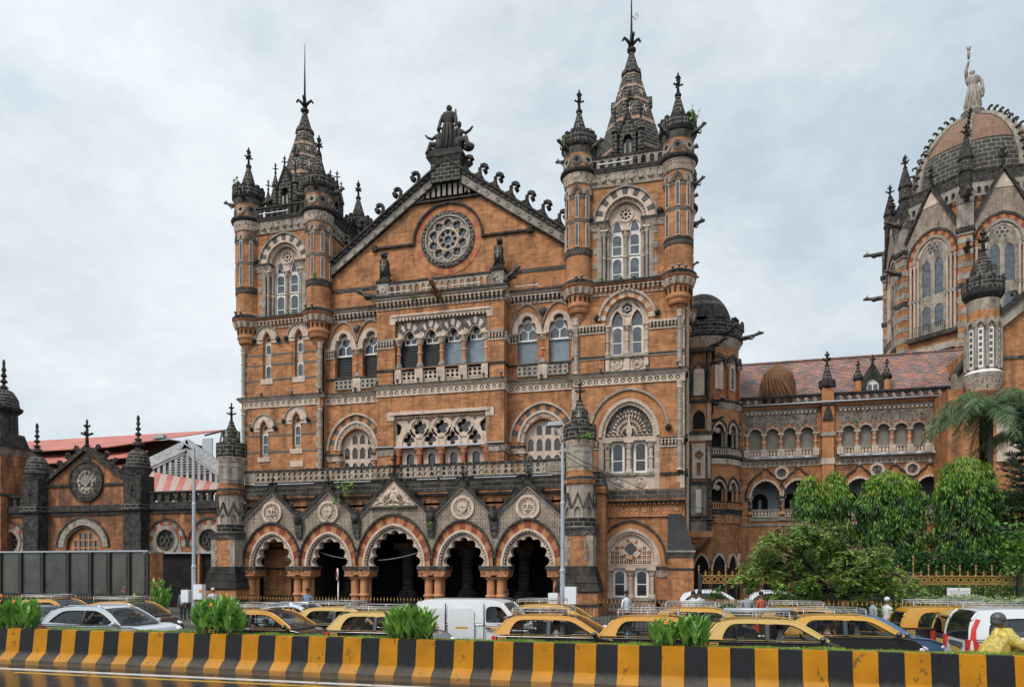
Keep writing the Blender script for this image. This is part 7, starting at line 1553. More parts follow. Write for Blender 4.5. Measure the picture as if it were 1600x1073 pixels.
# ================= people =================
for n_,c in (('skin',(.17,.075,.04)),('hair',(.012,.011,.011)),('shirt_white',(.62,.64,.66)),('shirt_check',(.28,.3,.33)),('shirt_blue',(.16,.25,.36)),('shirt_tan',(.4,.26,.16)),('shirt_dark',(.03,.035,.04)),('shirt_red',(.42,.1,.06)),('trousers',(.03,.03,.04)),('raincoat',(.62,.46,.1)),('helmet_grey',(.07,.075,.08)),('shirt_grey',(.2,.21,.22))): plain(n_,c,.8 if n_ not in('helmet_grey','raincoat') else .35,noise=.25,scale=14)
def person(x,y,z,shirt,label,pose='stand',rz=0.,group=None,cap=None,s=1.,arm='down'):
    J={}; B_=[]
    def j(n,p,r): J[n]=(Vector(p),r)
    if pose=='stand':
        j('pel',(0,0,.93),.15); j('ch',(0,0,1.28),.165); j('nk',(0,0,1.48),.06); j('hd',(0,-.015,1.56),.08); j('tp',(0,-.01,1.68),.085)
        for q,sg in (('l',-1),('r',1)):
            j('h'+q,(sg*.1,0,.88),.1); j('k'+q,(sg*.11,-.02,.5),.07); j('a'+q,(sg*.12,.02,.1),.045); j('t'+q,(sg*.13,-.14,.05),.04)
            j('s'+q,(sg*.19,0,1.41),.065); j('e'+q,(sg*.25,.02,1.13),.045); j('w'+q,(sg*.24,-.08,.9),.032); j('f'+q,(sg*.24,-.1,.8),.03)
    else:
        zz=.0
        j('pel',(0,0,.1),.15); j('ch',(-.04,0,.42),.165); j('nk',(-.03,0,.62),.06); j('hd',(0,0,.7),.082); j('tp',(0,0,.83),.088)
        for q,sg in (('l',1),('r',-1)):
            j('h'+q,(.1,sg*.1,.1),.1); j('k'+q,(.46,sg*.13,.16),.08); j('a'+q,(.62,sg*.13,-.22),.05); j('t'+q,(.74,sg*.13,-.25),.04)
            if pose=='rider': j('s'+q,(0,sg*.2,.54),.08); j('e'+q,(.2,sg*.27,.3),.06); j('w'+q,(.42,sg*.27,.24),.04); j('f'+q,(.5,sg*.25,.25),.03)
            elif arm=='chin' and sg<0: j('s'+q,(-.03,sg*.19,.55),.065); j('e'+q,(.16,sg*.27,.36),.045); j('w'+q,(.16,sg*.14,.55),.034); j('f'+q,(.13,sg*.09,.63),.03)
            elif arm=='sill' and sg<0: j('s'+q,(-.03,sg*.19,.55),.065); j('e'+q,(.1,sg*.36,.36),.045); j('w'+q,(.34,sg*.4,.36),.034); j('f'+q,(.42,sg*.36,.36),.03)
            else: j('s'+q,(-.03,sg*.19,.55),.065); j('e'+q,(.14,sg*.24,.33),.045); j('w'+q,(.38,sg*.16,.42),.034); j('f'+q,(.46,sg*.14,.45),.03)
    sh=shirt; E=[('pel','ch',sh),('ch','nk',sh),('nk','hd','skin'),('hd','tp','skin')]
    for q in 'lr': E+=[('pel','h'+q,'trousers' if pose!='rider' else sh),('h'+q,'k'+q,'trousers' if pose!='rider' else sh),('k'+q,'a'+q,'trousers'),('a'+q,'t'+q,'trousers'),('ch','s'+q,sh),('s'+q,'e'+q,sh),('e'+q,'w'+q,sh if pose=='rider' or arm=='sill' else 'skin'),('w'+q,'f'+q,'skin')]
    # five fingers, each its own short chain
    for q in 'lr':
        f=J['f'+q][0]; w_=J['w'+q][0]; dd=(f-w_).normalized(); sd_=dd.cross(Vector((0,1,.3))).normalized()
        for k in range(4): n1_='g%s%d'%(q,k); j(n1_,f+dd*(.055+.012*(1-abs(k-1.5)))+sd_*.018*(k-1.5),.0085); E.append(('f'+q,n1_,'skin'))
        j('g%s4'%q,w_+dd*.05+sd_*.05,.01); E.append(('w'+q,'g%s4'%q,'skin'))
    names=list(J); idx={n:i for i,n in enumerate(names)}
    me=bpy.data.meshes.new('body'); me.from_pydata([J[n][0][:] for n in names],[(idx[a],idx[b]) for a,b,_ in E],[]); o=bpy.data.objects.new('body',me); sc.collection.objects.link(o)
    sm=o.modifiers.new('skin','SKIN')
    for i,n in enumerate(names): v=me.skin_vertices[0].data[i]; v.radius=(J[n][1],J[n][1]*(.8 if n in('pel','ch') else 1)); v.use_root=(n=='pel')
    ss=o.modifiers.new('sub','SUBSURF'); ss.levels=1; ss.render_levels=1
    dg=bpy.context.evaluated_depsgraph_get(); nm=bpy.data.meshes.new_from_object(o.evaluated_get(dg)); bpy.data.objects.remove(o)
    mats=[]; 
    for _,_,m_ in E:
        if m_ not in mats: mats.append(m_)
    for m_ in mats: nm.materials.append(MT[m_])
    segs=[(J[a][0],J[b][0],mats.index(m_)) for a,b,m_ in E]
    for pl in nm.polygons:
        c=pl.center; best=9;bi=0
        for a,b,mi_ in segs:
            d=b-a; t=max(0,min(1,(c-a).dot(d)/max(1e-9,d.length_squared))); q=(c-a-d*t).length-.02*(mi_==0)
            if q<best: best=q;bi=mi_
        pl.material_index=bi; pl.use_smooth=True
    o=bpy.data.objects.new('person',nm); sc.collection.objects.link(o); o.location=(x,y,z); o.rotation_euler=(0,0,rz); o.scale=(s,s,s)
    tag(o,label,'person',group)
    hc=J['tp'][0]; h=MB(); h.local=True; fr=Vector((0,-1,0)) if pose=='stand' else Vector((1,0,0))
    side=fr.cross(Vector((0,0,1)))
    h.ball(hc+Vector((0,0,.035))-fr*.018,(.098,.098,.085),'hair',12,8,.03) if not cap else h.ball(hc+Vector((0,0,.03))-fr*.01,(.1,.1,.09) if cap!='helmet_grey' else (.15,.14,.14),cap,14,10)
    if cap=='helmet_grey': h.ball(hc-fr*.03-Vector((0,0,.04)),(.135,.135,.12),'helmet_grey',12,8)
    h.build('helmet' if cap=='helmet_grey' else ('cap' if cap else 'hair'),o)
    h=MB(); h.local=True; f0=J['hd'][0]+Vector((0,0,.05))
    h.tube([f0+fr*.075+Vector((0,0,.035)),f0+fr*.105,f0+fr*.085-Vector((0,0,.005))],[.008,.014,.01],'skin',5)
    for k in (-1,1): h.ball(f0+fr*.08+side*.03*k+Vector((0,0,.03)),.009,'hair',5,4); h.ball(f0+side*.083*k+Vector((0,0,.015)),(.02,.02,.028),'skin',5,4)
    h.tube([f0+fr*.083-side*.02-Vector((0,0,.035)),f0+fr*.087-Vector((0,0,.035)),f0+fr*.083+side*.02-Vector((0,0,.035))],.006,'shirt_red',4)
    if pose!='rider': h.tube([f0+fr*.06+side*.03*k-Vector((0,0,.028)) for k in (-1,0,1)],.01,'hair',4)
    h.build('face',o)
    return o
occ='people sitting in the cars'
person(PX(397,-26.4),-26.5,.5,'shirt_white','driver in a white shirt with hand on chin beside the tall shrub','sit',arm='chin')
person(PX(872,-26.4),-26.5,.5,'shirt_white','driver in a white shirt touching his face in the taxi before the van','sit',arm='chin')
person(PX(780+20,-26.2),-26.45,.5,'shirt_grey','passenger in grey at the back of the taxi before the van','sit')
person(PX(842,-26.0),-25.8,.5,'shirt_dark','dark clothed passenger in the middle of the taxi before the van','sit')
person(PX(1220,-26.4),-26.5,.5,'shirt_white','driver in a white shirt with arms on the wheel under the silver pipes','sit',arm='sill')
person(PX(1293,-24.5),-24.6,.52,'shirt_tan','driver in a tan shirt raising his fist to his mouth','sit',arm='chin')
person(PX(783,-24.2),-24.35,.72,'shirt_dark','van driver in a black shirt leaning his arm on the window sill','sit',arm='sill')
person(PX(640-20,-26.2),-26.45,.5,'shirt_blue','passenger in a blue shirt in the taxi behind the third shrub','sit')
person(PX(503,-24),-24.3,.5,'shirt_check','passenger in a checked shirt in the half hidden centre left taxi','sit')
person(PX(524,-24),-23.8,.5,'shirt_blue','passenger in blue beside the checked shirt in the centre left taxi','sit')
person(PX(984,-26.2),-26.4,.5,'shirt_blue','passenger with dark hair in the taxi behind the small right shrub','sit')
person(PX(1042,-26.2),-25.8,.5,'shirt_dark','driver of the taxi behind the small right shrub','sit')
person(PX(180,-26.2),-26.5,.5,'shirt_white','driver in white in the silver sport utility car','sit')
person(PX(484,-15.6),-15.8,.14,'shirt_blue','man in a blue checked shirt standing at the spiked fence under the arches','stand',.3)
person(PX(1364,-17),-17,.0,'shirt_check','man in a checked shirt walking left behind the blue car','stand',-1.4)
person(PX(1386,-16.8),-16.8,.0,'shirt_white','man in a white shirt and white cap walking behind the blue car','stand',-1.2,cap='shirt_white')
person(PX(1168,-15.6),-15.7,.14,'shirt_check','bearded man in a checked shirt leaning at the hedge fence','stand',0)
person(PX(1189,-15.6),-15.7,.14,'shirt_red','man in a rust red shirt beside the bearded man','stand',.8)
person(PX(1083,-15.6),-15.9,.14,'shirt_white','man in a white shirt near the corner of the right tower','stand',-.6)
person(PX(1093,-15.4),-15.4,.14,'shirt_white','second man in white just right of the man by the tower corner','stand',.5)
person(PX(980,-15.6),-15.9,.14,'shirt_white','person in white before the ground floor window of the right tower','stand',.9)
person(PX(795,-15.6),-15.9,.14,'shirt_dark','dark haired person behind the white van at the spiked fence','stand',0)
person(PX(1590,-20),-20.2,.0,'shirt_dark','man with dark hair standing behind the white minivan','stand',-1.)
person(PX(1426,-17),-17,.0,'shirt_red','man behind the tall taxi with only his dark hair and face showing','stand',0)
for i,(p,c,lb) in enumerate(((286,'shirt_blue','man in blue near the left lamp post'),(296,'shirt_dark','man in black just left of the left lamp post'),(317,'shirt_white','man in white with a pale cap right of the left lamp post'),(268,'shirt_grey','person in grey in the dark entry left of the porch'))):
    person(PX(p,-13),-13+i*.4,.0,c,lb,'stand',.4*i,cap='shirt_white' if i==2 else None)
# rider on a scooter
rx=PX(1570,-26.95); person(rx-.12,-26.95,.78,'raincoat','scooter rider in a yellow raincoat and grey helmet beside the white minivan','rider',cap='helmet_grey',s=1.05)
rid=[o for o in sc.objects if o.name.startswith('person') and o.location.y==-26.95 or (o.get('label','').startswith('scooter rider'))][0]
m=MB(); n=44; rows=[(.62,.36,.31,-.2),(.8,.36,.31,-.2),(.98,.35,.3,-.17),(1.12,.31,.29,-.12),(1.25,.26,.28,-.06),(1.36,.2,.25,-.01),(1.43,.13,.16,.02),(1.48,.09,.1,.03)]; v=[]
rf=random.Random(5)
for r_i,(z,rx_,ry_,ox_) in enumerate(rows):
    for j in range(n):
        t_=2*PI*j/n; k=(1-r_i/8); f=1+k*(.06*math.sin(5*t_+z*3)+.05*math.sin(11*t_-z*5)+.03*math.sin(19*t_+z*9))+rf.uniform(-.012,.012)
        v.append((rx+ox_+rx_*f*math.cos(t_),-26.95+ry_*f*math.sin(t_),z+.02*math.sin(7*t_)*k))
m.add(v,[(i*n+j,i*n+(j+1)%n,(i+1)*n+(j+1)%n,(i+1)*n+j) for i in range(len(rows)-1) for j in range(n)],'raincoat_cloth',True)
for s in (-1,1):   # wide crumpled sleeves
    pts=[Vector((rx,-26.95+s*.2,1.34)),Vector((rx+.08,-26.95+s*.27,1.24)),Vector((rx+.14,-26.95+s*.31,1.15)),Vector((rx+.22,-26.95+s*.31,1.09)),Vector((rx+.31,-26.95+s*.3,1.05)),Vector((rx+.4,-26.95+s*.28,1.02))]
    m.tube(pts,[.1,.125,.105,.12,.09,.08],'raincoat_cloth',12)
mn,nt,b=newmat('raincoat_cloth'); g=N(nt,'ShaderNodeNewGeometry'); q1=N(nt,'ShaderNodeTexNoise',Scale=9.,Detail=6.,Distortion=1.5); L(nt,g.outputs['Position'],q1.inputs[0]); L(nt,ramp(nt,q1.outputs[0],.35,(.3,.3,.06),.62,(.62,.44,.1)),b.inputs['Base Color']); b.inputs['Roughness'].default_value=.5
b2=N(nt,'ShaderNodeBump'); b2.inputs['Strength'].default_value=.6; b2.inputs['Distance'].default_value=.04; q2=N(nt,'ShaderNodeTexNoise',Scale=7.,Detail=4.,Distortion=2.); L(nt,g.outputs['Position'],q2.inputs[0]); L(nt,q2.outputs[0],b2.inputs['Height']); L(nt,b2.outputs[0],b.inputs['Normal'])
ro=m.build('raincoat'); ro.parent=rid; ro.matrix_parent_inverse=(Matrix.Translation(rid.location)@Matrix.Diagonal((*rid.scale,1))).inverted()
S=thing('scooter',(rx,-26.95,0),'dark scooter under the rider in the yellow raincoat','scooter'); m=MB()
m.ball((rx-.3,-26.95,.62),(.42,.16,.16),'car_black',12,8); m.box(rx-.1,rx+.45,-27.08,-26.82,.3,.36,'car_black'); m.tube([(rx+.42,-26.95,.34),(rx+.5,-26.95,.7),(rx+.42,-26.95,1.02)],[.12,.14,.1],'car_black',8); part(m,'body',S)
m=MB(); m.tube([(rx+.38,-27.27,1.03),(rx+.44,-26.95,1.05),(rx+.38,-26.63,1.03)],.018,'rubber',6); part(m,'handlebar',S)
for q in (-.55,.6):
    m=MB(Matrix.Translation((rx+q,-26.95,.22))@Matrix.Rotation(PI/2,4,'X')); m.lathe(0,0,[(.05,-.05,'hub'),(.16,-.05,'rubber'),(.22,-.04,'rubber'),(.22,.04,'rubber'),(.16,.05,'hub'),(.05,.05,'hub')],14); part(m,'wheel',S)

# ================= street furniture =================
def fence(name,x0,x1,Y,z0,z1,pitch,label,gold=True):
    F=thing(name,((x0+x1)/2,Y,0),label,'fence'); m=MB(); n=int((x1-x0)/pitch)
    for i in range(n+1): x=x0+i*(x1-x0)/n; m.box(x-.012,x+.012,Y-.012,Y+.012,z0,z1,'black_iron')
    part(m,'bars',F); m=MB()
    for z in (z0+.12,z1-.12): m.box(x0,x1,Y-.02,Y+.02,z-.02,z+.02,'black_iron')
    part(m,'rail',F); m=MB()
    for i in range(n+1): x=x0+i*(x1-x0)/n; m.lathe(x,Y,[(.014,z1,'gold'),(.034,z1+.06,'gold'),(.022,z1+.1,'gold'),(.003,z1+.2,'gold')],5)
    part(m,'spikes',F)
fence('spiked_fence',PX(330,-14.6),PX(1095,-14.6),-14.6,.14,1.3,.17,'black iron fence with gold spikes in front of the porch and right tower')
fence('spiked_fence',PX(-200,-17.5),PX(245,-17.5),-17.5,.0,1.35,.17,'black iron fence with gold spikes below the glass hoarding')
fence('spiked_fence',PX(1100,-15.2),PX(1640,-15.2),-15.2,.14,1.35,.17,'black iron fence with gold spikes along the clipped hedge')
G=thing('gilded_fence',(PX(1350,-9),-9,0),'tall ornate black fence with gilded frieze and spires beneath the trees','fence')
gx0,gx1=PX(1092,-9),PX(1660,-9); yg=-9; m=MB(); n=int((gx1-gx0)/.13)
for i in range(n): x=gx0+i*.13; m.box(x-.01,x+.01,yg-.01,yg+.01,.6,2.1,'black_iron')
part(m,'bars',G); m=MB(); m.box(gx0,gx1,yg-.2,yg+.2,0,.55,'pale_grey'); part(m,'plinth',G)
m=MB()
for z0,z1 in ((2.1,2.16),(2.46,2.52),(1.02,1.07),(1.27,1.32)): m.box(gx0,gx1,yg-.04,yg+.04,z0,z1,'gold')
q=int((gx1-gx0)/.3)
for i in range(q):
    x=gx0+.15+i*.3
    for z,h in ((2.16,.3),(1.07,.2)):
        m.strip(circle(x,z+h/2,h*.28,8)+[(x+h*.28,z+h/2)],circle(x,z+h/2,h*.45,8)+[(x+h*.45,z+h/2)],yg-.02,yg+.02,['gold'],1); m.box(x+.14,x+.16,yg-.015,yg+.015,z,z+h,'gold')
        for s in (-1,1): m.ext([(x+s*.04,z+h*.1),(x+s*.1,z+h*.9),(x+s*.12,z+h*.9),(x+s*.08,z+h*.1)],yg-.015,yg+.015,'gold')
part(m,'frieze',G); m=MB()
for i in range(int((gx1-gx0)/.32)):
    x=gx0+i*.32; tall=i%2==0; vt=i%12==6; h=1.0 if vt else (.5 if tall else .22)
    m.lathe(x,yg,[(.05,2.52,'gold'),(.03,2.57,'gold'),(.03,2.52+h*.4,'gold'),(.055,2.52+h*.5,'gold'),(.03,2.52+h*.6,'gold'),(.03,2.52+h*.75,'gold'),(.05,2.52+h*.8,'gold'),(.004,2.52+h,'gold')],6)
    if not tall: m.box(x-.09,x+.09,yg-.015,yg+.015,2.6,2.64,'gold')
part(m,'spires',G)
for i in range(4):
    m=MB(); x=gx0+.05+i*4.6; m.box(x-.09,x+.09,yg-.09,yg+.09,0,2.6,'black_iron'); part(m,'post',G)
# notice board
m=MB(); a,b=P(1480,940,-9.2),P(1516,918,-9.2); SB=thing('notice_board',((a[0]+b[0])/2,-9.2,a[1]),'white notice board with small lines of red and grey print on the gilded fence','sign')
m.box(a[0],b[0],-9.22,-9.16,a[1],b[1],'sign_white') ; plain('sign_white',(.7,.7,.72),.5); part(m,'panel',SB); m=MB()
for k in range(7):
    z=b[1]-.14-k*.075; inset=.05+.04*((k*7)%3)
    x=a[0]+inset
    while x<b[0]-inset-.03:
        l=random.uniform(.03,.11); m.box(x,min(x+l,b[0]-.05),-9.225,-9.22,z-.013,z+.013,'shirt_red' if k in(2,4,6) else 'shirt_grey'); x+=l+.025
m.ext(circle((a[0]+b[0])/2,b[1]-.07,.035,10),-9.226,-9.22,'shirt_red'); part(m,'print',SB)
# no u-turn sign
sx0,sz0=P(527,897,-14); S=thing('traffic_sign',(sx0,-14,0),'round red ringed traffic sign on a grey pole before the second arch','sign')
m=MB(); m.tube([(sx0,-13.95,0),(sx0+.03,-13.95,sz0-.3)],.035,'metal_grey',8); part(m,'pole',S)
T=Matrix.Translation((sx0,-14,sz0))@Matrix.Rotation(-.95,4,'Z'); m=MB(T); m.ext(circle(0,0,.31,28),-.02,.02,'sign_white'); m.strip(circle(0,0,.25,28)+[(.25,0)],circle(0,0,.31,28)+[(.31,0)],-.03,-.02,['sign_red'],1); plain('sign_red',(.5,.03,.02),.4)
m.ext([(-.2,.16),(-.16,.2),(.2,-.16),(.16,-.2)],-.034,-.024,'sign_red'); m.tube([(-.08,-.03,-.14),(-.08,-.03,.06),(-.03,-.03,.13),(.04,-.03,.13),(.08,-.03,.06),(.08,-.03,-.02)],.022,'black_iron',5); m.ext([(.02,-.02),(.14,-.02),(.08,-.12)],-.032,-.022,'black_iron'); part(m,'plate',S)
def lamp_post(px_,Y,top,lean,arm,label,boxes=False):
    x=PX(px_,Y); zt=P(px_,top,Y)[1]; S=thing('lamp_post',(x,Y,0),label,'lamp post'); m=MB()
    m.lathe(x,Y,[(.13,0,'galv'),(.11,.6,'galv'),(.11,zt*.33,'galv')],12); m.lathe(x,Y,[(.125,zt*.33,'galv'),(.125,zt*.33+.1,'galv'),(.09,zt*.33+.15,'galv'),(.085,zt*.68,'galv')],12); m.lathe(x,Y,[(.1,zt*.68,'galv'),(.1,zt*.68+.1,'galv'),(.07,zt*.68+.15,'galv'),(.065,zt,'galv')],12)
    part(m,'pole',S); m=MB(); ax_=P(arm[0],arm[1],Y); m.tube([(x,Y,zt-.1),(x+(ax_[0]-x)*.4,Y,zt+.5*(ax_[1]-zt)+.1),(ax_[0],Y,ax_[1])],.045,'galv',6); part(m,'arm',S)
    m=MB(); d=-1 if arm[0]<px_ else 1; m.taper((ax_[0]-.42,ax_[0]+.28,Y-.16,Y+.16,ax_[1]-.03),(ax_[0]-.3,ax_[0]+.2,Y-.1,Y+.1,ax_[1]+.14),'strip_grey'); m.box(ax_[0]-.36,ax_[0]+.2,Y-.12,Y+.12,ax_[1]-.06,ax_[1]-.03,'strip_grey'); part(m,'lamp_head',S)
    if boxes:
        for dx,z,s in ((-.38,1.2,.2),(.36,1.35,.24)): m=MB(); m.box(x+dx-s,x+dx+s,Y-.2,Y+.1,z,z+s*3,'lamp_white'); part(m,'junction_box',S)
lamp_post(303,-16,700,0,(252,684),'tall grey street lamp post with long arm left of the porch',True); lamp_post(879,-16,692,0,(869,664),'tall grey street lamp post with short arm in front of the right porch pinnacle',True)
# glass hoarding
H_=thing('glass_hoarding',(PX(115,-10),-10,0),'long hoarding of dark glass panels in a black frame at the left','hoarding')
hx=[PX(a,-10) for a in (-120,-85,-40,2,34,68,108,143,172,203,232)]; zt=3.86
m=MB(); m.box(hx[0],hx[-1],-10.1,-9.9,zt,zt+.09,'galv'); m.box(hx[0],hx[-1],-10.06,-9.94,1.25,1.33,'black_iron'); m.box(hx[0],hx[-1],-10.04,-9.9,0,1.25,'black_iron')
part(m,'rail',H_)
for i,a in enumerate(hx): m=MB(); m.box(a-.09,a+.09,-10.12,-9.92,0,zt,'black_iron'); part(m,'post',H_)
plain('smoked_glass',(.075,.08,.066),.25,spec=.45,noise=.7,scale=.45)
for a,b in zip(hx[:-1],hx[1:]): m=MB(); m.box(a+.09,b-.09,-10.0,-9.96,1.33,zt,'smoked_glass'); m.box(b-.26,b-.2,-9.95-.09,-10.01,1.4,zt-.1,'lichen'); part(m,'panel',H_)
m=MB(); m.box(hx[0],hx[-1],-9.9,-9.2,zt+.0,zt+.04,'metal_grey'); m.box(hx[0],hx[-1],-9.3,-9.2,0,zt,'void'); part(m,'roof',H_)
# wires
def wire(pts,label,r=.012,sag=.3):
    m=MB(); q=[]
    for (a,b) in zip(pts[:-1],pts[1:]):
        A,Bv=Vector(a),Vector(b)
        for i in range(11): t=i/10; p=A.lerp(Bv,t); p.z-=sag*4*t*(1-t); q.append(p)
    m.tube(q,r,'black_iron',4); tag(m.build('cable'),label,'cable')
def p3(a,b,Y): x,z=P(a,b,Y); return (x,Y,z)
wire([p3(884,706,-15),p3(1120,800,-4),p3(1480,820,-1)],'upper black cable running from the right lamp post towards the trees',.016)
wire([p3(884,712,-15),p3(1060,790,-6)],'lower black cable from the right lamp post to the tower corner',.016)
plain('cable_grey',(.35,.35,.35),.6)
for a,b,c,d,lb in ((500,862,546,872,'pale cable slung across the second porch arch'),(590,875,656,862,'pale cable slung across the middle porch arch')):
    m=MB(); A,Bv=Vector(p3(a,b,-1.6)),Vector(p3(c,d,-1.6)); m.tube([A.lerp(Bv,i/8)-Vector((0,0,.25*4*i/8*(1-i/8)*.4)) for i in range(9)],.02,'cable_grey',4); tag(m.build('cable'),lb,'cable')
# ================= vegetation =================
def leafmat(name,c,c2,tr=.25):
    m,nt,b=newmat(name); g=N(nt,'ShaderNodeNewGeometry'); n_=N(nt,'ShaderNodeTexNoise',Scale=1.7,Detail=5.); L(nt,g.outputs['Position'],n_.inputs[0])
    r_=mixc(nt,'MIX',g.outputs['Random Per Island'],c,c2); L(nt,mixc(nt,'MULTIPLY',1.,r_,ramp(nt,n_.outputs[0],.3,.65,.7,1.3)),b.inputs['Base Color'])
    b.inputs['Roughness'].default_value=.45; b.inputs['Specular IOR Level'].default_value=.5
    t=N(nt,'ShaderNodeBsdfTranslucent'); L(nt,mixc(nt,'MULTIPLY',1.,r_,(1.,1.,.5)),t.inputs[0]); mxs=N(nt,'ShaderNodeMixShader'); mxs.inputs[0].default_value=tr
    o=[q for q in nt.nodes if q.type=='OUTPUT_MATERIAL'][0]; L(nt,b.outputs[0],mxs.inputs[1]); L(nt,t.outputs[0],mxs.inputs[2]); L(nt,mxs.outputs[0],o.inputs[0])
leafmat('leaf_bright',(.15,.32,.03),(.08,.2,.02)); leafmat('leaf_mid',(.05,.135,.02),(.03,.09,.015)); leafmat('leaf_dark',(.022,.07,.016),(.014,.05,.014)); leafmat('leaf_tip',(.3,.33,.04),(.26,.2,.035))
leafmat('leaf_rain',(.3,.43,.11),(.15,.28,.06)); leafmat('seed_pod',(.34,.25,.15),(.2,.14,.09),.05); leafmat('canna_leaf',(.26,.48,.1),(.11,.29,.06)); leafmat('palm_leaf',(.16,.25,.12),(.07,.14,.06)); leafmat('pine_leaf',(.012,.04,.02),(.02,.06,.026),.1); leafmat('grass_blade',(.3,.45,.08),(.17,.33,.04)); leafmat('hedge_leaf',(.06,.16,.03),(.03,.1,.02)); leafmat('hedge_flower',(.5,.55,.42),(.3,.4,.22))
plain('bark',(.05,.04,.032),.9,noise=.4,scale=5); plain('bark_dark',(.018,.015,.013),.9,noise=.4,scale=5); plain('petal',(.75,.24,.03),.6); plain('petal_red',(.6,.09,.04),.6)
R_=random.Random(11)
def rnd(a=1): return R_.uniform(-a,a)
class Leaves:
    def __init__(s): s.m=MB(); s.m.local=False
    def leaf(s,p,d,l,wd,m,bend=.15,nrm=None):
        p=Vector(p); d=Vector(d).normalized(); n=Vector((rnd(),rnd(),rnd())) if nrm is None else nrm
        sd_=d.cross(n); 
        if sd_.length<.05: sd_=d.cross(Vector((1,0,.2)))
        sd_=sd_.normalized()*wd/2; c=p+d*l*.5+Vector((0,0,bend*l)); e=p+d*l
        s.m.add([p,c+sd_,e,c-sd_],[(0,1,2,3)],m)
def weeping(name,label,cx,cy,z0,z1,rx,ry,n,seed,lobes=((0,0,1),)):
    global R_; R_=random.Random(seed); t=thing(name,(cx,cy,0),label,'tree','clipped weeping trees behind the gilded fence')
    m=MB(); m.tube([(cx,cy,0),(cx+.05,cy,z0+1),(cx,cy,z1-1)],[.16,.12,.04],'bark',8); part(m,'trunk',t)
    Lf=Leaves()
    clumps=[]
    for k in range(int(n/26)):
        lb=lobes[k%len(lobes)]; h=R_.random()**.8; z=z0+(z1*lb[2]-z0)*h
        prof=(1-max(0,(h-.7)/.3)**2.6)**.5*(.86+.14*min(1,h*3)); a=R_.uniform(0,2*PI); rr=R_.uniform(.7,1.02)*prof*(1+.1*math.sin(a*5+z*1.3)+.07*math.sin(z*3.1+a*2))
        if R_.random()<.18: rr*=.7
        x=cx+lb[0]+math.cos(a)*rx*rr*(1 if len(lobes)==1 else .62); y=cy+lb[1]+math.sin(a)*ry*rr
        top=h>.8; hue=R_.random()
        for q in range(26):
            dz=-abs(R_.gauss(0,.42)); o=Vector((R_.gauss(0,.1),R_.gauss(0,.1),dz)); out=Vector((math.cos(a)*.35+rnd(.35),math.sin(a)*.35+rnd(.35),-1))
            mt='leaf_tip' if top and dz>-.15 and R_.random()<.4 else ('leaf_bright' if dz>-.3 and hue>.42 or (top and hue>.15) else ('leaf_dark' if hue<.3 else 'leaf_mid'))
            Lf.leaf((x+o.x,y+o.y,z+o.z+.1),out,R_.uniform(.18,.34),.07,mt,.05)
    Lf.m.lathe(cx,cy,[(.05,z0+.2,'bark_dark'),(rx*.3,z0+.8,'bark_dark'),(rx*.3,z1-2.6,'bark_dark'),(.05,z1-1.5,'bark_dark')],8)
    part(Lf.m,'crown',t)
def tpos(p,Y): return PX(p,Y)
weeping('weeping_tree','twin topped clipped weeping tree at the left of the row, beside the open arcade',tpos(1288,-2),-2,1.2,8.35,1.32,1.2,17000,3,((-.78,0,.975),(.55,.1,1.0)))
weeping('weeping_tree','broad clipped weeping tree in the middle of the row',tpos(1391,-2.6),-2.6,1.2,8.2,1.68,1.5,21000,5)
weeping('weeping_tree','tall clipped weeping tree with yellow tips below the palm',tpos(1508,-3),-3,1.2,8.8,1.4,1.3,18000,6)
weeping('weeping_tree','dark clipped weeping tree just right of the yellow tipped one',tpos(1580,-1),-1,1.0,7.2,1.3,1.2,10000,9)
# conifer
R_=random.Random(4); cx,cy=tpos(1606,-3),-3; t=thing('conifer',(cx,cy,0),'dark layered conifer at the right edge of the view','tree'); m=MB(); m.tube([(cx,cy,0),(cx,cy,12)],[.22,.04],'bark_dark',8); part(m,'trunk',t); Lf=Leaves()
for k in range(30):
    z=1.5+k*.33; rr=2.7*(1-k/34)
    for q in range(11):
        a=R_.uniform(0,2*PI); r=rr*R_.uniform(.8,1.1); e=Vector((cx+math.cos(a)*r,cy+math.sin(a)*r,z+.25+rnd(.15))); s0=Vector((cx,cy,z))
        Lf.m.tube([s0,s0.lerp(e,.6)-Vector((0,0,.15)),e],[.03,.02,.01],'bark_dark',3)
        for j in range(34):
            p=s0.lerp(e,.25+.75*R_.random()); p.z-=.1; Lf.leaf(p,(rnd(),rnd(),.9*R_.random()-.1),R_.uniform(.16,.34),.05,'pine_leaf',.05)
part(Lf.m,'crown',t)
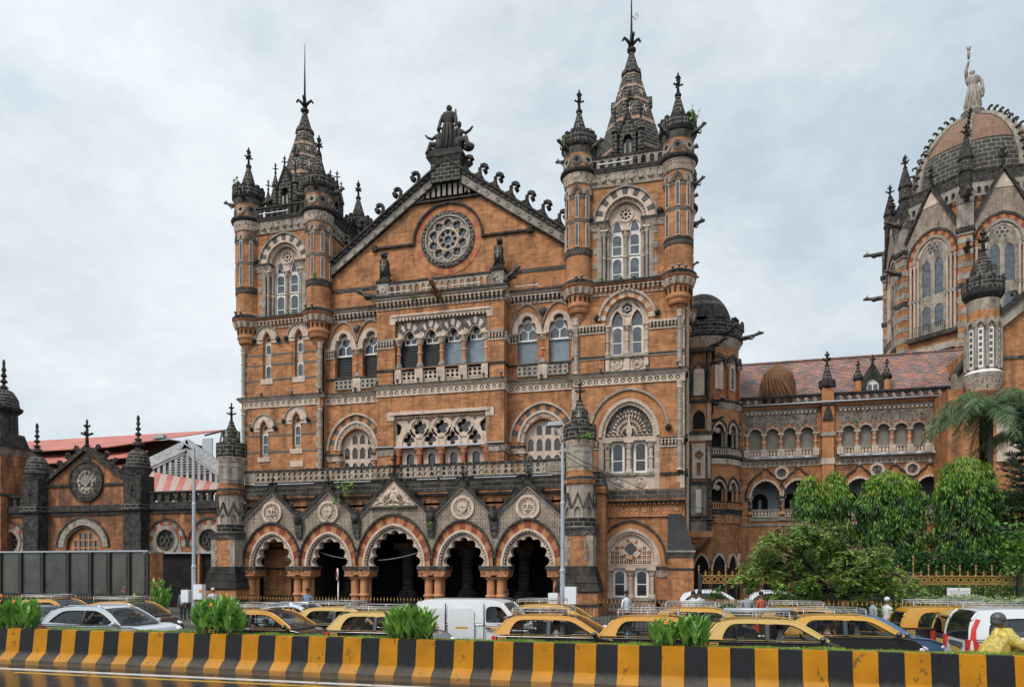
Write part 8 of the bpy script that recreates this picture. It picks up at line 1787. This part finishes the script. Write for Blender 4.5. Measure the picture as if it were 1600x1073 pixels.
# palms
def palm(px_,py_,Y,n,Lr,seed,label,droop=1.):
    global R_; R_=random.Random(seed); cx,cz=P(px_,py_,Y); t=thing('palm_tree',(cx,Y,0),label,'palm','palms in front of the wing'); m=MB(); m.tube([(cx+.1,Y,0),(cx-.05,Y,cz*.5),(cx,Y,cz-.3)],[.2,.17,.12],'bark',10); part(m,'trunk',t)
    Lf=Leaves()
    for k in range(n):
        a=2*PI*k/n*2.4+rnd(.2); el=R_.uniform(.05,1.35); pts=[]
        for i in range(13):
            s=i/12; hr=Lr*(s*math.cos(el*.7)) ; z=cz+Lr*(math.sin(el)*s*.9-droop*.72*s*s); pts.append(Vector((cx+math.cos(a)*hr,Y+math.sin(a)*hr,z)))
        Lf.m.tube(pts,[.035]*6+[.02]*7,'palm_leaf',4)
        for i in range(1,12):
            for sg in (-1,1):
                for q in range(8):
                    p=pts[i].lerp(pts[min(12,i+1)],q/5); d=(pts[min(12,i+1)]-pts[i-1]).normalized(); sdv=d.cross(Vector((0,0,1))).normalized()*sg
                    l=Lr*.27*math.sin(PI*(.12+.83*i/12))+.1; Lf.leaf(p,sdv*(.8+rnd(.2))+d*(.5+rnd(.2))+Vector((0,0,-.75+rnd(.4))),l*(1+rnd(.15)),.032,'palm_leaf',.08)
    part(Lf.m,'crown',t)
palm(1548,640,0.,32,3.6,2,'tall feathery palm rising behind the clipped trees at right'); palm(1612,680,1.5,14,3.0,8,'second palm cut off by the right edge')
# leaning spreading tree
R_=random.Random(21); Y=-12.5; bxp,bz=P(1316,958,Y); t=thing('spreading_tree',(bxp,Y,0),'leaning flat topped tree with feathery leaves and brown pods by the gilded fence','tree')
m=MB(); fork=P(1296,925,Y); m.tube([(bxp+.1,Y,0),(bxp,Y,bz),(fork[0],Y,fork[1])],[.2,.16,.13],'bark_dark',8); ends=[]
def br_(p,d,l,r,dep):
    q=p+d*l; mid=p.lerp(q,.5)+Vector((rnd(.08),rnd(.08),rnd(.05))); m.tube([p,mid,q],[r,r*.8,r*.6],'bark_dark',6)
    if dep==0: ends.append(q); return
    for k in range(3 if dep>1 else 2): nd=(d+Vector((rnd(.75),rnd(.7),rnd(.35)+.05))).normalized(); br_(q,nd,l*.72,r*.6,dep-1)
    ends.append(q)
F0=Vector((fork[0],Y,fork[1]))
for (a,b),r in (((1240,860),.08),((1200,890),.06),((1300,850),.06),((1370,890),.06),((1400,925),.05),((1260,900),.05),((1340,870),.06)):
    e=P(a,b,Y); v_=Vector((e[0],Y+rnd(1.5),e[1]))-F0; br_(F0,v_.normalized(),v_.length*.5,r,3)
part(m,'trunk',t); Lf=Leaves(); out=[(1150,905),(1165,880),(1180,850),(1200,832),(1230,820),(1262,816),(1300,826),(1335,842),(1365,858),(1395,880),(1420,900),(1440,925),(1435,950),(1400,962),(1370,955),(1340,945),(1300,935),(1250,945),(1200,935),(1165,945),(1120,935),(1110,920)]
def inside(x,y,pl):
    c=False; j=len(pl)-1
    for i in range(len(pl)):
        if (pl[i][1]>y)!=(pl[j][1]>y) and x<(pl[j][0]-pl[i][0])*(y-pl[i][1])/(pl[j][1]-pl[i][1])+pl[i][0]: c=not c
        j=i
    return c
cnt=0
gaps=[(1318,948,17),(1303,925,8),(1288,905,6),(1150,925,18),(1190,912,9),(1365,925,13),(1400,948,10),(1330,915,8),(1225,935,9)]
while cnt<400:
    a,b=R_.uniform(1105,1445),R_.uniform(812,965)
    if not inside(a,b,out) or any(math.hypot(a-g_[0],b-g_[1])<g_[2] for g_ in gaps): continue
    cnt+=1; dep=min(1.,min(abs(b-815),90)/60); x,z=P(a,b,Y); y=Y+R_.gauss(0,1.1)
    tt=max(0,min(1,((a-1314)*(-58)+(b-958)*(-92))/(58*58+92*92))); dd_=math.hypot(a-1314+58*tt,b-958+92*tt)
    if dd_<10: y=Y+.45+abs(y-Y)
    top=min((math.hypot(a-o[0],b-o[1]) for o in out[2:12]))<26
    hue=R_.random()
    for f in range(6):   # feather leaf: a stem with leaflets
        d=Vector((rnd(),rnd(),rnd(.5)-.15)).normalized(); sdv=d.cross(Vector((0,0,1))).normalized(); p0=Vector((x+rnd(.12),y+rnd(.12),z+rnd(.12))); l=R_.uniform(.22,.42)
        mt='leaf_rain' if hue>.2 else 'leaf_mid'
        for i in range(5):
            q=p0+d*l*i/5-Vector((0,0,.14*(i/5)**2))
            for sg in (-1,1): Lf.leaf(q,sdv*sg+d*.4+Vector((rnd(.3),rnd(.3),-.25+rnd(.3))),.17,.1,mt,.02,Vector((rnd(.3),rnd(.3),1)))
    if top:
        for f in range(16): Lf.leaf((x+rnd(.25),y+rnd(.25),z+.12+rnd(.15)),(rnd(),rnd(),rnd()),.09,.035,'seed_pod',.0)
part(Lf.m,'crown',t)
# light leaved sapling at right edge and hedge masses
def leafmass(name,label,box,n,mats,lsz,cat,kind=None,flowers=0,group=None):
    global R_; Lf=Leaves(); x0,x1,y0,y1,z0,z1=box
    for k in range(n):
        x,y,z=R_.uniform(x0,x1),R_.uniform(y0,y1),z0+(z1-z0)*R_.random()**.55
        z+=.12*math.sin(x*2.3)*math.sin(y*3+x)+.06*math.sin(x*7)
        Lf.leaf((x,y,z),(rnd(),rnd(),R_.random()),R_.uniform(.6,1.)*lsz,lsz*.45,R_.choice(mats),.05)
    for k in range(flowers): x=R_.uniform(x0,x1); Lf.leaf((x,R_.uniform(y0,y0+(y1-y0)*.6),z1+.12*math.sin(x*2.3)-R_.random()*.25*(z1-z0)),(rnd(),rnd(),1),lsz*.6,lsz*.5,'hedge_flower',0)
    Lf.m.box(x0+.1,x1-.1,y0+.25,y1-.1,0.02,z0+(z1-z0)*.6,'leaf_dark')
    o=Lf.m.build(name); tag(o,label,cat,group,kind); return o
a,b=PX(1105,-14),PX(1640,-14); leafmass('hedge','low clipped green hedge behind the spiked fence at right',(a,b,-14.9,-13.6,.3,1.15),9000,['hedge_leaf','leaf_mid','leaf_bright'],.13,'hedge')
a,b=PX(1350,-12),PX(1640,-12); leafmass('hedge','pale flowering hedge in front of the gilded fence at right',(a,b,-12.6,-11.2,.6,1.62),6000,['leaf_rain','hedge_flower','leaf_mid'],.1,'hedge',flowers=6000)
a,b=PX(1360,-7),PX(1640,-7); leafmass('shrubbery','yellow green shrubbery behind the gilded fence',(a,b,-7.6,-6.2,.3,2.2),5000,['leaf_bright','leaf_mid','leaf_tip'],.16,'shrub')
a,b=PX(1400,-5),PX(1640,-5); leafmass('shrubbery','dark undergrowth at the feet of the clipped trees',(a,b,-5.6,-4.2,.3,3.6),5000,['leaf_dark','leaf_mid'],.25,'shrub')
x,z=P(1592,855,-10); R_=random.Random(31); t=thing('sapling',(x,-10,0),'pale leaved sapling at the right edge before the conifer','tree'); m=MB(); m.tube([(x+.1,-10,0),(x,-10,z)],[.05,.02],'bark',6); part(m,'trunk',t); Lf=Leaves()
for k in range(700): Lf.leaf((x+R_.gauss(.1,.45),-10+R_.gauss(0,.4),z+R_.gauss(0,.55)),(rnd(),rnd(),rnd(.4)-.3),.22,.12,'leaf_bright' if R_.random()<.6 else 'leaf_mid',.05)
part(Lf.m,'crown',t)
# cannas on the median
def canna(px0,px1,ytop,Y,label,seed,flowers=2,z0=.93,n=None,fl='petal',group='leafy canna clumps on the median'):
    global R_; R_=random.Random(seed); a,b=PX(px0,Y),PX(px1,Y); zt=P((px0+px1)/2,ytop,Y)[1]; t=thing('canna_shrub',((a+b)/2,Y,z0),label,'shrub',group); Lf=Leaves(); st=MB()
    k_=int((n or int((b-a)*16))*2.1)
    for k in range(k_):
        x=R_.uniform(a+.12,b-.12); y=Y+R_.uniform(-.28,.28); u=abs((x-(a+b)/2)/((b-a)/2)); h=(zt-z0)*R_.uniform(.62,1.0)*(1-.42*u**2.2); ln=Vector((rnd(.16)+(x-(a+b)/2)*.12,rnd(.1),1))
        st.tube([(x,y,z0-.02),Vector((x,y,z0))+ln*h*.8],[.014,.006],'canna_leaf',4)
        nl=int(5+h*5)
        for i in range(nl):
            s=.18+.82*i/nl; aa=R_.uniform(0,2*PI); p=Vector((x,y,z0))+ln*h*s*.78; d=Vector((math.cos(aa)*.55,math.sin(aa)*.55,1.05+rnd(.2)))
            l=R_.uniform(.28,.46)*(1.08-.3*s); w_=l*.35; sd_=Vector((-math.sin(aa),math.cos(aa),0)); dn=d.normalized()
            q=[p,p+dn*l*.3,p+dn*l*.62,p+dn*l+Vector((math.cos(aa),math.sin(aa),0))*l*.14]
            rb=dn*0; c1=q[1]-Vector((math.cos(aa),math.sin(aa),-.3))*0.02
            Lf.m.add([q[0],q[1]+sd_*w_*.42,q[2]+sd_*w_*.45,q[3],q[2]-sd_*w_*.45,q[1]-sd_*w_*.42,q[1]-Vector((math.cos(aa),math.sin(aa),0))*-.02,q[2]-Vector((math.cos(aa),math.sin(aa),0))*-.03],[(0,1,6),(6,1,2,7),(7,2,3),(7,3,4),(6,7,4,5),(0,6,5)],'canna_leaf',False)
    part(Lf.m,'leaves',t); part(st,'stems',t)
    for k in range(flowers):
        m=MB(); x=R_.uniform(a+.2,b-.2); z=z0+(zt-z0)*R_.uniform(.4,1.0); y=Y-.3
        for q in range(5): an=q*1.25; m.ball((x+.03*math.cos(an),y-.02,z+.03*math.sin(an)),(.032,.02,.026),fl,6,4)
        part(m,'flower',t)
Ym=-28.2
canna(-8,60,925,Ym,'bushy canna clump at the far left end of the median',41,3); canna(298,380,922,Ym,'tallest canna clump with orange flowers, second from the left on the median',42,3); canna(602,680,936,Ym,'dense dark green canna clump before the white van',43,0,n=34); canna(1010,1062,966,Ym,'sparse low canna clump with an orange flower before the sticker taxi',44,1,n=14); canna(1058,1108,952,Ym,'sparse spiky canna clump right of the low one',45,0,n=12)
canna(192,232,916,-17,'distant canna bed with red flowers below the hoarding',46,5,.0,16,'petal_red',None); canna(236,262,893,-12,'slim canna by the pink pier at the hoarding end',47,2,.4,8,'petal_red',None)
# grass on the median and bare soil
R_=random.Random(51); Lf=Leaves(); x0,x1=PX(-30,Ym),PX(1640,Ym)
for k in range(26000):
    x=R_.uniform(x0,x1); y=R_.uniform(-28.56,-27.8)
    if any(PX(a,Ym)<x<PX(b,Ym) for a,b in ((300,370),(605,672),(1015,1100),(-20,45))) and R_.random()<.75: continue
    Lf.leaf((x,y,.92),(rnd(.5),rnd(.5)-.15,1),R_.uniform(.06,.135)*(1+.3*math.sin(x*3.1)*math.sin(x*1.3)),.02,'grass_blade' if R_.random()<.9 else 'seed_pod',.0)
tag(Lf.m.build('grass'),'short bright green grass on top of the median planter','grass',kind='stuff')
